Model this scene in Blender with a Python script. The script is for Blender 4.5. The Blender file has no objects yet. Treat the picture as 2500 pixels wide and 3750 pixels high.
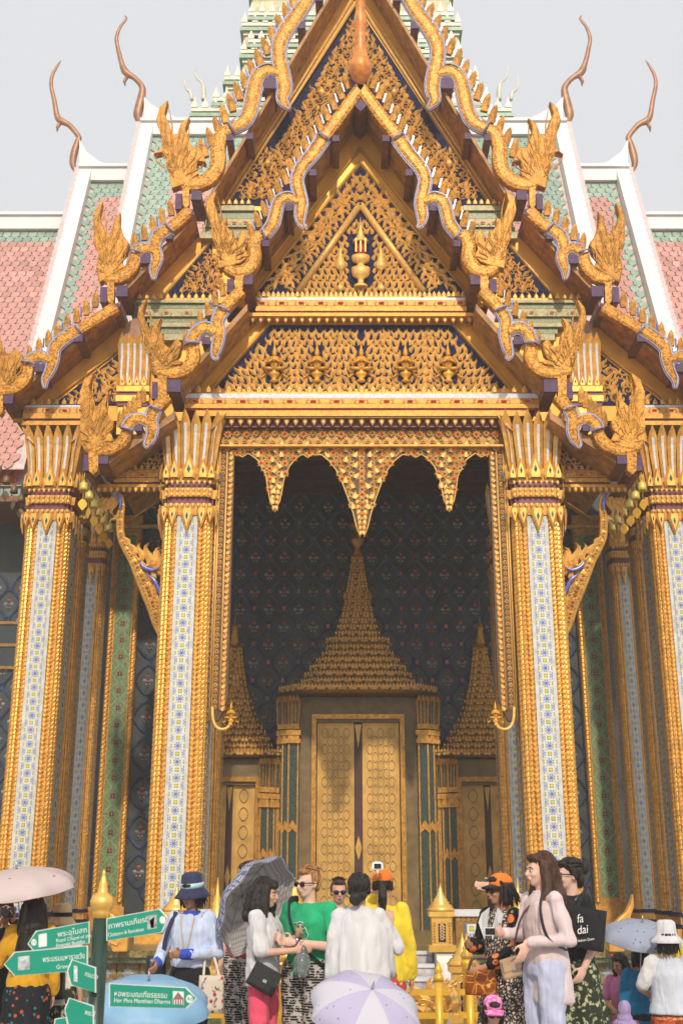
import bpy, bmesh, math, random
from mathutils import Vector, Matrix, Euler
random.seed(7)
PI = math.pi
R = math.radians
sc = bpy.context.scene
COL = sc.collection

# ------------------------------------------------------------------ camera
CAM = Vector((-0.40, 0.0, 2.05))
PITCH = R(17.8)
FPX = 4295.0            # focal length in pixels of the 2500 x 3750 frame
cam_d = bpy.data.cameras.new('camera')
cam_d.sensor_fit = 'VERTICAL'; cam_d.sensor_height = 36.0
cam_d.sensor_width = 24.0
cam_d.lens = FPX / 3750.0 * 36.0
cam_d.clip_start = 0.1; cam_d.clip_end = 2000
cam_d.dof.use_dof = True; cam_d.dof.focus_distance = 14.0; cam_d.dof.aperture_fstop = 4.0
cam = bpy.data.objects.new('camera', cam_d); COL.objects.link(cam)
cam.location = CAM; cam.rotation_euler = (PI / 2 + PITCH, 0, 0)
sc.camera = cam

# ------------------------------------------------------------------ sky and sun
SUN_EL, SUN_AZ = R(35), R(4)      # azimuth seen from the camera, positive = to its right, behind it
wd = bpy.data.worlds.new('World'); sc.world = wd; wd.use_nodes = True
nt = wd.node_tree; nt.nodes.clear()
sky = nt.nodes.new('ShaderNodeTexSky'); sky.sky_type = 'NISHITA'; sky.sun_disc = False
sky.sun_elevation = SUN_EL
# sun stands behind the camera (towards -Y) and to its right
sx, sy = math.sin(SUN_AZ), -math.cos(SUN_AZ)
sky.sun_rotation = math.atan2(sx, sy)
sky.air_density = 1.0; sky.dust_density = 4.0; sky.ozone_density = 1.0
hs = nt.nodes.new('ShaderNodeHueSaturation'); hs.inputs['Saturation'].default_value = 0.22
hs.inputs['Value'].default_value = 1.0
mxs = nt.nodes.new('ShaderNodeMix'); mxs.data_type = 'RGBA'
mxs.inputs[0].default_value = 0.8
mxs.inputs[7].default_value = (5.75, 5.9, 6.2, 1)     # the even white haze of a hot hazy noon
bg = nt.nodes.new('ShaderNodeBackground'); bg.inputs['Strength'].default_value = 0.135
wo = nt.nodes.new('ShaderNodeOutputWorld')
nt.links.new(sky.outputs[0], hs.inputs['Color']); nt.links.new(hs.outputs[0], mxs.inputs[6])
nt.links.new(mxs.outputs[2], bg.inputs['Color']); nt.links.new(bg.outputs[0], wo.inputs[0])
sun_d = bpy.data.lights.new('sun', 'SUN'); sun_d.energy = 2.75; sun_d.angle = R(1.5); sun_d.color = (1.0, 0.89, 0.72)
sun = bpy.data.objects.new('sun', sun_d); COL.objects.link(sun)
sdir = Vector((sx * math.cos(SUN_EL), sy * math.cos(SUN_EL), math.sin(SUN_EL)))
sun.rotation_euler = sdir.to_track_quat('Z', 'Y').to_euler()
sun.location = (-6, -10, 30)
vs = sc.view_settings
vs.view_transform = 'Standard'; vs.look = 'None'; vs.exposure = 0.26; vs.gamma = 1.0; vs.use_curve_mapping = False
sc.cycles.max_bounces = 6; sc.cycles.diffuse_bounces = 3; sc.cycles.glossy_bounces = 3
sc.cycles.transmission_bounces = 4; sc.cycles.transparent_max_bounces = 6
sc.cycles.caustics_reflective = False; sc.cycles.caustics_refractive = False
sc.cycles.sample_clamp_indirect = 4.0

# ------------------------------------------------------------------ frame pixel -> place
CP, SP = math.cos(PITCH), math.sin(PITCH)
def W(u, v, Y):
    """the point on the upright plane at distance Y that pixel (u, v) of the 2500 x 3750 frame shows"""
    xc = (u - 1250.0) / FPX; yc = (1875.0 - v) / FPX
    t = Y / (CP - yc * SP)
    return Vector((CAM.x + xc * t, Y, CAM.z + t * (SP + yc * CP)))
def WX(u, v, Y): return W(u, v, Y).x
def WZ(v, Y): return W(1250, v, Y).z
def PXM(v, Y):           # metres per frame pixel on that plane
    return Y / (CP - (1875.0 - v) / FPX * SP) / FPX

# ------------------------------------------------------------------ materials
MATS = {}
def mat(name, col, metal=0.0, rough=0.5, var=0.18, scale=6.0, bump=0.0, bscale=40.0, spec=0.5, col2=None,
        mosaic=0.0, mscale=45.0, rand=0.0, trans=0.0, sheen=0.0, emit=0.0, bdist=0.01):
    m = bpy.data.materials.new(name); m.use_nodes = True; MATS[name] = m
    n = m.node_tree.nodes; l = m.node_tree.links; b = n['Principled BSDF']
    b.inputs['Metallic'].default_value = metal; b.inputs['Roughness'].default_value = rough
    b.inputs['Specular IOR Level'].default_value = spec
    if sheen: b.inputs['Sheen Weight'].default_value = sheen
    geo = n.new('ShaderNodeNewGeometry')
    nz = n.new('ShaderNodeTexNoise'); nz.inputs['Scale'].default_value = scale; nz.inputs['Detail'].default_value = 5
    l.new(geo.outputs['Position'], nz.inputs['Vector'])
    mr = n.new('ShaderNodeMapRange'); mr.inputs[1].default_value = 0.3; mr.inputs[2].default_value = 0.7
    l.new(nz.outputs['Fac'], mr.inputs[0])
    mx = n.new('ShaderNodeMix'); mx.data_type = 'RGBA'
    a = [c * (1 - var) for c in col]; c2 = col2 or [min(c * (1 + var), 1) for c in col]
    mx.inputs[6].default_value = (*a, 1); mx.inputs[7].default_value = (*c2, 1)
    l.new(mr.outputs[0], mx.inputs[0]); out = mx.outputs[2]
    hgt = None
    if mosaic:
        vo = n.new('ShaderNodeTexVoronoi'); vo.inputs['Scale'].default_value = mscale
        l.new(geo.outputs['Position'], vo.inputs['Vector'])
        sep = n.new('ShaderNodeSeparateColor'); l.new(vo.outputs['Color'], sep.inputs[0])
        m2 = n.new('ShaderNodeMapRange'); m2.inputs[3].default_value = 1 - mosaic; m2.inputs[4].default_value = 1 + mosaic
        l.new(sep.outputs[0], m2.inputs[0])
        mm = n.new('ShaderNodeMix'); mm.data_type = 'RGBA'; mm.blend_type = 'MULTIPLY'; mm.inputs[0].default_value = 1
        l.new(out, mm.inputs[6]); l.new(m2.outputs[0], mm.inputs[7]); out = mm.outputs[2]
        hgt = sep.outputs[1]
    if rand:
        oi = n.new('ShaderNodeObjectInfo')
        m3 = n.new('ShaderNodeMapRange'); m3.inputs[3].default_value = 1 - rand; m3.inputs[4].default_value = 1 + rand
        l.new(oi.outputs['Random'], m3.inputs[0])
        mm = n.new('ShaderNodeMix'); mm.data_type = 'RGBA'; mm.blend_type = 'MULTIPLY'; mm.inputs[0].default_value = 1
        l.new(out, mm.inputs[6]); l.new(m3.outputs[0], mm.inputs[7]); out = mm.outputs[2]
    l.new(out, b.inputs['Base Color'])
    if bump or mosaic:
        bp = n.new('ShaderNodeBump'); bp.inputs['Strength'].default_value = bump or 0.35; bp.inputs['Distance'].default_value = bdist
        if hgt is not None: l.new(hgt, bp.inputs['Height'])
        else:
            n2 = n.new('ShaderNodeTexNoise'); n2.inputs['Scale'].default_value = bscale; n2.inputs['Detail'].default_value = 4
            l.new(geo.outputs['Position'], n2.inputs['Vector']); l.new(n2.outputs['Fac'], bp.inputs['Height'])
        l.new(bp.outputs[0], b.inputs['Normal'])
    if trans: b.inputs['Transmission Weight'].default_value = trans
    if emit:
        l.new(out, b.inputs['Emission Color']); b.inputs['Emission Strength'].default_value = emit
    return m
def M(name): return MATS[name]

def pattern_mat(name, base, spots, rough=0.8, squash=(1, 1, 1), detail=3.0, sheer=0.0):
    """cloth print: base colour with one or two shapes of other colours; spots = list of (colour, scale, lo, hi)"""
    m = bpy.data.materials.new(name); m.use_nodes = True; MATS[name] = m
    n = m.node_tree.nodes; l = m.node_tree.links; b = n['Principled BSDF']
    b.inputs['Roughness'].default_value = rough; b.inputs['Specular IOR Level'].default_value = 0.2
    tc = n.new('ShaderNodeTexCoord'); mp = n.new('ShaderNodeMapping'); mp.inputs['Scale'].default_value = squash
    l.new(tc.outputs['Object'], mp.inputs[0])
    out = None
    rgb = n.new('ShaderNodeRGB'); rgb.outputs[0].default_value = (*base, 1); out = rgb.outputs[0]
    for i, (c, s, a, z, k) in enumerate(spots):
        if k == 'noise':
            t = n.new('ShaderNodeTexNoise'); t.inputs['Scale'].default_value = s; t.inputs['Detail'].default_value = detail; o = t.outputs['Fac']
        elif k == 'wave':
            t = n.new('ShaderNodeTexWave'); t.inputs['Scale'].default_value = s; t.bands_direction = 'Z'; t.inputs['Distortion'].default_value = 0.4; o = t.outputs['Fac']
        elif k == 'wavex':
            t = n.new('ShaderNodeTexWave'); t.inputs['Scale'].default_value = s; t.bands_direction = 'X'; t.inputs['Distortion'].default_value = 0.2; o = t.outputs['Fac']
        elif k == 'edge':
            t = n.new('ShaderNodeTexVoronoi'); t.feature = 'DISTANCE_TO_EDGE'; t.inputs['Scale'].default_value = s; o = t.outputs['Distance']
        else:
            t = n.new('ShaderNodeTexVoronoi'); t.inputs['Scale'].default_value = s; o = t.outputs['Distance']
        off = n.new('ShaderNodeVectorMath'); off.operation = 'ADD'; off.inputs[1].default_value = (i * 3.7, i * 1.3, i * 2.1)
        l.new(mp.outputs[0], off.inputs[0]); l.new(off.outputs[0], t.inputs['Vector'])
        mr = n.new('ShaderNodeMapRange'); mr.inputs[1].default_value = a; mr.inputs[2].default_value = z
        l.new(o, mr.inputs[0])
        mx = n.new('ShaderNodeMix'); mx.data_type = 'RGBA'
        l.new(mr.outputs[0], mx.inputs[0]); l.new(out, mx.inputs[6]); mx.inputs[7].default_value = (*c, 1); out = mx.outputs[2]
    l.new(out, b.inputs['Base Color'])
    if sheer:                       # thin cloth lets light through
        tr = n.new('ShaderNodeBsdfTranslucent'); ms = n.new('ShaderNodeMixShader'); ms.inputs[0].default_value = sheer
        l.new(out, tr.inputs['Color']); l.new(b.outputs[0], ms.inputs[1]); l.new(tr.outputs[0], ms.inputs[2]); l.new(ms.outputs[0], n['Material Output'].inputs['Surface'])
    return m

mat('gold', (0.78, 0.395, 0.078), spec=0.3, metal=0.4, rough=0.36, var=0.22, scale=9, bump=0.25, bscale=70, rand=0.1)
mat('gold_cornice', (0.64, 0.305, 0.06), spec=0.25, metal=0.3, rough=0.45, var=0.25, scale=14, bump=0.5, bscale=55)
mat('gold_relief', (0.82, 0.46, 0.12), spec=0.25, metal=0.2, rough=0.40, var=0.16, scale=14, bump=0.15, bscale=90, rand=0.14)
mat('gold_plank', (0.74, 0.35, 0.045), spec=0.3, metal=0.25, rough=0.42, var=0.2, scale=1.6, bump=0.08, bscale=12)
mat('gold_mosaic', (0.52, 0.225, 0.03), spec=0.2, metal=0.15, rough=0.4, var=0.25, scale=5, mosaic=0.6, mscale=38, bump=0.35, rand=0.06)
mat('gold_leafblade', (0.48, 0.22, 0.035), spec=0.2, metal=0.2, rough=0.45, var=0.3, scale=6, mosaic=0.4, mscale=45, bump=0.3, rand=0.15)
mat('gold_rope', (0.71, 0.35, 0.068), spec=0.35, metal=0.5, rough=0.3, var=0.25, scale=10, mosaic=0.25, mscale=70, bump=0.25)
mat('gold_dark', (0.30, 0.155, 0.035), metal=0.5, rough=0.45, var=0.3, scale=10, bump=0.3)
mat('gold_spire', (0.50, 0.235, 0.035), metal=0.55, rough=0.38, var=0.35, scale=14, bump=0.3, bscale=60)
mat('gold_paint', (0.78, 0.44, 0.04), metal=0.25, rough=0.35, var=0.1)
mat('gold_statue', (0.86, 0.52, 0.12), metal=0.6, rough=0.3, var=0.15, bump=0.1)
mat('door_gold', (0.62, 0.35, 0.085), metal=0.35, rough=0.45, var=0.25, scale=3, bump=0.15, bscale=30)
mat('door_line', (0.10, 0.065, 0.03), rough=0.6)
mat('stone_frame', (0.20, 0.13, 0.05), rough=0.6, var=0.3, scale=4, bump=0.2)
mat('wood_soffit', (0.42, 0.19, 0.04), rough=0.55, var=0.45, scale=5, bump=0.2)
mat('wood_purlin', (0.20, 0.075, 0.028), rough=0.5, var=0.4, scale=7)
mat('purple', (0.10, 0.048, 0.105), rough=0.55, spec=0.25, var=0.25, scale=9)
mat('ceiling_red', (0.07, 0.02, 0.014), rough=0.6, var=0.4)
mat('white_glass', (0.68, 0.69, 0.74), rough=0.16, var=0.12, scale=30, mosaic=0.12, mscale=60)
mat('blue_glass', (0.10, 0.11, 0.42), rough=0.2, var=0.3, scale=20)
mat('edge_glass', (0.50, 0.49, 0.58), rough=0.25, var=0.2, scale=30)
mat('lilac_glass', (0.30, 0.29, 0.52), rough=0.2, var=0.25, scale=20)
mat('blue_panel', (0.016, 0.017, 0.06), rough=0.75, spec=0.15, var=0.5, scale=8, mosaic=0.4, mscale=40)
mat('teal_gem', (0.02, 0.16, 0.20), rough=0.12, var=0.3, scale=30)
mat('red_gem', (0.55, 0.035, 0.02), rough=0.25, var=0.2)
mat('maroon', (0.18, 0.022, 0.035), rough=0.4, var=0.25)
mat('tile_white', (0.64, 0.67, 0.73), rough=0.18, var=0.05, rand=0.05)
mat('tile_blue', (0.12, 0.18, 0.40), rough=0.25, var=0.15)
mat('tile_cream', (0.74, 0.66, 0.50), rough=0.25, var=0.08)
mat('tile_yellow', (0.58, 0.50, 0.12), rough=0.22, var=0.15)
mat('tile_green', (0.10, 0.32, 0.08), rough=0.22, var=0.2)
mat('grout', (0.60, 0.58, 0.55), rough=0.7)
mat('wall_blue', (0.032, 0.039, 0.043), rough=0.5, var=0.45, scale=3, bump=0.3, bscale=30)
mat('wall_lattice', (0.052, 0.075, 0.135), rough=0.38, var=0.45, scale=2.5)
mat('flower_pink', (0.42, 0.12, 0.10), rough=0.4, var=0.35, rand=0.25)
mat('flower_pale', (0.30, 0.32, 0.34), rough=0.3, var=0.3, rand=0.2)
mat('flower_leaf', (0.10, 0.16, 0.07), rough=0.5, var=0.3)
mat('panel_green', (0.22, 0.25, 0.11), rough=0.4, var=0.35, scale=18, mosaic=0.3, mscale=55)
mat('line_green', (0.20, 0.44, 0.22), rough=0.35, var=0.2)
mat('mosaic_green', (0.035, 0.06, 0.042), rough=0.25, var=0.5, scale=30, mosaic=0.6, mscale=60)
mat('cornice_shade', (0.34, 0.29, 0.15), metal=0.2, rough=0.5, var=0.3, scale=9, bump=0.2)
mat('pink_stone', (0.42, 0.22, 0.15), rough=0.7, var=0.25, scale=5, bump=0.3)
mat('roof_red', (0.60, 0.30, 0.25), rough=0.22, var=0.15, rand=0.2)
mat('roof_orange', (0.62, 0.15, 0.045), rough=0.25, var=0.15, rand=0.2)
mat('roof_green', (0.30, 0.41, 0.33), rough=0.22, var=0.2, rand=0.2)
mat('roof_under', (0.16, 0.045, 0.03), rough=0.7)
mat('roof_mortar', (0.62, 0.50, 0.46), rough=0.6)
mat('white_plaster', (0.74, 0.73, 0.72), rough=0.5, var=0.06, scale=1.2)
mat('plaster_pink', (0.62, 0.50, 0.50), rough=0.5, var=0.1)
mat('chofa', (0.34, 0.165, 0.085), metal=0.25, rough=0.45, var=0.25)
mat('chofa_orange', (0.72, 0.24, 0.04), metal=0.15, rough=0.42, var=0.3, scale=9, bump=0.2)
mat('prang_cream', (0.50, 0.47, 0.27), rough=0.5, var=0.25, scale=2.5, bump=0.2, bscale=10)
mat('prang_green', (0.17, 0.29, 0.17), rough=0.4, var=0.35, scale=5)
mat('prang_white', (0.66, 0.62, 0.46), rough=0.4, var=0.15, scale=4)
mat('base_tile', (0.20, 0.155, 0.055), rough=0.35, var=0.5, scale=16, mosaic=0.4, mscale=35)
mat('base_green', (0.10, 0.13, 0.05), rough=0.35, var=0.5, scale=14, mosaic=0.4, mscale=35)
mat('marble', (0.62, 0.62, 0.64), rough=0.3, var=0.06, scale=3, col2=(0.70, 0.69, 0.70))
mat('marble_red', (0.50, 0.42, 0.42), rough=0.3, var=0.5, scale=5, col2=(0.66, 0.64, 0.66))
mat('paving', (0.36, 0.33, 0.30), rough=0.8, var=0.2, scale=2, bump=0.2)
mat('dark_glass', (0.035, 0.045, 0.05), rough=0.1, var=0.1)
mat('bell_yellow', (0.66, 0.50, 0.10), metal=0.3, rough=0.45, var=0.15)
mat('bell_leaf', (0.80, 0.42, 0.04), metal=0.4, rough=0.35, var=0.1)
mat('bell_old', (0.17, 0.10, 0.05), metal=0.4, rough=0.5, var=0.3)
mat('steel_line', (0.45, 0.42, 0.38), metal=0.8, rough=0.4)

# ------------------------------------------------------------------ mesh builder
class MB:
    def __init__(s): s.v = []; s.f = []; s.mi = []; s.sm = []
    def add(s, vs, fs, m=0, smooth=False):
        o = len(s.v); s.v += [tuple(p) for p in vs]
        for f in fs: s.f.append(tuple(i + o for i in f)); s.mi.append(m); s.sm.append(smooth)
        return s
    def box(s, x0, x1, y0, y1, z0, z1, m=0):
        vs = [(x, y, z) for z in (z0, z1) for y in (y0, y1) for x in (x0, x1)]
        return s.add(vs, [(0, 2, 3, 1), (4, 5, 7, 6), (0, 1, 5, 4), (2, 6, 7, 3), (0, 4, 6, 2), (1, 3, 7, 5)], m)
    def cbox(s, c, h, m=0, rot=None):
        vs = []
        for z in (-1, 1):
            for y in (-1, 1):
                for x in (-1, 1):
                    p = Vector((x * h[0], y * h[1], z * h[2]))
                    if rot: p = rot @ p
                    vs.append(p + Vector(c))
        return s.add(vs, [(0, 2, 3, 1), (4, 5, 7, 6), (0, 1, 5, 4), (2, 6, 7, 3), (0, 4, 6, 2), (1, 3, 7, 5)], m)
    def prism(s, pts, y0, y1, m=0, inset=0.0, raise_=0.0):
        """closed outline pts [(x, z)] pushed from y0 (front) to y1 (back)"""
        a = sum(p[0] * q[1] - q[0] * p[1] for p, q in zip(pts, pts[1:] + pts[:1]))
        if a < 0: pts = pts[::-1]
        n = len(pts)
        fr = [(x, y0, z) for x, z in pts]; bk = [(x, y1, z) for x, z in pts]
        o = len(s.v)
        s.v += fr + bk
        for i in range(n):
            j = (i + 1) % n
            s.f.append((o + i, o + n + i, o + n + j, o + j)); s.mi.append(m); s.sm.append(False)
        from mathutils.geometry import tessellate_polygon
        tri = tessellate_polygon([[Vector((x, z, 0)) for x, z in pts]])
        for t in tri:
            p, q, r_ = (pts[k] for k in t)
            ar = (q[0] - p[0]) * (r_[1] - p[1]) - (q[1] - p[1]) * (r_[0] - p[0])
            if ar < 0: t = (t[0], t[2], t[1])
            s.f.append((o + t[0], o + t[1], o + t[2])); s.mi.append(m); s.sm.append(False)
            s.f.append((o + n + t[0], o + n + t[2], o + n + t[1])); s.mi.append(m); s.sm.append(False)
        return s
    def tube(s, pts, radii, seg=8, m=0, caps=True, flat=None, smooth=True, up=None):
        """round (or flattened) bar through pts; flat = (scale across, scale along up)"""
        pts = [Vector(p) for p in pts]; n = len(pts); o = len(s.v)
        if not hasattr(radii, '__len__'): radii = [radii] * n
        prev = None
        for i, p in enumerate(pts):
            d = (pts[min(i + 1, n - 1)] - pts[max(i - 1, 0)])
            d = d.normalized() if d.length > 1e-9 else Vector((0, 0, 1))
            ref = Vector(up) if up else (Vector((0, 1, 0)) if abs(d.y) < 0.9 else Vector((1, 0, 0)))
            if prev is not None and not up:
                a = prev - d * prev.dot(d)
                a = a.normalized() if a.length > 1e-6 else d.cross(ref).normalized()
            else: a = d.cross(ref).normalized()
            b = d.cross(a).normalized(); prev = a
            fa, fb = flat or (1, 1)
            for k in range(seg):
                t = 2 * PI * k / seg
                s.v.append(tuple(p + a * (math.cos(t) * radii[i] * fa) + b * (math.sin(t) * radii[i] * fb)))
        for i in range(n - 1):
            for k in range(seg):
                k2 = (k + 1) % seg
                s.f.append((o + i * seg + k, o + i * seg + k2, o + (i + 1) * seg + k2, o + (i + 1) * seg + k)); s.mi.append(m); s.sm.append(smooth)
        if caps:
            s.f.append(tuple(o + k for k in range(seg))[::-1]); s.mi.append(m); s.sm.append(False)
            s.f.append(tuple(o + (n - 1) * seg + k for k in range(seg))); s.mi.append(m); s.sm.append(False)
        return s
    def lathe(s, prof, c=(0, 0, 0), seg=12, m=0, smooth=True, squash=(1, 1)):
        o = len(s.v); n = len(prof)
        for r, z in prof:
            for k in range(seg):
                t = 2 * PI * k / seg
                s.v.append((c[0] + r * math.cos(t) * squash[0], c[1] + r * math.sin(t) * squash[1], c[2] + z))
        for i in range(n - 1):
            for k in range(seg):
                k2 = (k + 1) % seg
                s.f.append((o + i * seg + k, o + i * seg + k2, o + (i + 1) * seg + k2, o + (i + 1) * seg + k)); s.mi.append(m); s.sm.append(smooth)
        s.f.append(tuple(o + k for k in range(seg))[::-1]); s.mi.append(m); s.sm.append(False)
        s.f.append(tuple(o + (n - 1) * seg + k for k in range(seg))); s.mi.append(m); s.sm.append(False)
        return s
    def ell(s, c, r, rot=None, seg=12, rings=8, m=0):
        o = len(s.v); c = Vector(c)
        for i in range(1, rings):
            ph = PI * i / rings
            for k in range(seg):
                t = 2 * PI * k / seg
                p = Vector((r[0] * math.sin(ph) * math.cos(t), r[1] * math.sin(ph) * math.sin(t), r[2] * math.cos(ph)))
                if rot: p = rot @ p
                s.v.append(tuple(c + p))
        tp = Vector((0, 0, r[2])); bt = Vector((0, 0, -r[2]))
        if rot: tp = rot @ tp; bt = rot @ bt
        it = len(s.v); s.v.append(tuple(c + tp)); ib = len(s.v); s.v.append(tuple(c + bt))
        for k in range(seg):
            k2 = (k + 1) % seg
            s.f.append((it, o + k, o + k2)); s.mi.append(m); s.sm.append(True)
            e = o + (rings - 2) * seg
            s.f.append((ib, e + k2, e + k)); s.mi.append(m); s.sm.append(True)
        for i in range(rings - 2):
            for k in range(seg):
                k2 = (k + 1) % seg
                s.f.append((o + i * seg + k, o + (i + 1) * seg + k, o + (i + 1) * seg + k2, o + i * seg + k2)); s.mi.append(m); s.sm.append(True)
        return s
    def mesh(s, name, mats):
        me = bpy.data.meshes.new(name); me.from_pydata(s.v, [], s.f)
        if isinstance(mats, str): mats = [mats]
        for k in mats: me.materials.append(M(k))
        me.polygons.foreach_set('material_index', s.mi); me.polygons.foreach_set('use_smooth', s.sm)
        me.update(); return me
    def build(s, name, mats, parent=None, mods=None):
        return link(name, s.mesh(name, mats), parent)

def link(name, me, parent=None, loc=None, rot=None, scale=None):
    o = bpy.data.objects.new(name, me); COL.objects.link(o)
    if parent is not None:
        o.parent = parent
        if parent.type == 'EMPTY' and parent.parent is None:
            o.matrix_parent_inverse = PINV[parent.name]
    if loc is not None: o.location = loc
    if rot is not None: o.rotation_euler = rot
    if scale is not None: o.scale = scale if hasattr(scale, '__len__') else (scale,) * 3
    return o
PINV = {}
def thing(name, label, cat, loc=(0, 0, 0), group=None):
    """an Empty at the thing's base; its parts are built in place coordinates"""
    o = bpy.data.objects.new(name, None); COL.objects.link(o); o.location = loc; o.empty_display_size = 0.1
    PINV[o.name] = Matrix.Translation(Vector(loc)).inverted()
    return tag(o, label, cat, group)
def tag(o, label=None, cat=None, group=None, kind=None):
    if label: o['label'] = label
    if cat: o['category'] = cat
    if group: o['group'] = group
    if kind: o['kind'] = kind
    return o
def mir(pts): return [(-x, z) for x, z in pts]
def smooth_path(pts, k=4):
    """Catmull-Rom through pts (tuples of any length)"""
    out = []; n = len(pts)
    for i in range(n - 1):
        p0, p1, p2, p3 = pts[max(i - 1, 0)], pts[i], pts[i + 1], pts[min(i + 2, n - 1)]
        for j in range(k):
            t = j / k
            out.append(tuple(0.5 * (2 * b + (c - a) * t + (2 * a - 5 * b + 4 * c - d) * t * t + (3 * b - a - 3 * c + d) * t ** 3)
                             for a, b, c, d in zip(p0, p1, p2, p3)))
    out.append(tuple(pts[-1])); return out
def inside(p, poly):
    x, y = p; r = False; n = len(poly)
    for i in range(n):
        x1, y1 = poly[i]; x2, y2 = poly[(i + 1) % n]
        if (y1 > y) != (y2 > y) and x < (x2 - x1) * (y - y1) / (y2 - y1) + x1: r = not r
    return r
# ------------------------------------------------------------------ ground
def sheet(name, x0, x1, y0, y1, z, m, t=0.0):
    b = MB()
    if t: b.box(x0, x1, y0, y1, z - t, z)
    else: b.add([(x0, y0, z), (x1, y0, z), (x1, y1, z), (x0, y1, z)], [(0, 1, 2, 3)])
    o = b.build(name, m); o['kind'] = 'structure'; return o
sheet('ground', -120, 120, -60, 160, 0.0, 'paving')

# ------------------------------------------------------------------ zoomed-crop readings -> frame pixels
def C1(x, y): return (500 + x / 1.742, y / 1.742)
def C2(x, y): return (x / 1.742, 700 + y / 1.742)
def C3(x, y): return (700 + x / 2.24, 250 + y / 2.24)
def C8(x, y): return (x / 1.742, y / 1.742)
def C9(x, y): return (x / 1.206, 900 + y / 1.206)
def C10(x, y): return (x / 2.24, 1400 + y / 2.24)
def C11(x, y): return (250 + x / 2.94, 1550 + y / 2.94)
def to2(pts, Y, s=1):
    out = []
    for u, v in pts:
        p = W(u, v, Y); out.append((p.x if s < 0 else -p.x, p.z))
    return out                      # s = -1: as read on the left; s = 1: its twin on the right

YA, YAT = 20.9, 21.8      # front porch: plane of the bargeboards, plane of the tympanum
YB, YBT = 23.3, 24.1      # the wider tier behind it
YW = 29.0                 # front wall of the hall

TEMPLE = thing('temple', 'gilded temple hall with stacked gables, tiled columns and tall carved doors', 'temple', (0, 25, 0))

# ------------------------------------------------------------------ small carved pieces
def ridge_blade(b, path, widths, depth, m=0, y0=0.0):
    n = len(path); o = len(b.v)
    for i, (x, z) in enumerate(path):
        ax, az = path[max(i - 1, 0)]; bx, bz = path[min(i + 1, n - 1)]
        dx, dz = bx - ax, bz - az; L = math.hypot(dx, dz) or 1
        nx, nz = -dz / L, dx / L; w = widths[i] / 2
        b.v += [(x + nx * w, y0, z + nz * w), (x, y0 - depth * (0.35 + 0.65 * min(1, w / (max(widths) / 2))), z), (x - nx * w, y0, z - nz * w)]
    for i in range(n - 1):
        p = o + 3 * i
        b.f += [(p, p + 3, p + 4, p + 1), (p + 1, p + 4, p + 5, p + 2)]; b.mi += [m, m]; b.sm += [False, False]
def flame_mesh(name, mats='gold_relief', bend=0.16, w=0.34, side=True):
    b = MB(); n = 7
    path = [(bend * math.sin(2 * PI * (i / (n - 1)) * 0.95), i / (n - 1)) for i in range(n)]
    ridge_blade(b, path, [w * k for k in (0.25, 0.8, 1.0, 0.85, 0.62, 0.36, 0.03)], 0.16)
    if side: ridge_blade(b, [(0.02, 0.05), (-0.17, 0.22), (-0.25, 0.42)], [w * 0.5, w * 0.42, 0.02], 0.12)
    return b.mesh(name, mats)
def scroll_mesh(name, mats='gold_relief'):
    b = MB(); path, wd_ = [], []
    for i in range(13):
        t = i / 12; a = -PI / 2 + t * 2 * PI * 1.25; r = 0.46 * (1 - t * 0.82)
        path.append((r * math.cos(a), r * math.sin(a))); wd_.append(0.21 * (1 - 0.35 * t))
    ridge_blade(b, path, wd_, 0.12)
    for a, L in ((0.2, 0.5), (1.2, 0.55), (2.3, 0.5), (3.3, 0.42)):
        c, s_ = math.cos(a), math.sin(a); q = (math.cos(a + 1.0), math.sin(a + 1.0))
        p0 = (0.34 * c, 0.34 * s_); p1 = (0.52 * c + 0.1 * q[0], 0.52 * s_ + 0.1 * q[1]); p2 = (p1[0] + L * 0.55 * q[0] + 0.1 * c, p1[1] + L * 0.55 * q[1] + 0.1 * s_)
        ridge_blade(b, [p0, p1, p2], [0.16, 0.24, 0.01], 0.12)
    return b.mesh(name, mats)
def rosette_mesh(name, petals=8, mats=('gold_relief', 'red_gem'), inner=0.16):
    b = MB()
    for k in range(petals):
        a = 2 * PI * k / petals; h = PI / petals * 0.92
        L = 0.5 if k % 2 == 0 else 0.42
        vs_ = [(0, -0.04, 0), (0.3 * math.cos(a - h), 0, 0.3 * math.sin(a - h)), (L * math.cos(a), -0.02, L * math.sin(a)), (0.3 * math.cos(a + h), 0, 0.3 * math.sin(a + h)), (0.3 * math.cos(a), -0.13, 0.3 * math.sin(a))]
        b.add(vs_, [(0, 1, 4), (1, 2, 4), (2, 3, 4), (3, 0, 4)])
    o = [(inner * math.cos(2 * PI * k / 6), -0.1, inner * math.sin(2 * PI * k / 6)) for k in range(6)] + [(0, -0.2, 0)]
    b.add(o, [(k, (k + 1) % 6, 6) for k in range(6)], 1 if len(mats) > 1 else 0)
    return b.mesh(name, mats)
def petal_mesh(name, mats=('gold_relief', 'red_gem'), gem=True):
    """lotus petal, tip up, 1 high, about 0.62 wide, base at z = 0"""
    b = MB()
    out = [(-0.2, 0), (-0.31, 0.25), (-0.27, 0.5), (-0.1, 0.78), (0, 1.0), (0.1, 0.78), (0.27, 0.5), (0.31, 0.25), (0.2, 0)]
    vs_ = [(x, 0, z) for x, z in out] + [(x * 0.5, -0.16, 0.1 + z * 0.68) for x, z in out]
    n = len(out); fs = [(i, i + 1, n + i + 1, n + i) for i in range(n - 1)] + [tuple(range(n, 2 * n))]
    b.add(vs_, fs)
    if gem: b.add([(-0.08, -0.17, 0.36), (0, -0.17, 0.22), (0.08, -0.17, 0.36), (0, -0.17, 0.5), (0, -0.22, 0.36)], [(0, 1, 4), (1, 2, 4), (2, 3, 4), (3, 0, 4)], 1)
    return b.mesh(name, mats)
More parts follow.
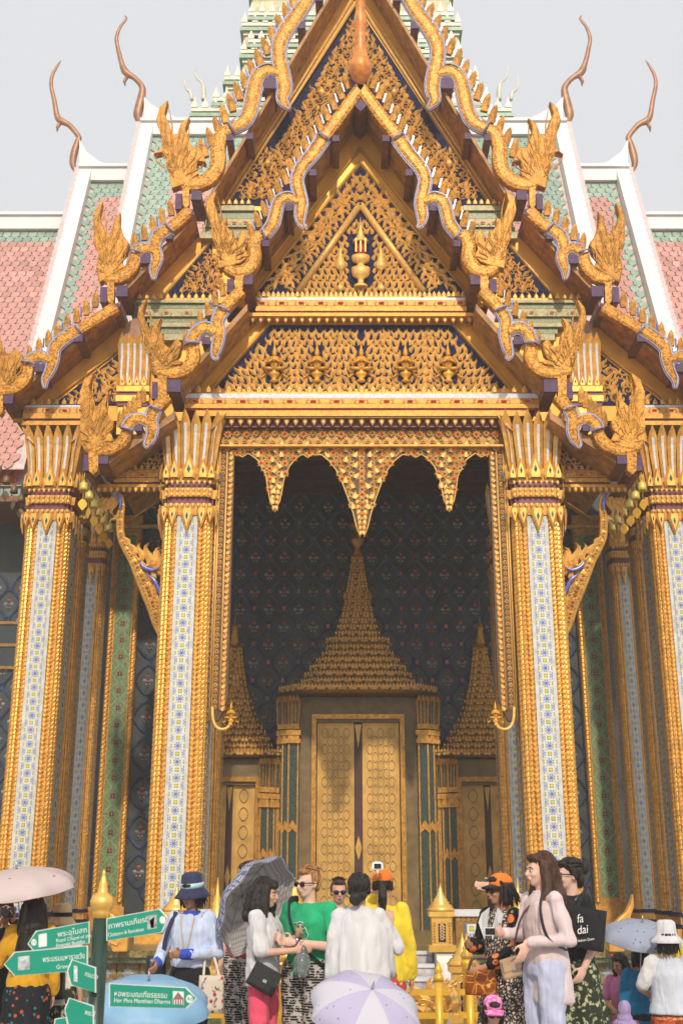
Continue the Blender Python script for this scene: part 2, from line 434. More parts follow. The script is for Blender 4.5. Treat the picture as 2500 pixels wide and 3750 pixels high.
FLAME = flame_mesh('flame'); FLAME2 = flame_mesh('flame', bend=0.12, w=0.36, side=False)
SCROLL = scroll_mesh('scroll')
ROSE = rosette_mesh('rosette'); ROSE_P = rosette_mesh('rosette', mats=('gold_relief', 'gold_dark')); ROSE6 = rosette_mesh('rosette', 6, ('gold_relief', 'teal_gem'))
PETAL = petal_mesh('petal'); PETAL_W = petal_mesh('petal', ('gold_relief', 'white_glass')); PETAL_PLAIN = petal_mesh('petal', gem=False)
FINE = {}
def fine(me, parent, u, v, Y, size, lean=0.0, flip=False, s=-1, most=150):
    n, mb = FINE.setdefault(parent.name, [0, MB(), parent])[:2]
    if n < most * 2:
        FINE[parent.name][0] += 1; return put(me, 'flame', parent, u, v, Y, size, lean, flip, s)
    p = W(u, v, Y); k = size * PXM(v, Y); x = p.x if s < 0 else -p.x
    if s > 0: lean = -lean; flip = not flip
    c_, s_ = math.cos(lean), math.sin(lean); o = len(mb.v)
    for q in me.vertices:
        a = (-k if flip else k) * q.co.x; z = k * q.co.z; mb.v.append((x + a * c_ + z * s_, Y + k * q.co.y, p.z - a * s_ + z * c_))
    for q in me.polygons: mb.f.append(tuple(i + o for i in q.vertices)); mb.mi.append(0); mb.sm.append(False)
def finish_fine():
    for n, mb, par in FINE.values():
        if mb.v: q = mb.build('fine_flames', 'gold_relief', par); q['kind'] = 'stuff'
def put(me, name, parent, u, v, Y, size, lean=0.0, flip=False, s=-1, dy=0.0, sz=None):
    """piece me at frame pixel (u, v) read on the left (s=-1) or its twin (s=1); size in frame pixels"""
    p = W(u, v, Y); k = size * PXM(v, Y); x = p.x if s < 0 else -p.x
    if s > 0: lean = -lean; flip = not flip
    return link(name, me, parent, (x, Y + dy, p.z), (0, lean, 0), ((-k if flip else k), k, k * (sz or 1)))

# ------------------------------------------------------------------ bargeboards with comb leaves and naga finials
def leaf_blade(name):
    b = MB()
    o = [(-0.17, -0.5), (-0.20, -0.1), (-0.16, 0.25), (-0.03, 0.5), (0.09, 0.34), (0.18, 0.05), (0.2, -0.3), (0.16, -0.5)]
    b.prism(o, -0.09, 0.09)
    n = len(o); b.add([(x, -0.09, z) for x, z in o] + [(0, -0.17, 0)], [(i, (i + 1) % n, n) for i in range(n)])
    return b.mesh(name, 'gold_leafblade')
LEAF = leaf_blade('comb_leaf')
SLAT = MB().box(-0.05, 0.05, -0.05, 0.05, -0.42, 0.42).mesh('glass_slat', 'white_glass')
SLAT2 = MB().box(-0.06, 0.06, -0.05, 0.05, -0.42, 0.42).mesh('glass_slat', 'blue_glass')

PROF = [(-1, -0.5), (-0.9, -1), (-0.45, -1.25), (0.45, -1.25), (0.9, -1), (1, -0.5), (1, 1), (-1, 1)]
def band(b, pts, Y, s, m=0, depth=0.5, seg=10):
    """flat-faced moulded board with eased edges that follows pts (u, v, width)"""
    pts = smooth_path(pts, 4); n = len(pts); o = len(b.v); k = len(PROF)
    q = [(W(u, v, Y), max(w, 1) / 2 * PXM(v, Y)) for u, v, w in pts]
    for i in range(n):
        p, w = q[i]; d = q[min(i + 1, n - 1)][0] - q[max(i - 1, 0)][0]; L = math.hypot(d.x, d.z) or 1; nx, nz = -d.z / L, d.x / L
        for a_, y_ in PROF:
            x = p.x + nx * a_ * w; b.v.append((x if s < 0 else -x, Y + y_ * 0.075 * (0.4 + 0.6 * min(1, w / 0.1)), p.z + nz * a_ * w))
    for i in range(n - 1):
        for j in range(k):
            j2 = (j + 1) % k; f = (o + i * k + j, o + i * k + j2, o + (i + 1) * k + j2, o + (i + 1) * k + j)
            b.f.append(f if s < 0 else f[::-1]); b.mi.append(m); b.sm.append(False)
    for i in (0, n - 1): b.f.append(tuple(o + i * k + j for j in range(k))); b.mi.append(m); b.sm.append(False)
def edge_lines(b, pts, Y, s, r=0.02, sides=(1, -1), m=0, dy=-0.05):
    pts = smooth_path(pts, 4)
    for sd in sides:
        out = []
        for i, (u, v, w) in enumerate(pts):
            a = pts[max(i - 1, 0)]; c = pts[min(i + 1, len(pts) - 1)]
            dx, dy_ = c[0] - a[0], c[1] - a[1]; L = math.hypot(dx, dy_) or 1
            q = W(u - dy_ / L * w / 2 * sd, v + dx / L * w / 2 * sd, Y)
            out.append((q.x if s < 0 else -q.x, Y + dy, q.z))
        b.tube(out, r, 5, m)

def conv(C, pts, k): return [(*C(x, y), w / k) for x, y, w in pts]
SECT = {}
# each section: serpent bands (u, v, width), comb leaf run, naga head outline, read on the left half
SECT['A1'] = dict(Y=YA,
    plain=[conv(C3, [(1400, 150, 105), (1240, 375, 112), (1085, 580, 112)], 2.24)],
    wave=[conv(C3, [(1085, 585, 112), (1000, 715, 100), (905, 830, 96), (868, 930, 92), (885, 1030, 92), (905, 1120, 90), (895, 1220, 78), (905, 1290, 40), (938, 1328, 6)], 2.24),
          conv(C3, [(880, 1110, 70), (800, 1075, 84), (725, 1110, 90), (695, 1200, 92), (672, 1290, 92), (600, 1385, 84)], 2.24)],
    neck=[conv(C3, [(600, 1380, 96), (540, 1395, 110), (515, 1470, 118), (520, 1560, 120), (470, 1650, 125), (380, 1680, 115), (290, 1640, 90)], 2.24)],
    head=[C3(*p) for p in [(230, 1660), (215, 1560), (205, 1440), (180, 1395), (165, 1290), (125, 1180), (140, 1080), (215, 1020), (190, 1110), (215, 1180), (240, 1260), (275, 1250), (297, 1240), (290, 1300), (320, 1350), (352, 1345), (345, 1400), (385, 1440), (420, 1335), (465, 1370), (470, 1440), (445, 1500), (475, 1560), (420, 1610), (330, 1640)]],
    hole=C3(415, 1560), stem=[C3(395, 1690), C3(395, 1850)], stemw=30,
    leaves=(C3(1275, 105), C3(488, 1325), 15, 30, 58, -0.27))
SECT['A2'] = dict(Y=YA,
    plain=[conv(C2, [(1540, 640, 78), (1480, 700, 80), (1430, 760, 78)], 1.742)],
    wave=[conv(C2, [(1425, 765, 76), (1390, 840, 70), (1400, 920, 66), (1385, 1000, 58), (1372, 1055, 36), (1394, 1086, 5)], 1.742),
          conv(C2, [(1380, 905, 60), (1310, 880, 66), (1250, 920, 72), (1225, 985, 74)], 1.742)],
    neck=[conv(C2, [(1228, 985, 82), (1235, 1060, 88), (1200, 1130, 90), (1110, 1165, 88), (1010, 1150, 76), (975, 1105, 40)], 1.742)],
    head=[C2(*p) for p in [(985, 1190), (958, 1100), (948, 1020), (925, 985), (900, 900), (878, 820), (890, 750), (943, 692), (918, 780), (935, 850), (962, 892), (990, 850), (1037, 812), (1015, 880), (1045, 930), (1052, 985), (1085, 1010), (1130, 945), (1165, 985), (1150, 1050), (1120, 1080), (1180, 1100), (1100, 1150), (1010, 1160)]],
    hole=C2(1100, 1085), stem=[C2(1040, 1185), C2(1040, 1335)], stemw=34,
    leaves=(C2(1420, 620), C2(1185, 935), 6, 26, 52, -0.12))
SECT['A3'] = dict(Y=YA,
    plain=[conv(C10, [(1370, 120, 110), (1310, 190, 106), (1275, 230, 104)], 2.24)],
    wave=[conv(C10, [(1275, 228, 100), (1245, 310, 92), (1255, 400, 84), (1240, 470, 66), (1210, 520, 40), (1222, 546, 6)], 2.24),
          conv(C10, [(1230, 350, 60), (1150, 310, 80), (1085, 335, 88), (1040, 400, 90)], 2.24)],
    neck=[conv(C10, [(1045, 400, 96), (1020, 480, 108), (940, 540, 112), (840, 560, 116), (740, 530, 106), (690, 470, 60)], 2.24)],
    head=[C2(*p) for p in [(560, 1660), (525, 1600), (515, 1510), (525, 1400), (515, 1300), (545, 1210), (605, 1168), (575, 1260), (590, 1340), (620, 1390), (655, 1350), (700, 1292), (680, 1380), (690, 1440), (715, 1460), (735, 1490), (705, 1540), (735, 1600), (700, 1630), (620, 1650)]],
    hole=C2(640, 1555), stem=[C10(775, 580), C10(775, 765)], stemw=36,
    leaves=(C2(915, 1300), C2(770, 1450), 6, 18, 54, -0.05))
SECT['B1'] = dict(Y=YB,
    plain=[conv(C1, [(1420, -480, 84), (1200, -150, 84), (1100, -10, 84)], 1.742)],
    wave=[conv(C1, [(1100, -10, 82), (1035, 95, 86), (955, 205, 90), (912, 300, 86), (912, 400, 86), (935, 500, 88), (945, 580, 84), (932, 650, 60), (982, 712, 6)], 1.742),
          conv(C1, [(910, 480, 50), (845, 458, 76), (785, 490, 82), (757, 560, 86), (742, 640, 88), (722, 720, 88), (685, 785, 86), (605, 828, 70)], 1.742)],
    neck=[conv(C1, [(605, 828, 76), (548, 860, 92), (520, 940, 96), (522, 1020, 98), (500, 1100, 100), (430, 1165, 104), (330, 1180, 96), (255, 1140, 60)], 1.742)],
    head=[C1(*p) for p in [(230, 1215), (205, 1090), (205, 1000), (160, 985), (112, 997), (165, 960), (165, 880), (130, 780), (150, 700), (204, 655), (182, 740), (210, 800), (235, 870), (262, 872), (288, 800), (342, 760), (315, 835), (330, 890), (355, 955), (395, 945), (430, 1000), (445, 1050), (395, 1040), (385, 1085), (400, 1120), (330, 1180)]],
    hole=C1(378, 1095), stem=[C1(318, 1200), C1(318, 1340)], stemw=24,
    leaves=(C1(1130, -215), C1(425, 945), 17, 26, 66, -0.29))
SECT['B2'] = dict(Y=YB,
    plain=[conv(C2, [(1215, 130, 88), (1150, 190, 84), (1085, 245, 80)], 1.742)],
    wave=[conv(C2, [(1080, 245, 78), (1010, 300, 76), (990, 370, 70), (1005, 440, 62), (985, 510, 46), (988, 578, 6)], 1.742),
          conv(C2, [(995, 400, 50), (935, 372, 64), (870, 400, 76)], 1.742)],
    neck=[conv(C2, [(870, 400, 80), (850, 480, 88), (790, 545, 90), (700, 560, 86), (645, 520, 50)], 1.742)],
    head=[C2(*p) for p in [(640, 600), (618, 500), (640, 380), (605, 350), (603, 250), (600, 170), (630, 105), (662, 82), (642, 170), (668, 250), (700, 285), (725, 250), (735, 190), (772, 138), (770, 220), (795, 300), (832, 345), (815, 400), (780, 440), (800, 500), (700, 560)]],
    hole=C2(745, 480), stem=[C2(712, 590), C2(712, 730)], stemw=26,
    leaves=(C2(1090, 105), C2(865, 315), 5, 26, 56, -0.12))
SECT['B3'] = dict(Y=YB,
    plain=[conv(C2, [(745, 745, 84), (630, 815, 80), (510, 890, 76)], 1.742)],
    wave=[conv(C2, [(505, 890, 74), (420, 945, 74), (355, 1010, 72), (345, 1080, 66), (325, 1150, 54), (295, 1210, 34), (294, 1268, 5)], 1.742),
          conv(C2, [(335, 1090, 50), (250, 1060, 60), (180, 1105, 70)], 1.742)],
    neck=[conv(C2, [(180, 1105, 80), (165, 1190, 90), (110, 1250, 92), (30, 1270, 90), (-50, 1240, 70)], 1.742)],
    head=[C2(*p) for p in [(-70, 1320), (-80, 1180), (-60, 1060), (-70, 960), (-40, 900), (0, 870), (-15, 950), (20, 1000), (35, 1020), (45, 1060), (75, 1040), (110, 1010), (150, 1050), (160, 1110), (120, 1150), (90, 1170), (110, 1220), (0, 1270)]],
    hole=C2(45, 1180), stem=[C2(5, 1300), C2(5, 1440)], stemw=26,
    leaves=(C2(612, 690), C2(192, 1035), 8, 26, 54, -0.03))

def bargeboard(key, s):
    d = SECT[key]; Y = d['Y']
    b = MB()
    for p in d['plain'] + d['neck']: band(b, p, Y, s, 0, 0.42)
    for i, p in enumerate(d['wave']): band(b, [(u, v, w) for u, v, w in p], Y - 0.015 * (i + 1), s, 0, 0.42)
    bb = b.build('bargeboard', 'gold_mosaic', TEMPLE)
    e = MB()
    for p in d['wave']: edge_lines(e, p, Y, s, 0.011, dy=-0.085)
    e.build('glass_edging', 'edge_glass', bb)
    e = MB()
    for p in d['wave']: edge_lines(e, [(u, v, w + 9) for u, v, w in p], Y, s, 0.014, dy=-0.06)
    # collar ribbons where the serpent joins the plain board
    for p in (d['wave'][0][0], d['neck'][0][0]):
        q = d['wave'][0][1] if p is d['wave'][0][0] else d['neck'][0][1]
        dx, dy_ = q[0] - p[0], q[1] - p[1]; L = math.hypot(dx, dy_)
        a = [(p[0] - dy_ / L * p[2] / 2 * k, p[1] + dx / L * p[2] / 2 * k) for k in (-1.1, -0.5, 0, 0.5, 1.1)]
        pts = []
        for i, (u, v) in enumerate(a):
            w = W(u, v, Y); pts.append((w.x if s < 0 else -w.x, Y - (0.17 if 0 < i < 4 else 0.05), w.z))
        e.tube(pts, 0.024, 5)
    e.build('collar', 'lilac_glass', bb)
    # naga finial
    o = to2(d['head'], Y, s)
    h = MB().prism(o, Y - 0.10, Y + 0.12)
    f = h.build('naga_finial', 'gold_leafblade', bb)
    bev = f.modifiers.new('soft', 'BEVEL'); bev.width = 0.035; bev.segments = 2; bev.limit_method = 'ANGLE'; bev.angle_limit = R(50)
    hp = W(*d['hole'], Y); hx = hp.x if s < 0 else -hp.x
    rel = MB()                                     # carved feather lines of the head
    n = len(d['head'])
    cx = sum(p[0] for p in d['head']) / n; cy = sum(p[1] for p in d['head']) / n
    vb_ = max(q[1] for q in d['head'])
    for i in range(1, n - 2):
        u, v = d['head'][i]; cu = cx * 0.7 + u * 0.3; cv = cy * 0.2 + vb_ * 0.8
        stn = [(0.10, 0.0), (0.34, 7.0), (0.58, -4.0), (0.80, 3.0)]; pts = []
        for t_, wob in stn:
            w = W(u + (cu - u) * t_ + wob * (1 if i % 2 else -1), v + (cv - v) * t_, Y); pts.append((w.x if s < 0 else -w.x, Y - 0.108, w.z))
        rel.tube(smooth_path(pts, 3), [0.005, 0.011, 0.016, 0.019, 0.02, 0.019, 0.016, 0.012, 0.009, 0.006], 5)
    rel.build('feather', 'gold_leafblade', f)
    # tassel stem below the finial
    (u0, v0), (u1, v1) = d['stem']; k = d['stemw'] / 2
    st = MB().prism(to2([(u0 - k, v0), (u0 + k, v0), (u1 + k * 0.9, v1 - 12), (u1, v1), (u1 - k * 0.9, v1 - 12)], Y, s), Y - 0.08, Y + 0.1)
    st.build('pendant_stem', 'gold_mosaic', bb)
    # comb leaves with glass slats between
    (u0, v0), (u1, v1), n, lw, ll, lean = d['leaves']
    for i in range(n):
        t = i / (n - 1); u = u0 + (u1 - u0) * t; v = v0 + (v1 - v0) * t
        put(LEAF, 'comb_leaf', bb, u, v, Y + 0.10, ll * 1.1, lean + random.uniform(-0.03, 0.03), s=s, sz=1.12)
        if i < n - 1:
            un = u + (u1 - u0) / (n - 1) * 0.5; vn = v + (v1 - v0) / (n - 1) * 0.5
            put(SLAT if i % 2 == 0 else SLAT2, 'glass_slat', bb, un - 1, vn + 4, Y + 0.14, ll * 0.8, lean, s=s)
    return bb
for key in SECT:
    for s in (-1, 1): bargeboard(key, s)

# ------------------------------------------------------------------ roof slabs behind the bargeboards (their undersides show)
def roof_slab(pts, Y0, Y1, s, name='roof_slope', t=0.16):
    p = to2(pts, Y0, s)
    (x0, z0), (x1, z1) = p
    b = MB()
    b.add([(x0, Y0, z0), (x1, Y0, z1), (x1, Y1, z1), (x0, Y1, z0)], [(0, 1, 2, 3) if s > 0 else (3, 2, 1, 0)], 0)
    b.add([(x0, Y0, z0 + t), (x1, Y0, z1 + t), (x1, Y1, z1 + t), (x0, Y1, z0 + t)], [(3, 2, 1, 0) if s > 0 else (0, 1, 2, 3)], 1)
    b.add([(x0, Y0, z0), (x1, Y0, z1), (x1, Y0, z1 + t), (x0, Y0, z0 + t)], [(0, 1, 2, 3)], 0)
    b.add([(x1, Y0, z1), (x1, Y1, z1), (x1, Y1, z1 + t), (x1, Y0, z1 + t)], [(0, 1, 2, 3)], 0)
    return b.build(name, ['wood_soffit', 'roof_red'], TEMPLE)
ROOFS = {'A1': ([(1322, 352), (885, 1006)], YA + 0.06, YBT - 0.05), 'A2': ([(905, 1138), (655, 1420)], YA + 0.06, YBT - 0.05),
         'A3': ([(640, 1534), (392, 1702)], YA + 0.06, YBT + 0.2), 'B1': ([(1322, -196), (750, 762)], YB + 0.06, 30.0),
         'B2': ([(712, 802), (452, 1077)], YB + 0.06, 30.0), 'B3': ([(440, 1122), (20, 1487)], YB + 0.06, 30.0)}
for k, (pts, y0, y1) in ROOFS.items():
    for s in (-1, 1): roof_slab(pts, y0, y1, s)

def purlin(u, v, w, Y0, L, s, h=None, cap='purple', flatend=False):
    p = W(u, v, Y0); k = w * PXM(v, Y0) / 2; kh = (h or w) * PXM(v, Y0) / 2; x = p.x if s < 0 else -p.x
    b = MB().box(x - k, x + k, Y0 + 0.03, Y0 + L, p.z - kh, p.z + kh, 0)
    b.box(x - k * 1.08, x + k * 1.08, Y0 - 0.04, Y0 + 0.028, p.z - kh * 1.08, p.z + kh * 1.08, 1)
    b.build('purlin', ['wood_purlin', cap], TEMPLE)
for s in (-1, 1):
    for x, y in ((1185, 582), (998, 862), (805, 1150), (612, 1442)): purlin(*C3(x, y), 24, YA - 0.05, 1.0, s)
    for x, y, w in ((1315, 957, 28),): purlin(*C2(x, y), w, YA - 0.05, 1.0, s)
    purlin(*C10(1140, 376), 24, YA - 0.05, 1.2, s)
    purlin(*C9(1092, 152), 38, YA - 0.02, 1.0, s); purlin(*C9(1018, 180), 24, YA - 0.02, 0.5, s, 50)
    purlin(*C2(1112, 1245), 46, YA - 0.02, 1.0, s); purlin(*C2(992, 1275), 22, YA - 0.02, 0.5, s, 62)
    purlin(*C10(844, 628), 40, YA - 0.02, 1.0, s); purlin(*C10(716, 665), 22, YA - 0.02, 0.5, s, 56)
    for x, y, w in ((850, 537, 42), (1052, 165, 28), (595, 882, 24), (1165, -10, 28), (722, 872, 24)): purlin(*C1(x, y), w, YB - 0.05, 0.9, s)
    purlin(*C1(382, 1250), 36, YB - 0.02, 0.9, s); purlin(*C1(270, 1290), 22, YB - 0.02, 0.5, s, 60)
    for x, y, w in ((1080, 290, 24), (930, 437, 34), (1212, 140, 24)): purlin(*C2(x, y), w, YB - 0.05, 0.9, s)
    purlin(*C2(780, 642), 40, YB - 0.02, 0.9, s); purlin(*C2(664, 665), 24, YB - 0.02, 0.5, s, 58)
    for x, y, w in ((505, 940, 28), (255, 1130, 30), (740, 740, 22)): purlin(*C2(x, y), w, YB - 0.05, 0.9, s)
    purlin(*C2(50, 1322), 42, YB - 0.02, 0.9, s)
# ridge beam of the front porch, its end a purple lozenge
p = W(1320, 395, YA); k = 24 * PXM(395, YA)
b = MB().prism([(-k, p.z), (0, p.z - k * 1.15), (k, p.z), (0, p.z + k * 1.15)], YA - 0.1, YA - 0.05, 1)
b.prism([(-k * 0.95, p.z), (0, p.z - k * 1.1), (k * 0.95, p.z), (0, p.z + k * 1.1)], YA - 0.048, YAT + 0.02, 0)
b.build('ridge_beam', ['wood_purlin', 'purple'], TEMPLE)
# horn finial on the apex of the porch, bulb at its foot
pts, rs = [], []
for v, r_, dy in ((322, 3, 0), (312, 16, 0), (295, 33, 0), (272, 42, -0.02), (248, 38, -0.04), (222, 27, -0.06), (190, 21, -0.08), (150, 19, -0.1), (120, 24, -0.12), (95, 22, -0.14), (70, 17, -0.18), (20, 19, -0.26), (-40, 22, -0.36), (-120, 17, -0.5), (-220, 10, -0.7), (-300, 3, -0.6)):
    z = WZ(v, YA); pts.append((0, YA - 0.12 + dy, z)); rs.append(r_ * PXM(v, YA))
MB().tube(smooth_path(pts, 3), [q[0] for q in smooth_path([(r_,) for r_ in rs], 3)], 14).build('horn_finial', 'chofa_orange', TEMPLE)

# ------------------------------------------------------------------ gable walls and tympana
def gable_wall(pts, Y, m, name, back=0.12, parent=None):
    left = to2(pts, Y, -1); right = [(-x, z) for x, z in reversed(left)]
    poly = left + [q for q in right if abs(q[0]) > 1e-6 or True]
    return MB().prism(poly, Y, Y + back).build(name, m, parent or TEMPLE)
def roofz(key, u, Y):
    """pixel row where the roof line of a section meets the plane Y, at pixel column u"""
    (a, b2) = ROOFS[key][0]; q = to2([a, b2], ROOFS[key][1], -1)
    return q
def world_poly(q, Y, m, name, parent, back=0.12):
    left = q; right = [(-x, z) for x, z in reversed(left)]
    return MB().prism(left + right, Y, Y + back).build(name, m, parent)
def rq(key): return to2(ROOFS[key][0], ROOFS[key][1], -1)
a1, a2, a3, b1, b2, b3 = (rq(k) for k in ('A1', 'A2', 'A3', 'B1', 'B2', 'B3'))
zA1 = WZ(1092, YAT - 0.1)          # top of the porch's upper cornice
zA2 = WZ(1443, YAT - 0.1)
def on(line, z):
    (x0, z0), (x1, z1) = line; return x0 + (x1 - x0) * (z - z0) / (z1 - z0)
GAB_A1 = world_poly([(on(a1, zA1 - 0.1), zA1 - 0.1), (-0.02, a1[0][1] - 0.02)], YAT, 'gold_plank', 'gable_board', TEMPLE)
GAB_A2 = world_poly([(on(a2, zA2 - 0.1), zA2 - 0.1), (on(a2, WZ(1165, YAT)), WZ(1165, YAT))], YAT, 'gold_plank', 'gable_board', TEMPLE)
zB1 = WZ(770, YBT); zB2 = WZ(1110, YBT); zB3 = WZ(1495, YBT)
GAB_B1 = world_poly([(on(b1, zB1), zB1), (-0.02, b1[0][1] - 0.02)], YBT, 'gold_plank', 'gable_board', TEMPLE)
GAB_B2 = world_poly([(on(b2, zB2), zB2), (on(b2, b2[0][1]), b2[0][1] - 0.02)], YBT, 'gold_plank', 'gable_board', TEMPLE)
GAB_B3 = world_poly([(on(b3, zB3 - 0.3), zB3 - 0.3), (on(b3, b3[0][1]), b3[0][1] - 0.02)], YBT, 'gold_plank', 'gable_board', TEMPLE)

def frame_strip(b, pts, Y, w=0.05, d=0.06, s=-1, m=0):
    q = [(x, Y - d / 2, z) for x, z in to2(pts, Y, s)]
    b.tube(q, w, 6, m, up=(0, 1, 0))
# --- upper triangle of the porch
TRI = [(935, 1080), (1318, 606)]
PAN = gable_wall(TRI, YAT - 0.02, 'blue_panel', 'tympanum_panel', 0.02, GAB_A1)
for s in (-1, 1):
    for q in ([(925, 1088), (1318, 594)], [(880, 1092), (1318, 545)]):
        b = MB(); frame_strip(b, q, YAT, 0.033, s=s); b.build('tympanum_border', 'gold_plank', GAB_A1)
    b = MB(); frame_strip(b, [(1090, 1072), (1318, 752)], YAT - 0.03, 0.075, s=s)
    IN = b.build('inner_moulding', 'gold_relief', GAB_A1)
    for i in range(13):                       # glass lozenges on the moulding
        t = (i + 0.5) / 13; put(ROSE, 'rosette', IN, 1090 + (1318 - 1090) * t, 1072 + (752 - 1072) * t, YAT - 0.10, 15, s=s)
triO = [(940, 1075), (1318, 612), (1318, 742), (1085, 1062)]
for s in (-1, 1):                             # leafy scrolls climbing outside the inner moulding
    for i in range(8):
        t = (i + 0.5) / 8
        u = 1010 + (1282 - 1010) * t; v = 1046 + (706 - 1046) * t
        put(SCROLL, 'scroll', PAN, u, v, YAT - 0.03, 66 if i % 2 else 60, -0.6, flip=bool(i % 2), s=s)
    for i in range(22):
        t = (i + 0.3) / 22
        u = 955 + (1304 - 955) * t; v = 1076 + (640 - 1076) * t
        fine(FLAME, PAN, u + 4, v + 14, YAT - 0.035, 44, 0.45, flip=bool(i % 2), s=s)
        for k_, (du, dv) in enumerate(((0, 0), (-22, -14), (-44, -28))):
            fine(FLAME2, PAN, 1066 + (1316 - 1066) * t + du, 1076 + (728 - 1076) * t + dv, YAT - 0.035, 36, (-0.5, 0.2, 0.5)[k_], flip=bool((i + k_) % 2), s=s)
    for u, v, z in ((1270, 690, 50), (1295, 660, 56), (1305, 720, 46), (1250, 735, 44), (1315, 690, 60)):
        put(FLAME, 'flame', PAN, u, v + 15, YAT - 0.04, z, 0.12, s=s)
inner = [(1100, 1068), (1318, 768), (1318, 1068)]
r_ = random.Random(3)
for s in (-1, 1):
    for row in range(13):
        v = 1075 - row * 24
        for i in range(20):
            u = 1311 - i * 12 - (6 if row % 2 else 0)
            if not inside((u - 6, v - 22), inner): continue
            if u > 1272 and 880 < v < 1060: continue
            fine(FLAME2, PAN, u, v, YAT - 0.04, 38, (u - 1318) / 640 + r_.uniform(-0.08, 0.08), flip=bool((i + row) % 2), s=s)
# central shrine with its two tiered parasols
def lathe_px(name, mats, prof, u, Y, parent, seg=14, s=-1, m=None):
    b = MB(); P = W(u, prof[0][1], Y); x = P.x if s < 0 else -P.x
    if u == 0: x = 0
    b.lathe([(r * PXM(v, Y), WZ(v, Y)) for r, v in prof], (x, Y, 0), seg, squash=(1, 0.6))
    return b.build(name, mats, parent)
SHR = lathe_px('carved_shrine', 'gold_relief', [(26, 1052), (24, 1044), (10, 1036), (12, 1022), (30, 1012), (34, 996), (34, 982), (14, 974), (12, 966), (30, 960), (34, 948), (33, 938), (22, 934)], 0, YAT - 0.08, PAN)
lathe_px('shrine_spire', 'gold_relief', [(30, 888), (28, 880), (14, 874), (16, 866), (10, 858), (11, 850), (6, 842), (7, 834), (3, 826), (1, 796)], 0, YAT - 0.08, SHR)
lathe_px('shrine_niche', 'red_gem', [(19, 936), (19, 886)], 0, YAT - 0.06, SHR)
b = MB()
for k in (-1, 0, 1):
    x = k * 17 * PXM(910, YAT); b.box(x - 0.014, x + 0.014, YAT - 0.17, YAT - 0.14, WZ(936, YAT), WZ(886, YAT))
b.build('shrine_post', 'gold_relief', SHR)
for s in (-1, 1):
    q = lathe_px('carved_parasol', 'gold_relief', [(2, 1062), (2, 990), (19, 982), (19, 966), (14, 960), (15, 950), (10, 944), (11, 934), (6, 928), (6, 918), (2, 910), (1, 890)], 1246, YAT - 0.08, PAN, s=s)
    lathe_px('parasol_foot', 'gold_relief', [(3, 1068), (13, 1060), (12, 1050), (2, 1036)], 1246, YAT - 0.08, q, s=s)

# --- lower trapezoid of the porch with five praying figures
TRAP = [(788, 1421), (991, 1190)]
PAN2 = gable_wall(TRAP, YAT - 0.02, 'blue_panel', 'tympanum_panel', 0.02, GAB_A2)
for s in (-1, 1):
    for q in ([(770, 1430), (985, 1186)], [(715, 1430), (930, 1186)]):
        b = MB(); frame_strip(b, q, YAT, 0.035, s=s); b.build('tympanum_border', 'gold_plank', GAB_A2)
half = [(800, 1421), (1000, 1190), (1318, 1190), (1318, 1421)]
AX = [1318, 1160, 1003]                       # axes of the figures (left half)
r_ = random.Random(5)
for s in (-1, 1):
    for row in range(9):
        v = 1428 - row * 27
        for i in range(42):
            u = 1311 - i * 12.8 - (6.4 if row % 2 else 0)
            if not inside((u - 8, v - 30), half): continue
            if any(abs(u - a) < 19 and 1268 < v - 20 < 1400 for a in AX): continue
            d = min(AX, key=lambda a: abs(a - u)); lean = max(-0.5, min(0.5, (u - d) / 110)) * (0.9 if row < 3 else 0.4)
            fine(FLAME2, PAN2, u, v, YAT - 0.03, 40 + r_.uniform(-5, 5), lean + r_.uniform(-0.08, 0.08), flip=bool((i + row) % 2), s=s)
def deity_mesh():
    b = MB()                                   # 1 high, sitting on a lotus, hands joined
    b.lathe([(0.05, 0), (0.10, 0.04), (0.05, 0.10), (0.12, 0.17), (0.14, 0.22), (0.10, 0.28), (0.08, 0.34)], seg=10, squash=(1, 0.6))
    b.lathe([(0.08, 0.30), (0.085, 0.40), (0.135, 0.57), (0.11, 0.63), (0.04, 0.65)], seg=8, squash=(1, 0.7))
    b.ell((0, -0.02, 0.7), (0.055, 0.055, 0.065), seg=8, rings=6)
    b.lathe([(0.065, 0.73), (0.05, 0.78), (0.035, 0.84), (0.02, 0.9), (0.004, 1.02)], seg=8)
    for k in (-1, 1):
        b.tube([(k * 0.12, 0, 0.58), (k * 0.17, -0.05, 0.46), (k * 0.03, -0.12, 0.52)], [0.035, 0.032, 0.026], 6)
        b.tube([(k * 0.1, -0.02, 0.34), (k * 0.24, -0.06, 0.32), (k * 0.03, -0.1, 0.3)], [0.05, 0.05, 0.035], 6)
        b.tube([(k * 0.2, 0, 0.2), (k * 0.3, 0, 0.12), (k * 0.32, 0, 0.26)], [0.03, 0.03, 0.005], 5)
    b.tube([(0, -0.14, 0.46), (0, -0.14, 0.6)], [0.03, 0.012], 6)
    return b.mesh('praying_figure', 'gold_plank')
DEITY = deity_mesh()
for u in AX:
    for s in ((-1, 1) if u != 1318 else (-1,)):
        q = put(DEITY, 'praying_figure', PAN2, u, 1400, YAT - 0.09, 160, s=s)
        if u == 1318: q.location.x = 0

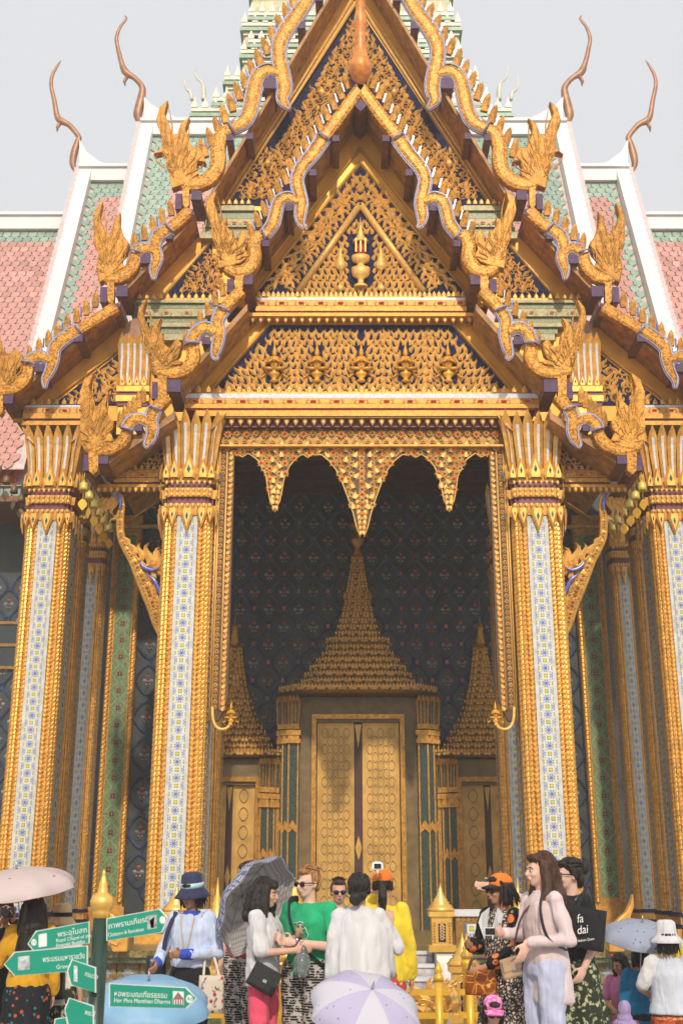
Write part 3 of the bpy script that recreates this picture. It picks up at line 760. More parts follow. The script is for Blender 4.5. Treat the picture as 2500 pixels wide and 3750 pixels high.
# --- wide blue gable of the tier behind, gilded scrollwork
def scroll_field(parent, poly, Y, pitch, seed, size, extra=()):
    r_ = random.Random(seed); n = 0
    us = [p[0] for p in poly]; vs_ = [p[1] for p in poly]
    v = max(vs_); row = 0
    while v > min(vs_):
        u = min(us) + (pitch / 2 if row % 2 else 0); i = 0
        while u < max(us):
            if inside((u, v), poly):
                for s in (-1, 1):
                    rr = random.Random(int(u * 7 + v * 13))
                    if (i + row) % 3 == 0: put(SCROLL, 'scroll', parent, u, v, Y, size * 1.05, rr.uniform(-0.8, 0.8), flip=bool(rr.random() < 0.5), s=s)
                    else: fine(FLAME, parent, u, v + size * 0.45, Y, size * 1.15, rr.uniform(-0.5, 0.5), flip=bool(rr.random() < 0.5), s=s, most=100)
                n += 1
            u += pitch; i += 1
        v -= pitch * 0.82; row += 1
    return n
PANB = gable_wall([(838, 752), (1318, 8)], YBT - 0.02, 'blue_panel', 'tympanum_panel', 0.02, GAB_B1)
for s in (-1, 1):
    for q in ([(820, 768), (1318, -10)], [(798, 780), (1318, -40)]):
        b = MB(); frame_strip(b, q, YBT, 0.04, s=s); b.build('tympanum_border', 'gold_relief', GAB_B1)
scroll_field(PANB, [(872, 725), (1316, 35), (1316, 190), (1290, 260), (1010, 690), (940, 735)], YBT - 0.04, 25, 1, 35)
for s in (-1, 1):                              # small maces and globes held by figures in the scrollwork
    for u, v in ((1178, 338), (980, 598)):
        p = W(u, v, YBT - 0.12); x = p.x if s < 0 else -p.x
        MB().lathe([(0.004, -0.22), (0.012, -0.1), (0.07, -0.06), (0.085, 0), (0.06, 0.06), (0.015, 0.1), (0.004, 0.16)], p * 0 + Vector((x, YBT - 0.12, p.z)), 10).build('globe', 'gold_relief', PANB)
PANB2 = []
for s in (-1, 1):
    q = to2([(605, 1088), (775, 892), (800, 1088)], YBT - 0.02, s)
    PANB2.append(MB().prism(q, YBT - 0.02, YBT - 0.002).build('tympanum_panel', 'blue_panel', GAB_B2))
    b = MB(); frame_strip(b, [(590, 1098), (770, 886)], YBT, 0.04, s=s); b.build('tympanum_border', 'gold_relief', GAB_B2)
scroll_field(PANB2[0], [(630, 1080), (770, 915), (815, 930), (815, 1080)], YBT - 0.04, 25, 2, 31)
PANB3 = []
for s in (-1, 1):
    q = to2([(195, 1484), (432, 1298), (470, 1290), (470, 1484)], YBT - 0.02, s)
    PANB3.append(MB().prism(q, YBT - 0.02, YBT - 0.002).build('tympanum_panel', 'blue_panel', GAB_B3))
    b = MB(); frame_strip(b, [(165, 1490), (430, 1286)], YBT, 0.04, s=s); b.build('tympanum_border', 'gold_plank', GAB_B3)
scroll_field(PANB3[0], [(215, 1478), (430, 1312), (450, 1312), (450, 1478)], YBT - 0.04, 30, 4, 40)
# little triangle between the front column and its lowest bargeboard
for s in (-1, 1):
    g = MB().prism(to2([(408, 1722), (614, 1583), (614, 1722)], YAT + 0.12, s), YAT + 0.12, YAT + 0.2).build('gable_board', 'gold_plank', TEMPLE)
    pn = MB().prism(to2([(500, 1714), (612, 1632), (612, 1714)], YAT + 0.1, s), YAT + 0.1, YAT + 0.118).build('tympanum_panel', 'ceiling_red', g)
    for u, v, z in ((594, 1674, 48), (566, 1694, 40), (538, 1704, 28), (598, 1704, 26)): put(SCROLL, 'scroll', pn, u, v, YAT + 0.08, z, s=s)

finish_fine()
# ------------------------------------------------------------------ cornices
def cornice(rows, parent, name='cornice', sides=(-1, 1), full=True):
    """rows: (v_top, v_bottom, u_left, u_right or None for symmetric, Y_front, material, depth)"""
    out = []
    for (va, vb, ul, ur, Y, m, dep) in rows:
        zt, zb = WZ(va, Y), WZ(vb, Y); xl = WX(ul, (va + vb) / 2, Y)
        if ur is None:
            out.append(MB().box(xl, -xl, Y, Y + dep, zb, zt).build(name, m, parent))
        else:
            xr = WX(ur, (va + vb) / 2, Y)
            for s in (-1, 1):
                a, c = (xl, xr) if s < 0 else (-xr, -xl)
                out.append(MB().box(a, c, Y, Y + dep, zb, zt).build(name, m, parent))
    return out
c = cornice([(1090, 1099, 941, None, 21.60, 'white_glass', 0.35), (1100, 1119, 941, None, 21.58, 'gold_cornice', 0.35),
             (1121, 1138, 936, None, 21.55, 'gold_cornice', 0.4), (1139, 1144, 938, None, 21.58, 'red_gem', 0.3), (1145, 1157, 912, None, 21.50, 'gold_cornice', 0.45)], TEMPLE)
for i in range(11):
    u = 958 + i * (1318 - 958) / 5 * 0.5 * 1.0
CORN1 = c[1]
def row_of(me, name, parent, u0, u1, n, v, Y, size, lean=0.0, dy=-0.02, sides=(-1, 1), mid=True, sz=None):
    for i in range(n):
        t = i / (n - 1) if n > 1 else 0; u = u0 + (u1 - u0) * t
        for s in sides:
            if abs(u - 1318) < 3 and s > 0: continue
            q = put(me, name, parent, u, v, Y, size, lean, s=s, dy=dy, sz=sz)
            if abs(u - 1318) < 3: q.location.x = 0
LOZ = MB()
LOZ.add([(-0.5, 0, 0), (-0.38, 0, -0.16), (0.38, 0, -0.16), (0.5, 0, 0), (0.38, 0, 0.16), (-0.38, 0, 0.16), (0, -0.12, 0)], [(0, 1, 6), (1, 2, 6), (2, 3, 6), (3, 4, 6), (4, 5, 6), (5, 0, 6)], 1)
for k in (-1, 1):
    LOZ.add([(k * 0.62, -0.02, -0.42), (k * 0.95, -0.02, 0), (k * 0.62, -0.02, 0.42), (k * 0.8, -0.02, 0.42), (k * 1.15, -0.02, 0), (k * 0.8, -0.02, -0.42)], [(0, 1, 4, 5), (1, 2, 3, 4)], 0)
LOZ = LOZ.mesh('lozenge', ['gold_dark', 'red_gem'])
row_of(LOZ, 'lozenge', CORN1, 960, 1318, 6, 1109, 21.57, 23)
row_of(PETAL, 'petal', CORN1, 948, 1318, 22, 1090, 21.62, 27)
row_of(PETAL_PLAIN, 'petal', c[4], 925, 1318, 14, 1160, 21.60, 30, PI)
c = cornice([(1441, 1458, 676, None, 21.55, 'white_glass', 0.4), (1459, 1478, 676, None, 21.53, 'gold_cornice', 0.4), (1479, 1494, 676, None, 21.49, 'gold_cornice', 0.45),
             (1495, 1502, 690, None, 21.53, 'red_gem', 0.4), (1503, 1523, 720, None, 21.47, 'gold_cornice', 0.5), (1524, 1530, 800, None, 21.50, 'gold_dark', 0.4),
             (1565, 1627, 800, None, 21.80, 'gold_dark', 0.3), (1531, 1564, 800, None, 21.66, 'maroon', 0.4), (1627, 1634, 806, None, 21.60, 'gold_cornice', 0.5)], TEMPLE)
row_of(LOZ, 'lozenge', c[1], 718, 1318, 8, 1469, 21.52, 24)
row_of(PETAL, 'petal', c[0], 690, 1318, 18, 1441, 21.56, 33)
row_of(PETAL_W, 'petal', c[5], 815, 1318, 16, 1531, 21.60, 34, PI)
FR = c[6]
row_of(ROSE, 'rosette', FR, 835, 1318, 8, 1592, 21.78, 40); row_of(ROSE_P, 'rosette', FR, 868, 1284, 7, 1588, 21.78, 32)
row_of(ROSE_P, 'rosette', FR, 830, 1300, 15, 1618, 21.78, 22); row_of(ROSE_P, 'rosette', FR, 850, 1300, 8, 1570, 21.78, 18)
# cornices of the tier behind, seen between the roofs
for rows in ([(752, 770, 735, 930), (771, 800, 745, 930), (801, 830, 752, 930), (831, 846, 742, 930), (847, 872, 735, 930)],
             [(1098, 1108, 500, 790), (1109, 1130, 505, 790), (1131, 1158, 510, 790), (1159, 1180, 540, 760), (1181, 1196, 548, 750), (1197, 1222, 590, 740), (1223, 1245, 600, 720)]):
    for i, (va, vb, ul, ur) in enumerate(rows):
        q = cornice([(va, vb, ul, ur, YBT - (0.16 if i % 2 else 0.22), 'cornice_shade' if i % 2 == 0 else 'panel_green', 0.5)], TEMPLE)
        if i == 0:
            row_of(PETAL_PLAIN, 'petal', q[0], ul + 12, ur - 20, 8 if ul > 700 else 11, va, YBT - 0.2, 28)
        if i == 2: row_of(LOZ, 'lozenge', q[0], ul + 25, ur - 30, 4, (va + vb) / 2, YBT - 0.24, 18)
q = cornice([(1483, 1492, 88, 330, YBT - 0.12, 'white_glass', 0.5), (1493, 1512, 88, 330, YBT - 0.15, 'gold_cornice', 0.5), (1513, 1532, 84, 330, YBT - 0.18, 'gold_cornice', 0.5),
             (1533, 1540, 90, 330, YBT - 0.14, 'maroon', 0.5), (1541, 1556, 80, 330, YBT - 0.2, 'gold_cornice', 0.5)], TEMPLE)
row_of(PETAL, 'petal', q[0], 95, 320, 9, 1484, YBT - 0.1, 28); row_of(LOZ, 'lozenge', q[2], 115, 300, 4, 1502, YBT - 0.16, 20)
q = cornice([(1722, 1729, 418, 618, YAT + 0.0, 'gold_cornice', 0.3), (1730, 1748, 418, 618, YAT - 0.02, 'gold_cornice', 0.3), (1750, 1765, 416, 618, YAT - 0.04, 'gold_cornice', 0.3),
             (1766, 1772, 416, 618, YAT, 'maroon', 0.3), (1773, 1784, 354, 618, YAT - 0.06, 'gold_cornice', 0.3)], TEMPLE)
row_of(PETAL, 'petal', q[0], 428, 610, 9, 1722, YAT + 0.02, 22); row_of(LOZ, 'lozenge', q[2], 445, 600, 3, 1739, YAT - 0.03, 18)
row_of(PETAL_PLAIN, 'petal', q[8], 364, 612, 12, 1785, YAT - 0.02, 22, PI)
# ------------------------------------------------------------------ columns: tiled faces, gilded rope mouldings, lotus capitals
def rope_mesh(r, L, pitch, chevron=True):
    b = MB(); seg = 10; per = 4; n = int(L / pitch * per)
    for i in range(n + 1):
        z = L * i / n; ph = i / per
        for k in range(seg):
            t = 2 * PI * k / seg
            if chevron:
                a = abs(((t / (2 * PI) * 4) % 2) - 1)      # leaf scales: four ribs round the bar
                q = (ph + a * 0.5) % 1.0
            else: q = (ph + k / seg * 2) % 1.0
            rr = r * (0.80 + 0.32 * (1 - q) ** 0.7)
            b.v.append((rr * math.cos(t), rr * math.sin(t), z))
    for i in range(n):
        for k in range(seg):
            k2 = (k + 1) % seg; o = i * seg
            b.f.append((o + k, o + k2, o + seg + k2, o + seg + k)); b.mi.append(0); b.sm.append(False)
    return b.mesh('rope_moulding', 'gold_rope')
CW = 0.47                     # half width of a column
FLOOR = 1.15
def tile_meshes(p):
    h = p / 2 * 0.97
    f = MB(); f.box(-h, h, -0.012, 0.0, -h, h, 0)
    for k in range(8):
        a = PI * k / 4 + PI / 8; c, s_ = math.cos(a), math.sin(a); w = 0.0075
        f.add([(0.012 * c - w * s_, -0.0135, 0.012 * s_ + w * c), (0.012 * c + w * s_, -0.0135, 0.012 * s_ - w * c), (h * 0.95 * c + w * s_, -0.0135, h * 0.95 * s_ - w * c), (h * 0.95 * c - w * s_, -0.0135, h * 0.95 * s_ + w * c)], [(0, 1, 2, 3)], 1)
        a2 = a + PI / 4; r0, r1 = h * 0.93, h * 1.0
        f.add([(r0 * c, -0.0135, r0 * s_), (r1 * c, -0.0135, r1 * s_), (r1 * math.cos(a2), -0.0135, r1 * math.sin(a2)), (r0 * math.cos(a2), -0.0135, r0 * math.sin(a2))], [(0, 1, 2, 3)], 1)
    f.add([(0.02 * math.cos(PI * k / 3), -0.015, 0.02 * math.sin(PI * k / 3)) for k in range(6)], [(0, 1, 2, 3, 4, 5)], 1)
    y = MB(); y.box(-h, h, -0.012, 0, -h, h, 2)
    y.box(-h * 0.52, h * 0.52, -0.0135, -0.011, -h * 0.52, h * 0.52, 1)
    y.add([(h * 0.46 * math.cos(PI * k / 4), -0.0155, h * 0.46 * math.sin(PI * k / 4)) for k in range(8)], [tuple(range(8))], 0)
    return f, y
TP = 0.142
FT, YT = tile_meshes(TP)
FTM = FT.mesh('tile', ['tile_white', 'tile_blue']); YTM = YT.mesh('tile', ['tile_yellow', 'tile_green', 'tile_cream'])
def clipx(src, x0, x1):
    b = MB()
    for f, mi in zip(src.f, src.mi):
        pts = [Vector(src.v[i]) for i in f]
        for lim, sg in ((x0, 1), (x1, -1)):
            out = []
            for i in range(len(pts)):
                p, q = pts[i], pts[(i + 1) % len(pts)]; a, c = (p.x - lim) * sg, (q.x - lim) * sg
                if a >= 0: out.append(p)
                if (a >= 0) != (c >= 0): out.append(p + (q - p) * (a / (a - c)))
            pts = out
            if len(pts) < 3: break
        if len(pts) >= 3: b.add(pts, [tuple(range(len(pts)))], mi)
    return b
FHL = clipx(FT, 0.014, 1).mesh('tile', ['tile_white', 'tile_blue']); FHR = clipx(FT, -1, -0.014).mesh('tile', ['tile_white', 'tile_blue'])
YHL = clipx(YT, 0.014, 1).mesh('tile', ['tile_yellow', 'tile_green', 'tile_cream']); YHR = clipx(YT, -1, -0.014).mesh('tile', ['tile_yellow', 'tile_green', 'tile_cream'])

def strip_stuff(n, half=True):
    """a whole strip of the same tiles joined (for the strips that show too small to pick apart)"""
    b = MB()
    src = [FT, YT]; L, Rr = [clipx(FT, 0.014, 1), clipx(YT, 0.014, 1)], [clipx(FT, -1, -0.014), clipx(YT, -1, -0.014)]
    for i in range(n):
        z = TP * (i + 0.5); k = i % 2
        for mb, x, kk in ((src[k], 0, k), (L[1 - k], -TP, 1 - k), (Rr[1 - k], TP, 1 - k)):
            o = len(b.v); b.v += [(p[0] + x, p[1], p[2] + z) for p in mb.v]
            for f, mi in zip(mb.f, mb.mi): b.f.append(tuple(q + o for q in f)); b.mi.append(mi + (2 if kk else 0)); b.sm.append(False)
    return b.mesh('tile_strip', ['tile_white', 'tile_blue', 'tile_yellow', 'tile_green', 'tile_cream'])

ROPES = {}
def column(x, y, z0, zt, detail, petal_n=6, k=1.0):
    """z0 floor level, zt top of the capital's petals; detail 2 = each tile its own piece"""
    H = zt - z0
    zs = zt - 2.10                               # where the shaft meets the rings
    core = MB(); c = CW - 0.08
    core.box(x - c, x + c, y - c, y + c, z0 + 0.45, zs + 0.1)
    core.box(x - 0.2, x + 0.2, y - CW - 0.005, y + CW + 0.005, z0 + 0.45, zs + 0.1, 1)
    core.box(x - CW - 0.005, x + CW + 0.005, y - 0.2, y + 0.2, z0 + 0.45, zs + 0.1, 1)
    col = core.build('column', ['gold_rope', 'grout'], TEMPLE)
    L = zs - (z0 + 0.45)
    key = (round(L, 1), detail > 0)
    if key not in ROPES: ROPES[key] = (rope_mesh(0.05, L, 0.092, detail > 0), strip_stuff(int(L / TP)))
    rope, strip = ROPES[key]
    e = CW - 0.035
    for px, py in [(a_ * k_, b_ * e) for k_ in (1, -1) for b_ in (1, -1) for a_ in (0.243, 0.338)] + [(b_ * e, a_ * k_) for k_ in (1, -1) for b_ in (1, -1) for a_ in (0.243, 0.338)] + [(a_ * 0.402, b_ * 0.402) for a_ in (1, -1) for b_ in (1, -1)]:
        link('rope_moulding', rope, col, (x + px, y + py, z0 + 0.45), (0, 0, math.atan2(py, px)))
    n = int(L / TP)
    for fx, fy, rz in ((0, -1, 0), (1, 0, PI / 2), (-1, 0, -PI / 2)):
        if fy == -1 and detail == 2:
            for i in range(n):
                z = z0 + 0.45 + TP * (i + 0.5); k = i % 2; yy = y - CW - 0.006
                link('tile', YTM if k else FTM, col, (x, yy, z))
                link('tile', FHL if k else YHL, col, (x - TP, yy, z)); link('tile', FHR if k else YHR, col, (x + TP, yy, z))
        else:
            o = link('tile_strip', strip, col, (x + fx * (CW + 0.006), y + fy * (CW + 0.006), z0 + 0.45), (0, 0, rz)); o['kind'] = 'stuff'
    # rings
    def sq(b, h0, h1, za, zb, m=0):
        for (a, c2) in ((1.0, 0.72), (0.86, 0.90), (0.72, 1.0)):
            vs_ = []
            for hh, zz in ((h0, za), (h1, zb)):
                for sx_, sy_ in ((-1, -1), (1, -1), (1, 1), (-1, 1)): vs_.append((x + sx_ * hh * a, y + sy_ * hh * c2, zz))
            b.add(vs_, [(0, 1, 5, 4), (1, 2, 6, 5), (2, 3, 7, 6), (3, 0, 4, 7), (4, 5, 6, 7), (3, 2, 1, 0)], m)
    cap = MB()
    sq(cap, CW + 0.03, CW + 0.06, zs - 0.04, zs + 0.18); sq(cap, CW + 0.0, CW + 0.0, zs + 0.18, zs + 0.34, 1); sq(cap, CW + 0.045, CW + 0.07, zs + 0.33, zs + 0.5)
    sq(cap, CW + 0.0, CW + 0.0, zs + 0.5, zs + 0.66, 1); sq(cap, CW + 0.02, CW + 0.05, zs + 0.64, zs + 0.9)
    sq(cap, CW - 0.06, CW - 0.02, zs + 0.88, zt - 0.45, 2)
    cp = cap.build('capital', ['gold', 'maroon', 'gold_dark'], TEMPLE)
    for fx, fy in ((0, -1), (1, 0), (-1, 0)):
        if detail == 0 and fx: continue
        rz = {(0, -1): 0, (1, 0): PI / 2, (-1, 0): -PI / 2}[(fx, fy)]
        def at(t, d): return (x + fx * d + (t if fx == 0 else 0) * 1, y + fy * d + (t * fx if fx else 0))
        for zz, n_, m_, sz_, up in ((zs + 0.19, 9, PETAL_W, 0.11, PI), (zs + 0.33, 9, PETAL_PLAIN, 0.1, 0), (zs + 0.50, 9, PETAL_PLAIN, 0.1, PI), (zs + 0.65, 9, PETAL_W, 0.1, PI)):
            for i in range(n_):
                if detail < 2 and fx: continue
                t = -0.42 + 0.84 * i / (n_ - 1); d = CW + 0.055 - 0.12 * max(0, abs(t) - 0.3)
                px, py = at(t, d + 0.03)
                link('petal', m_, cp, (px, py, zz), (0, up, rz), (sz_ * (-1 if up else 1), sz_, sz_))
        # crown of standing leaves with gems and the leaf tips hanging over the tiles
        for t, k, w in ((0, 1.0, 1), (-0.28, 0.85, 0.8), (0.28, 0.85, 0.8), (-0.44, 0.7, 0.6), (0.44, 0.7, 0.6)):
            d = CW + 0.06 - 0.12 * max(0, abs(t) - 0.3); px, py = at(t, d + 0.02)
            link('crown_leaf', CROWN_LEAF, cp, (px, py, zs + 0.68), (0, 0, rz), (0.5 * w, 0.5, 0.52 * k))
            link('hanging_leaf', CROWN_LEAF, cp, (px, py, zs + 0.10), (0, PI, rz), (-0.42 * w, 0.42, 0.50 * k))
        # tall lotus petals flaring at the tip
        for i in range(petal_n):
            t = (-0.40 + 0.80 * i / (petal_n - 1)); d = CW - 0.02 - 0.10 * max(0, abs(t) - 0.25)
            px, py = at(t, d)
            link('lotus_petal', LOTUS, cp, (px, py, zs + 0.75), (0, t * 0.28, rz), (1, 1.1, (zt - zs - 0.75) * (1.0 if i % 2 == 0 else 0.97)))
    # foot of the column
    ft = MB()
    for i, (h0, h1, za, zb) in enumerate(((0.62, 0.62, 0, 0.16), (0.56, 0.52, 0.16, 0.24), (0.52, 0.52, 0.24, 0.38), (0.56, 0.50, 0.38, 0.46))): sq(ft, h0, h1, z0 + za, z0 + zb, i % 2)
    fo = ft.build('column_foot', ['gold', 'blue_panel'], TEMPLE)
    return col, cp, fo
def crown_leaf():
    b = MB()
    o = [(-0.26, 0), (-0.30, 0.25), (-0.2, 0.5), (-0.1, 0.75), (0, 1.0), (0.1, 0.75), (0.2, 0.5), (0.30, 0.25), (0.26, 0)]
    n = len(o); b.add([(x, 0, z) for x, z in o] + [(x * 0.6, -0.09, z * 0.75 + 0.05) for x, z in o], [(i, i + 1, n + i + 1, n + i) for i in range(n - 1)] + [tuple(range(n, 2 * n))])
    b.add([(-0.07, -0.1, 0.36), (0, -0.1, 0.2), (0.07, -0.1, 0.36), (0, -0.1, 0.55), (0, -0.15, 0.36)], [(0, 1, 4), (1, 2, 4), (2, 3, 4), (3, 0, 4)], 1)
    return b.mesh('crown_leaf', ['gold', 'teal_gem'])
CROWN_LEAF = crown_leaf()
def lotus():
    """long petal 1 high: gilded rims round a strip of white glass, tip bent outwards"""
    b = MB(); st = ((0, 0.066, 0), (0.25, 0.074, -0.01), (0.5, 0.084, -0.03), (0.68, 0.096, -0.06), (0.80, 0.10, -0.11), (0.90, 0.062, -0.16), (1.0, 0.004, -0.21))
    n = len(st); vs_ = []
    for z, w, y in st: vs_ += [(-w, y, z), (-w * 0.27, y - 0.03, z), (w * 0.27, y - 0.03, z), (w, y, z)]
    fs = []; b.v += vs_
    for i in range(n - 1):
        o = 4 * i
        for k in range(3):
            b.f.append((o + k, o + k + 1, o + k + 5, o + k + 4)); b.mi.append(1 if (k == 1 and i < 4) else 0); b.sm.append(False)
    b.add([(-0.085, -0.11, 0.8), (0.085, -0.11, 0.8), (0.085, 0.04, 0.7), (-0.085, 0.04, 0.7), (0, -0.19, 0.99)], [(1, 0, 4), (3, 2, 4), (2, 1, 4), (0, 3, 4)])
    return b.mesh('lotus_petal', ['gold', 'white_glass'])
LOTUS = lotus()
zcap = WZ(1512, 21.55)
def slim(parts, x, y, k):
    for o in parts: o.matrix_basis = Matrix.Translation((x, y, 0)) @ Matrix.Diagonal((k, k, 1, 1)) @ Matrix.Translation((-x, -y, 0))
for s in (-1, 1):
    column(s * 3.36, 22.0, FLOOR, zcap, 2)
    slim(column(s * 3.36, 26.2, FLOOR, zcap, 0), s * 3.36, 26.2, 0.7)
    column(s * 6.62, 24.2, FLOOR, WZ(1560, 23.7), 1)
    slim(column(s * 6.62, 26.3, FLOOR, WZ(1560, 23.7), 0), s * 6.62, 26.3, 0.6)
    slim(column(s * 6.55, 28.3, FLOOR, WZ(1560, 23.7), 0), s * 6.55, 28.3, 0.6)
    # engaged upper capital above the lowest porch roof
    ub = W(486, 1480, 23.9); ut = WZ(1248, 23.9); xx = ub.x * (1 if s < 0 else -1)
    q = MB()
    q.box(xx - 0.32, xx + 0.32, 23.9, 24.4, WZ(1590, 23.9), ut - 0.1, 0)
    q.box(xx - 0.36, xx + 0.36, 23.82, 24.4, WZ(1438, 23.9), WZ(1418, 23.9), 0); q.box(xx - 0.33, xx + 0.33, 23.86, 24.4, WZ(1452, 23.9), WZ(1438, 23.9), 1)
    q.box(xx - 0.36, xx + 0.36, 23.82, 24.4, WZ(1474, 23.9), WZ(1452, 23.9), 0); q.box(xx - 0.33, xx + 0.33, 23.86, 24.4, WZ(1488, 23.9), WZ(1474, 23.9), 1)
    pc = q.build('pilaster', ['gold', 'maroon'], TEMPLE)
    MB().prism([(xx - 0.34, ut - 0.05), (xx - 0.2, ut + 0.55), (xx - 0.05, ut + 0.62), (xx + 0.2, ut + 0.55), (xx + 0.34, ut - 0.05)], 24.0, 24.4).build('stone_boss', 'pink_stone', pc)
    for i in range(5):
        link('lotus_petal', LOTUS, pc, (xx - 0.28 + 0.14 * i, 23.88, WZ(1415, 23.9)), None, (1, 1, ut - WZ(1415, 23.9) + 0.1))
    for i in range(4): link('crown_leaf', CROWN_LEAF, pc, (xx - 0.24 + 0.16 * i, 23.84, WZ(1420, 23.9)), None, (0.28, 0.4, 0.3))

# ------------------------------------------------------------------ gilded openwork arch between the front columns
YL = 21.75
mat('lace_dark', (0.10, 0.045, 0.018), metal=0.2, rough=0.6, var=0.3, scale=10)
def jamb(s):
    pl = MB().prism(to2([(806, 1632), (860, 1632), (835, 2560), (800, 2640), (772, 2640)], YL, s), YL, YL + 0.12).build('arch_jamb', 'lace_dark', TEMPLE)
    b = MB()
    for top, bot in (((808, 1634), (774, 2640)), ((834, 1634), (805, 2600)), ((800, 1634), (766, 2640))):
        b.tube([(x, YL - 0.02, z) for x, z in to2([top, bot], YL, s)], 0.02, 6)
    b.build('jamb_border', 'gold_relief', pl)
    n = 47
    for i in range(n):
        t = (i + 0.5) / n; v = 1640 + (2600 - 1640) * t; k = -34 * t
        put(ROSE_P if i % 3 else ROSE6, 'rosette', pl, 820 + k, v, YL - 0.0, 22, 0.4 * (i % 2), s=s)
        put(PETAL if i % 2 else PETAL_PLAIN, 'leaf', pl, 842 + k, v + 14, YL, 26, 0.7, s=s)
        if i % 2: put(ROSE, 'rosette', pl, 849 + k, v, YL - 0.005, 20, s=s)
    # curl with a praying figure at the foot of the jamb
    c = MB(); path = [(778, 2590), (781, 2636), (794, 2664), (816, 2672), (836, 2664), (846, 2646)]
    c.tube([(x, YL - 0.04, z) for x, z in to2(smooth_path(path, 3), YL, s)], 0.03, 7)
    cu = c.build('jamb_curl', 'gold_relief', pl)
    put(DEITY, 'praying_figure', cu, 845, 2658, YL - 0.05, 92, s=s)
for s in (-1, 1): jamb(s)
def K2(x, y): return (700 + x / 1.2544, 1100 + y / 1.2544)
LAM = [K2(*p) for p in [(128, 668), (200, 705), (215, 712), (237, 722), (262, 704), (300, 730), (328, 765), (345, 815), (352, 870), (362, 920), (385, 974), (408, 920), (418, 870), (428, 815), (452, 762), (485, 725), (510, 708), (535, 724), (560, 708), (600, 712), (640, 745), (665, 780), (690, 830), (705, 870), (724, 920), (742, 975), (758, 1040), (775, 1088)]]
lam_l = to2(LAM, YL, -1)
poly = lam_l + [(-x, z) for x, z in reversed(lam_l[:-1])]
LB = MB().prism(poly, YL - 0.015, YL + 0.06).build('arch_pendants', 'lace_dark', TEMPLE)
b = MB()
b.tube([(x, YL - 0.02, z) for x, z in lam_l[1:]], 0.014, 5); b.tube([(-x, YL - 0.02, z) for x, z in lam_l[1:]], 0.014, 5)
b.build('pendant_border', 'gold_relief', LB)
lamp = LAM[:-1] + [(1318, 1967), (1330, 1967), (1330, 1628)]
r_ = random.Random(9); v = 1640; row = 0
while v < 1965:
    u = 812 + (12 if row % 2 else 0); i = 0
    while u <= 1320:
        if inside((u, v), lamp) and inside((u, min(v + 6, 1960)), lamp):
            for s in ((-1, 1) if u < 1308 else (-1,)):
                q = put((ROSE, ROSE_P, PETAL_PLAIN, ROSE6)[(i + 2 * row) % 4], 'rosette', LB, u, v, YL - 0.02, (37, 33, 36, 32)[(i + 2 * row) % 4], r_.uniform(-0.9, 0.9), s=s)
                if u >= 1308: q.location.x = 0
        u += 22; i += 1
    v += 19; row += 1
for u, tip in ((1007, 1873), (1318, 1965)):
    for s in ((-1, 1) if u < 1300 else (-1,)):
        for j in range(5 if u < 1300 else 8):
            for k in (-1, 1):
                q = put(PETAL_PLAIN, 'leaf', LB, u + k * (2 + j * 2.0), tip - 22 - j * 19, YL - 0.03, 24, PI - k * 0.35, s=s)
                if u > 1300: q.location.x = k * (2 + j * 2.0) * PXM(tip, YL)

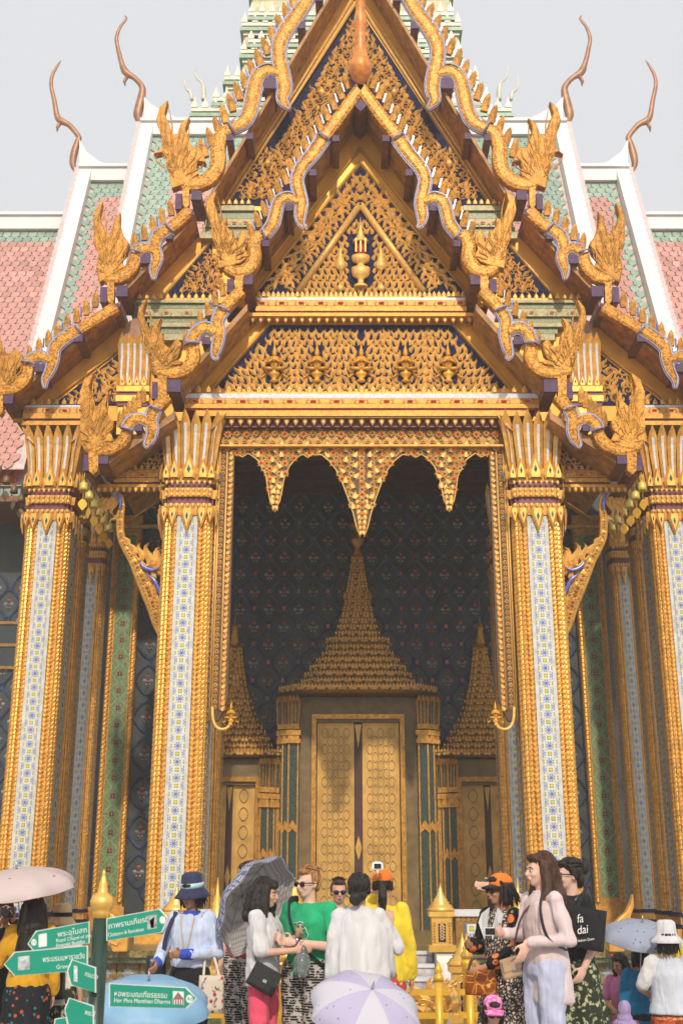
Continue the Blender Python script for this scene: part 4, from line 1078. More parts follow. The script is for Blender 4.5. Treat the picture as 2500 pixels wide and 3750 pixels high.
# ------------------------------------------------------------------ naga brackets under the side eaves, with wind bells
for s in (-1, 1):
    Y = YAT + 0.1
    def wp(pts): return [((W(u, v, Y).x) * (1 if s < 0 else -1), Y, W(u, v, Y).z, w * PXM(v, Y) / 2) for u, v, w in pts]
    path = smooth_path(wp([(*C11(x, y), w / 2.94) for x, y, w in ((1010, 2330, 50), (960, 2150, 130), (925, 1980, 180), (880, 1830, 215), (800, 1660, 190), (710, 1480, 140), (630, 1350, 112), (575, 1230, 100), (562, 1100, 100), (565, 980, 100), (590, 870, 60), (560, 770, 50), (500, 745, 40))]), 4)
    b = MB(); b.tube([p[:3] for p in path], [p[3] * 0.88 for p in path], 10, flat=(1, 0.6))
    br = b.build('bracket', 'gold', TEMPLE)
    b = MB()
    for pts in (((780, 1500, 10), (830, 1570, 44), (920, 1600, 44), (990, 1570, 10)), ((850, 1640, 10), (930, 1700, 40), (980, 1790, 44), (1000, 1880, 10)), ((560, 960, 8), (580, 880, 34), (555, 800, 34), (520, 770, 8))):
        p = smooth_path(wp([(*C11(x, y), w / 2.94) for x, y, w in pts]), 3)
        b.tube([(q[0], q[1] - 0.14, q[2]) for q in p], [q[3] for q in p], 6, flat=(1, 0.4))
    b.build('bracket_inlay', 'blue_glass', br)
    for x, y, sz, ln in ((830, 1570, 300, 0.15), (880, 1540, 240, 0.5), (930, 1590, 260, 0.35), (985, 1640, 240, 0.1), (700, 1430, 200, -0.2), (760, 1490, 210, 0.1), (860, 1700, 200, 0.5), (640, 1320, 150, -0.3), (900, 1850, 170, 0.4), (950, 1980, 150, 0.3)):
        put(FLAME, 'flame', br, *C11(x, y), Y - 0.06, sz / 2.94, ln, s=s)
    for x, y, sz, ln in ((470, 790, 210, PI - 0.2), (420, 800, 230, PI + 0.1), (380, 800, 170, PI + 0.3), (520, 990, 100, PI + 0.6)):
        put(FLAME, 'flame', br, *C11(x, y), Y - 0.02, sz / 2.94, ln, flip=True, s=s)
    for i in range(26):
        q = path[4 + i * (len(path) - 12) // 26]
        link('scale', ROSE_P, br, (q[0], q[1] - q[3] * 0.6, q[2]), (0, i * 0.7, 0), max(0.05, q[3] * 1.3))
    # eave board running back along the side of the porch roof
    e0 = W(*C11(205, 450), YA); ex = e0.x * (1 if s < 0 else -1)
    MB().box(ex - 0.05, ex + 0.05, YA + 0.06, 24.2, e0.z - 0.16, e0.z + 0.16).build('eave_board', 'wood_purlin', TEMPLE)
    tie = MB(); a = W(*C11(500, 1115), 23.0); c_ = W(*C11(1060, 1115), 23.0)
    tie.box(min(a.x, c_.x), max(a.x, c_.x), 22.95, 23.05, a.z - 0.03, a.z + 0.03)
    a = W(*C11(650, 1055), 22.2); c_ = W(*C11(1062, 780), 22.0)
    tie.tube([a, c_], 0.018, 5)
    o = tie.build('tie_rod', 'gold_dark', TEMPLE)
    if s > 0: o.scale.x = -1
def bell_mesh():
    b = MB(); b.lathe([(0.012, 0.16), (0.02, 0.12), (0.05, 0.105), (0.075, 0.08), (0.08, 0.0), (0.088, -0.06), (0.07, -0.06), (0.06, -0.02)], seg=12)
    b.tube([(0, 0, 0.16), (0, 0, 0.3)], 0.006, 5)
    return b.mesh('bell_body', 'bell_yellow')
def bell_leaf():
    b = MB(); o = [(0, 0.0), (0.04, -0.02), (0.085, -0.09), (0.075, -0.14), (0, -0.23), (-0.075, -0.14), (-0.085, -0.09), (-0.04, -0.02)]
    b.prism(o, -0.004, 0.004); b.box(-0.003, 0.003, -0.003, 0.003, -0.01, 0.16)
    return b.mesh('clapper_leaf', 'bell_leaf')
BELL, BLEAF = bell_mesh(), bell_leaf()
BELL_OLD = BELL.copy(); BELL_OLD.materials[0] = M('bell_old'); BLEAF_OLD = BLEAF.copy(); BLEAF_OLD.materials[0] = M('bell_old')
bz = W(*C11(205, 560), YA).z
ORD = ['first', 'second', 'third', 'fourth', 'fifth', 'sixth']
for s in (-1, 1):
    for i in range(6):
        yy = 20.75 + i * 0.52; x = ex * (-1 if s < 0 else 1) if ex > 0 else ex * s
        x = -abs(ex) if s < 0 else abs(ex)
        side = 'left' if s < 0 else 'right'
        t = thing('wind_bell', 'small yellow wind bell, %s from the front on the %s porch eave' % (ORD[i], side), 'bell', (x, yy, bz - 0.42), 'wind bells under the porch eaves')
        link('bell_body', BELL, t, (x, yy, bz - 0.30)); rz = random.uniform(-0.9, 0.9)
        link('clapper_leaf', BLEAF, t, (x, yy, bz - 0.52), (0, 0, rz))
    for i in range(5):
        u, v = [C10(45, 560), C10(90, 640), C10(135, 735), C10(180, 830), C10(30, 470)][i]
        p = W(u, v, 23.2 + 0.4 * i); x = p.x if s < 0 else -p.x
        x = (W(25, 1690, 23.5).x) * (1 if s < 0 else -1); yy = 23.0 + 0.62 * i; z = WZ(1700, 23.4)
        side = 'left' if s < 0 else 'right'
        t = thing('wind_bell', 'dark weathered wind bell, %s from the front at the %s edge of the picture' % (ORD[i], side), 'bell', (x, yy, z - 0.4), 'old wind bells under the outer eaves')
        link('bell_body', BELL_OLD, t, (x, yy, z - 0.3)); link('clapper_leaf', BLEAF_OLD, t, (x, yy, z - 0.52), (0, 0, random.uniform(-0.9, 0.9)))
# ------------------------------------------------------------------ hall wall with its lattice of flowers, doors with spires
zc = WZ(1815, YW)
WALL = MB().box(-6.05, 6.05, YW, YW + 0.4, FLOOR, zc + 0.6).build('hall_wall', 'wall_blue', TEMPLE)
CELL_W, CELL_H = 108 * PXM(2300, YW), 132 * PXM(2300, YW)
def lattice():
    b = MB(); n = 24
    # pointed oval ring: the raised blue border round each flower
    def pt(k, q):
        t = 2 * PI * k / n; c, s_ = math.cos(t), math.sin(t)
        e = 1.42; w = abs(c) ** e * (1 if c >= 0 else -1); h = abs(s_) ** e * (1 if s_ >= 0 else -1)
        return (w * 0.5 * q, h * 0.5 * q)
    for k in range(n):
        a, c = pt(k, 0.98), pt(k + 1, 0.98); a2, c2 = pt(k, 0.72), pt(k + 1, 0.72); am, cm = pt(k, 0.85), pt(k + 1, 0.85)
        b.add([(a[0], 0, a[1]), (c[0], 0, c[1]), (cm[0], -0.05, cm[1]), (am[0], -0.05, am[1]), (c2[0], 0, c2[1]), (a2[0], 0, a2[1])], [(0, 1, 2, 3), (3, 2, 4, 5)])
    return b.mesh('lattice_frame', 'wall_lattice')
def bouquet():
    b = MB()
    for x, z, r, m in ((0, 0.13, 0.075, 0), (-0.12, -0.02, 0.075, 1), (0.12, -0.02, 0.075, 1), (0, -0.05, 0.06, 0), (-0.06, -0.16, 0.05, 1), (0.06, -0.16, 0.05, 1), (0, 0.25, 0.04, 2), (0, -0.25, 0.045, 2)):
        n = 6; b.add([(x + r * math.cos(2 * PI * k / n), 0, z + r * math.sin(2 * PI * k / n)) for k in range(n)] + [(x, -0.05, z)], [(k, (k + 1) % n, n) for k in range(n)], m)
    return b.mesh('flower_bouquet', ['flower_pink', 'flower_pale', 'flower_leaf'])
def roundel():
    b = MB(); n = 10
    b.add([(0.5 * math.cos(2 * PI * k / n), 0, 0.5 * math.sin(2 * PI * k / n)) for k in range(n)] + [(0.38 * math.cos(2 * PI * k / n), -0.14, 0.38 * math.sin(2 * PI * k / n)) for k in range(n)] + [(0, -0.06, 0)],
          [(k, (k + 1) % n, n + (k + 1) % n, n + k) for k in range(n)] + [(n + k, n + (k + 1) % n, 2 * n) for k in range(n)])
    return b.mesh('roundel', 'flower_pink')
LAT, BOU, ROU = lattice(), bouquet(), roundel()
nx = int(5.9 / CELL_W) + 1
row = 0; z = zc - 0.3
while z > FLOOR + 0.5:
    off = CELL_W / 2 if row % 2 else 0
    for i in range(-nx, nx + 1):
        x = i * CELL_W + off
        if abs(x) > 5.55: continue
        # what the door spires and doors cover is left out
        if z < 7.2 and abs(x) < 1.1: continue
        if z < 4.8 and 2.2 < abs(x) < 4.0: continue
        link('lattice_frame', LAT, WALL, (x, YW - 0.001, z), None, (CELL_W * 0.98, 1, CELL_H * 0.98))
        link('flower_bouquet', BOU, WALL, (x, YW - 0.004, z), None, (CELL_W * 0.95, 1, CELL_W * 0.95))
        if abs(x + CELL_W / 2) < 5.6: link('roundel', ROU, WALL, (x + CELL_W / 2, YW - 0.004, z), None, CELL_W * 0.22)
    z -= CELL_H / 2; row += 1
# bead line, ceiling and beams of the porch
b = MB()
for i in range(120): b.cbox((-5.9 + i * 0.0992, YW - 0.06, zc + 0.05), (0.022, 0.03, 0.03))
q = b.build('bead_line', 'gold_relief', WALL); q['kind'] = 'stuff'
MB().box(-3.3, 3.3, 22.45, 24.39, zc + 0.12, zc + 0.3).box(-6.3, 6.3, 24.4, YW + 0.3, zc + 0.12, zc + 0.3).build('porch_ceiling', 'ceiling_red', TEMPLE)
for k in range(5):
    yy = 24.5 + k * 1.0; MB().box(-6.2, 6.2, yy, yy + 0.22, zc - 0.1 + 0.02, zc + 0.118).build('ceiling_beam', 'ceiling_red', TEMPLE)
b = MB()
for i in range(90): b.cbox((-3.0 + i * 0.068, 24.6, zc - 0.02), (0.018, 0.02, 0.03))
q = b.build('ceiling_beads', 'gold_dark', TEMPLE); q['kind'] = 'stuff'
MB().box(-3.0, 3.0, 22.7, 22.9, WZ(1630, 22), zc + 0.1).build('porch_lintel', 'ceiling_red', TEMPLE)
# green corner pilasters of the hall with chevron-framed tiles
GP = 0.42
def green_tile():
    b = MB(); h = GP * 0.5
    b.add([(-h, 0, -h), (h, 0, -h), (h, 0, h), (-h, 0, h)], [(0, 1, 2, 3)], 0)
    for sx_ in (-1, 1):
        for sz_ in (-1, 1):
            w = 0.022
            b.add([(sx_ * h * 0.05, -0.012, sz_ * h), (sx_ * (h * 0.05 + w * 2), -0.012, sz_ * h), (sx_ * h, -0.012, sz_ * h * 0.12 + 0), (sx_ * h, -0.012, sz_ * (-h * 0.12))], [(0, 1, 2, 3)], 1)
    for dx, dz in ((0.03, 0.03), (-0.03, 0.03), (0.03, -0.03), (-0.03, -0.03)):
        b.add([(dx + 0.028 * math.cos(PI * k / 3), -0.014, dz + 0.03 * math.sin(PI * k / 3)) for k in range(6)], [tuple(range(6))], 2)
    b.add([(0.012 * math.cos(PI * k / 3), -0.018, 0.012 * math.sin(PI * k / 3)) for k in range(6)], [tuple(range(6))], 3)
    return b.mesh('tile', ['panel_green', 'line_green', 'maroon', 'tile_cream'])
GT = green_tile()
pil_rope = rope_mesh(0.06, 9.2, 0.11, True)
for s in (-1, 1):
    xc = s * 5.86
    pl = MB().box(xc - 0.36, xc + 0.36, YW - 0.22, YW - 0.002, FLOOR, 11.2).build('corner_pilaster', 'gold_rope', TEMPLE)
    for dx in (-0.30, 0.30): link('rope_moulding', pil_rope, pl, (xc + dx, YW - 0.23, FLOOR + 0.6))
    for i in range(21): link('tile', GT, pl, (xc, YW - 0.224, FLOOR + 0.7 + GP * (i + 0.5)))
    cpb = MB().box(xc - 0.42, xc + 0.42, YW - 0.3, YW - 0.23, FLOOR, FLOOR + 0.5).build('pilaster_foot', 'gold', pl)

# ------------------------------------------------------------------ doors under spired canopies
def door_case(xc, w, zt, spire_px, name, leaf_u, big):
    """w outer half width, zt underside of the canopy"""
    Yd = YW - 0.55
    fr = MB()
    lw = leaf_u
    fw = 0.42 if big else 0.14
    fr.box(xc - lw - fw, xc - lw - 0.03, Yd, YW, FLOOR, zt - 0.02, 0); fr.box(xc + lw + 0.03, xc + lw + fw, Yd, YW, FLOOR, zt - 0.02, 0)
    fr.box(xc - lw - 0.03, xc + lw + 0.03, Yd, YW, zt - 0.62, zt - 0.02, 0)
    fr.box(xc - lw - 0.13, xc - lw - 0.02, Yd - 0.06, Yd - 0.002, FLOOR, zt - 0.52, 1); fr.box(xc + lw + 0.02, xc + lw + 0.13, Yd - 0.06, Yd - 0.002, FLOOR, zt - 0.52, 1)
    fr.box(xc - lw - 0.13, xc + lw + 0.13, Yd - 0.07, Yd - 0.003, zt - 0.55, zt - 0.44, 1)
    case = fr.build('door_case', ['stone_frame', 'gold_spire'], TEMPLE)
    gap = 0.10 if big else 0.08
    ztop = zt - 0.62
    for k in (-1, 1):
        a, c = (xc - lw, xc - gap) if k < 0 else (xc + gap, xc + lw)
        d = MB().box(a, c, Yd + 0.12, Yd + 0.2, FLOOR + 0.05, ztop, 0)
        for e0, e1 in ((a, a + 0.05), (c - 0.05, c)): d.box(e0, e1, Yd + 0.105, Yd + 0.119, FLOOR + 0.05, ztop, 0)
        d.box(a + 0.05, c - 0.05, Yd + 0.105, Yd + 0.119, ztop - 0.06, ztop - 0.001, 0)
        dl = d.build('door_leaf', ['door_gold'], case)
        # lozenge pattern: raised dark rings on the gilded leaf
        if big: sx_, sz_ = (c - a - 0.10) / 3.0, 0.385
        else: sx_, sz_ = (c - a - 0.1) / 1.0, 0.42
        zz = ztop - 0.25; r_i = 0
        while zz > FLOOR + 0.2:
            xs = [a + 0.05 + sx_ * (0.5 + j) for j in range(3)] if r_i % 2 == 0 else [a + 0.05 + sx_ * (1.0 + j) for j in range(2)]
            if not big: xs = [(a + c) / 2] if r_i % 2 == 0 else []
            for xx in xs:
                if xx > c - 0.02: continue
                link('lozenge', DOOR_LOZ, dl, (xx, Yd + 0.103, zz), None, (sx_ * (0.62 if big else 0.55), 1, sz_ * (0.66 if big else 0.78)))
            zz -= sz_ / 2; r_i += 1
    post = MB().box(xc - gap + 0.005, xc + gap - 0.005, Yd + 0.1, Yd + 0.24, FLOOR, ztop, 0)
    ps = post.build('door_post', ['ceiling_red'], case)
    for zz, h in ((ztop - 0.05, 0.55), (FLOOR + (ztop - FLOOR) * 0.44, 0.55), ):
        g = MB().prism([(xc, zz - h), (xc + gap * 0.8, zz - (0 if zz > ztop - 0.2 else h / 2)), (xc, zz + (0 if zz < ztop - 0.2 else 0.0)), (xc - gap * 0.8, zz - (0 if zz > ztop - 0.2 else h / 2))], Yd + 0.07, Yd + 0.098)
        g.build('post_lozenge', 'door_gold', ps)
    # clustered green columns on both sides
    for k in (-1, 1):
        for j, (dx, wd_, dy) in enumerate(((0.56, 0.11, 0.0), (0.74, 0.08, 0.1), (0.88, 0.06, 0.18)) if big else ((0.24, 0.09, 0.0), (0.40, 0.07, 0.1), (0.52, 0.05, 0.18))):
            cx_ = xc + k * (lw + dx); yy = Yd - 0.18 + dy
            c = MB().box(cx_ - wd_, cx_ + wd_, yy, yy + 0.2, FLOOR, zt - 0.9, 0)
            for e in (-1, 1): c.box(cx_ + e * wd_ - 0.018, cx_ + e * wd_ + 0.018, yy - 0.03, yy + 0.03, FLOOR, zt - 0.9, 1)
            cc = c.build('door_column', ['mosaic_green', 'gold_spire'], case)
            q = MB()
            for zz, hh, ww in ((zt - 1.1, 0.05, 1.5), (zt - 1.0, 0.05, 1.2), (zt - 0.9, 0.06, 1.6), (zt - 0.75, 0.06, 1.25)): q.box(cx_ - wd_ * ww, cx_ + wd_ * ww, yy - 0.06 * ww, yy + 0.24, zz - hh, zz + hh, 0)
            q.build('ring', 'gold_spire', cc)
            for e in (-0.6, 0, 0.6): link('lotus_petal', LOTUS_G, cc, (cx_ + e * wd_ * 1.3, yy - 0.02, zt - 0.7), None, (0.75, 0.8, 0.68))
            g = MB(); zz = FLOOR + (zt - FLOOR) * 0.42
            g.prism([(cx_ - wd_ * 1.1, zz - 0.14), (cx_, zz - 0.02), (cx_ + wd_ * 1.1, zz - 0.14), (cx_ + wd_ * 1.1, zz), (cx_, zz + 0.18), (cx_ - wd_ * 1.1, zz)], yy - 0.05, yy - 0.031)
            g.build('collar', 'gold_spire', cc)
    # tiered canopy: square tiers shrinking upwards, each edged with small discs and leaf points
    can = None
    for i, (h, z0_, z1_) in enumerate(spire_px):
        t = MB(); d = h * 0.62; d2 = d * 0.94; h2 = h * 0.965
        vs_ = [(xc - h, YW - d, z0_), (xc + h, YW - d, z0_), (xc + h, YW, z0_), (xc - h, YW, z0_)]
        zm = z0_ + (z1_ - z0_) * 0.62
        # canted corners so the tier reads as a redented square
        def ringp(hh, dd, z): return [(xc - hh, YW, z), (xc - hh, YW - dd * 0.55, z), (xc - hh * 0.72, YW - dd, z), (xc + hh * 0.72, YW - dd, z), (xc + hh, YW - dd * 0.55, z), (xc + hh, YW, z)]
        rings = [ringp(h * 0.90, d * 0.90, z0_), ringp(h, d, z0_ + 0.05), ringp(h, d, zm), ringp(h * 0.88, d * 0.88, zm + 0.005), ringp(h * 0.80, d * 0.80, z1_ + 0.01)]
        vs_ = [p for r0 in rings for p in r0]; fs = []
        for k in range(len(rings) - 1):
            for j in range(5): fs.append((k * 6 + j, k * 6 + j + 1, k * 6 + 7 + j, k * 6 + 6 + j))
        fs.append((0, 5, 4, 3, 2, 1)); e = (len(rings) - 1) * 6; fs.append(tuple(e + j for j in range(6)))
        t.add(vs_, fs)
        tier = t.build('canopy_tier', 'gold_spire', case if can is None else can)
        if can is None: can = tier
        hz = (zm - z0_)
        orn = MB(); n = max(3, int(h * 1.5 / 0.085))
        for j in range(n):
            xx = xc - h * 0.72 + h * 1.44 * (j + 0.5) / n
            orn.add([(xx + 0.034 * math.cos(PI * q / 3), YW - d - 0.012, z0_ + hz * 0.5 + 0.034 * math.sin(PI * q / 3)) for q in range(6)] + [(xx, YW - d - 0.03, z0_ + hz * 0.5)], [(q, (q + 1) % 6, 6) for q in range(6)], j % 3 == 1)
            orn.add([(xx - 0.03, YW - d, zm), (xx + 0.03, YW - d, zm), (xx, YW - d - 0.01, zm + 0.075), (xx, YW - d + 0.04, zm + 0.02)], [(0, 1, 2), (1, 3, 2), (3, 0, 2)], 2)
        for k in (-1, 1):
            for j in range(max(1, n // 4)):
                q = (j + 0.5) / max(1, n // 4); xx = xc + k * (h * 0.72 + h * 0.28 * q); yy = YW - d + d * 0.45 * q - 0.012
                orn.add([(xx + 0.034 * math.cos(PI * p / 3), yy, z0_ + hz * 0.5 + 0.034 * math.sin(PI * p / 3)) for p in range(6)] + [(xx, yy - 0.02, z0_ + hz * 0.5)], [(p, (p + 1) % 6, 6) for p in range(6)], j % 2)
                orn.add([(xx - 0.03, yy, zm), (xx + 0.03, yy, zm), (xx, yy - 0.01, zm + 0.075)], [(0, 1, 2)], 2)
        o = orn.build('tier_studs', ['gold_relief', 'base_green', 'gold'], can); o['kind'] = 'stuff'
    return case, can
def dl():
    b = MB(); n = 16
    def pt(k, q):
        t = 2 * PI * k / n; c, s_ = math.cos(t), math.sin(t)
        return (0.5 * q * (abs(c) ** 1.25) * (1 if c >= 0 else -1), 0.5 * q * (abs(s_) ** 1.25) * (1 if s_ >= 0 else -1))
    for k in range(n):
        a, c, a2, c2 = pt(k, 1.0), pt(k + 1, 1.0), pt(k, 0.90), pt(k + 1, 0.90)
        b.add([(a[0], -0.004, a[1]), (c[0], -0.004, c[1]), (c2[0], -0.004, c2[1]), (a2[0], -0.004, a2[1])], [(0, 1, 2, 3)])
    return b.mesh('lozenge', 'door_line')
DOOR_LOZ = dl()
LOTUS_G = LOTUS.copy(); LOTUS_G.materials[0] = M('gold_spire'); LOTUS_G.materials[1] = M('mosaic_green')
pm = PXM(2500, YW)
def tiers(rows):
    out = []
    rows = list(rows); k = 0
    while k < len(rows):
        hw, va, vb = rows[k]; n_ = 1
        va = rows[min(k + n_ - 1, len(rows) - 1)][1]
        out.append((hw * 1.594 * pm * ((0.95 if hw in (78, 36) else 0.86) if k else 1.0), WZ(vb * 1.5944, YW - 0.4), WZ(va * 1.5944, YW - 0.4))); k += n_
    return out
# rows: half width, top, bottom in the 1568-wide reading
mid = tiers([(178, 1578, 1600), (150, 1562, 1577), (142, 1545, 1561), (128, 1528, 1544), (112, 1511, 1527), (97, 1495, 1510), (84, 1480, 1494), (78, 1462, 1479), (62, 1447, 1461), (56, 1432, 1446), (50, 1417, 1431), (45, 1402, 1416), (41, 1387, 1401), (37, 1373, 1386), (36, 1358, 1372), (31, 1345, 1357), (28, 1330, 1344), (25, 1316, 1329), (22, 1302, 1315), (19, 1286, 1301), (16, 1270, 1285)])
case, can = door_case(0.0, 2.2, WZ(1600 * 1.5944, YW - 0.5), mid, 'door', 0.98, True)
zt_ = WZ(1270 * 1.5944, YW - 0.4)
MB().lathe([(0.11, 0), (0.08, 0.12), (0.07, 0.2), (0.17, 0.32), (0.2, 0.42), (0.16, 0.48), (0.05, 0.54), (0.05, 0.68), (0.26, 0.74), (0.26, 0.8), (0.1, 0.82), (0.05, 0.95), (0.02, 1.4)], (0, YW - 0.25, zt_ - 0.02), 14).build('spire_tip', 'gold_spire', can)
sidet = [(126, 1722, 1742), (108, 1708, 1721), (100, 1692, 1707), (90, 1676, 1691), (80, 1662, 1675), (70, 1648, 1661), (62, 1634, 1647), (55, 1620, 1633), (50, 1604, 1619), (44, 1590, 1603), (39, 1576, 1589), (35, 1560, 1575), (31, 1546, 1559), (28, 1530, 1545), (25, 1515, 1529), (22, 1500, 1514), (20, 1480, 1499)]
for s in (-1, 1):
    xs = s * 3.05
    cs, cn = door_case(xs, 1.6, WZ(1742 * 1.5944, YW - 0.5), tiers(sidet), 'door', 0.60, False)
    z0_ = WZ(1480 * 1.5944, YW - 0.4)
    MB().lathe([(0.1, 0), (0.12, 0.1), (0.07, 0.4), (0.1, 0.46), (0.06, 0.52), (0.02, 0.6), (0.008, 1.25)], (xs, YW - 0.25, z0_ - 0.02), 12).build('spire_tip', 'gold_spire', cn)

# ------------------------------------------------------------------ side walls of the crossing, their roofs and lower eaves
YX = 31.2
for s in (-1, 1):
    x0, x1 = (-22, -6.06) if s < 0 else (6.06, 22)
    wl = MB().box(x0, x1, YX, YX + 0.5, FLOOR, 12.6).build('side_wall', 'wall_blue', TEMPLE)
    n = 0; z = 9.9; row = 0
    while z > 1.6:
        for i in range(4):
            x = 7.6 + i * CELL_W + (CELL_W / 2 if row % 2 else 0)
            if x > 12.2: break
            link('lattice_frame', LAT, wl, (s * x, YX - 0.001, z), None, (CELL_W * 0.98, 1, CELL_H * 0.98)); link('flower_bouquet', BOU, wl, (s * x, YX - 0.004, z), None, CELL_W * 0.95)
        z -= CELL_H / 2; row += 1
    # window
    wa, wb = W(-60, 2290, YX), W(62, 2440, YX)
    a, c = sorted((wa.x * (-s), wb.x * (-s)))
    MB().box(a, c, YX - 0.05, YX - 0.002, wb.z, wa.z).build('window_pane', 'dark_glass', wl)
    b = MB()
    for zz in (wa.z + 0.05, (wa.z + wb.z) / 2, wb.z - 0.05): b.box(a, c, YX - 0.1, YX - 0.051, zz - 0.04, zz + 0.04)
    b.build('window_bar', 'gold_dark', wl)
# ------------------------------------------------------------------ tiled roofs of the crossing
def tile_piece(w, h, m):
    b = MB()
    o = [(-w / 2, 0), (-w / 2, -h * 0.6), (0, -h), (w / 2, -h * 0.6), (w / 2, 0)]
    n = len(o)
    b.add([(x, 0.0, z) for x, z in o] + [(x, -0.022, z) for x, z in o], [tuple(range(n, 2 * n))] + [(i, (i + 1) % n, n + (i + 1) % n, n + i) for i in range(n)])
    return b, b.mesh('roof_tile', m)
TW_, TH_ = 0.27, 0.25
TB, T_RED = tile_piece(TW_ * 0.88, TH_ * 1.22, 'roof_red'); _, T_GRN = tile_piece(TW_ * 0.88, TH_ * 1.22, 'roof_green'); _, T_ORG = tile_piece(TW_ * 0.88, TH_ * 1.22, 'roof_orange')
N_TILE = {-1: 0, 1: 0}
YR, YE, DROP = 33.0, 28.9, 9.6
def wing_roof(s, xo, xi, zr, drop=DROP, yr=YR, ye=YE, field='roof_red', cells=None, green_top=0.9, green_side=0.42, tx=None, vis=0.75, cap=1.0):
    """slope from the ridge (yr, zr) down to (ye, zr - drop); xo outer verge, xi inner end (|x|)"""
    ang = math.atan2(yr - ye, drop); L = math.hypot(yr - ye, drop)
    rot = Matrix.Rotation(ang, 3, 'X')          # tilts a tile hung at the ridge onto the slope
    dn = Vector((0, (ye - yr) / L, -drop / L)); nrm = Vector((0, -drop / L, (yr - ye) / L))
    x0, x1 = sorted((s * xo, s * xi))
    b = MB()
    b.add([(x0, yr, zr), (x1, yr, zr), (x1, ye, zr - drop), (x0, ye, zr - drop)], [(3, 2, 1, 0)], 0)
    b.add([(x0, yr, zr), (x1, yr, zr), (x1, yr + 4.1, zr - drop), (x0, yr + 4.1, zr - drop)], [(0, 1, 2, 3)], 0)
    rf = b.build('roof_slope', 'roof_mortar', TEMPLE)
    tx0, tx1 = sorted((s * (tx or xo - 0.4), s * (xi + 0.05)))
    rest = {0: MB(), 1: MB()}
    nrow = int(L * vis / TH_)
    for r_i in range(nrow):
        d = 0.15 + r_i * TH_
        n = int((tx1 - tx0) / TW_)
        for i in range(n):
            x = tx0 + TW_ * (i + 0.5 + (0.5 if r_i % 2 else 0))
            if x > tx1 - TW_ * 0.4: continue
            edge = abs(s * (xo - 0.4) - x)
            g = d < green_top or edge < green_side
            p = Vector((x, yr, zr)) + dn * d + nrm * 0.03
            big = abs(x) < 11.6 and N_TILE[s] < 150 and cells
            if big:
                link('roof_tile', T_GRN if g else (T_ORG if field == 'roof_orange' else T_RED), rf, p, (ang * -1 if False else -ang, 0, 0)); N_TILE[s] += 1
            else:
                k = 1 if g else 0; o = len(rest[k].v)
                rx = Matrix.Rotation(-ang, 3, 'X')
                for q in TB.v: rest[k].v.append(tuple(rx @ Vector(q) + p))
                for f in TB.f: rest[k].f.append(tuple(j + o for j in f)); rest[k].mi.append(0); rest[k].sm.append(False)
    for k, m in ((0, field), (1, 'roof_green')):
        if rest[k].v: q = rest[k].build('roof_tiles', m, rf); q['kind'] = 'stuff'
    # white ridge cap, verge board and its row of teeth
    w = MB()
    w.box(x0, x1, yr - 0.22 * cap, yr + 0.22, zr - 0.05, zr + 0.42 * cap)
    w.box(x0, x1, yr - 0.3 * cap, yr + 0.3, zr + 0.42 * cap, zr + 0.52 * cap)
    w.build('ridge_cap', 'white_plaster', rf)
    v = MB(); xv = s * xo
    a, c = sorted((xv, xv - s * 0.42))
    P = [Vector((0, yr, zr + 0.5)), Vector((0, yr, zr + 0.5)) + dn * L]
    for (x_a, x_b, up) in ((a, c, 0.14),):
        q = []
        for x in (x_a, x_b):
            for base in P:
                q.append(Vector((x, base.y, base.z)) + nrm * up); q.append(Vector((x, base.y, base.z)) - nrm * 0.3)
        v.add(q, [(0, 2, 6, 4), (1, 5, 7, 3), (0, 1, 3, 2), (4, 6, 7, 5), (0, 4, 5, 1), (2, 3, 7, 6)])
    v.build('verge_board', 'white_plaster', rf)
    tm = MB()
    for i in range(int(L / 0.34)):
        p = Vector((xv + s * 0.05, yr, zr + 0.5)) + dn * (0.2 + 0.34 * i) + nrm * 0.02
        tm.cbox(p, (0.09, 0.10, 0.12))
    q = tm.build('verge_teeth', 'plaster_pink', rf); q['kind'] = 'stuff'
    return rf
def zz_of(v): return WZ(v, YR)
XV1 = abs(WX(293, 640, YR)); XV2 = abs(WX(518, 480, YR))
R0 = {s: wing_roof(s, 17.5, XV1 - 0.2, zz_of(845), cells=True, green_top=0.55, vis=1.0) for s in (-1, 1)}
R1 = {s: wing_roof(s, XV1, XV2 - 0.2, zz_of(668), cells=True, green_top=0.9, green_side=0.35) for s in (-1, 1)}
R2 = {s: wing_roof(s, XV2, 1.6, zz_of(500), cells=False, green_top=3.0, green_side=0.9) for s in (-1, 1)}
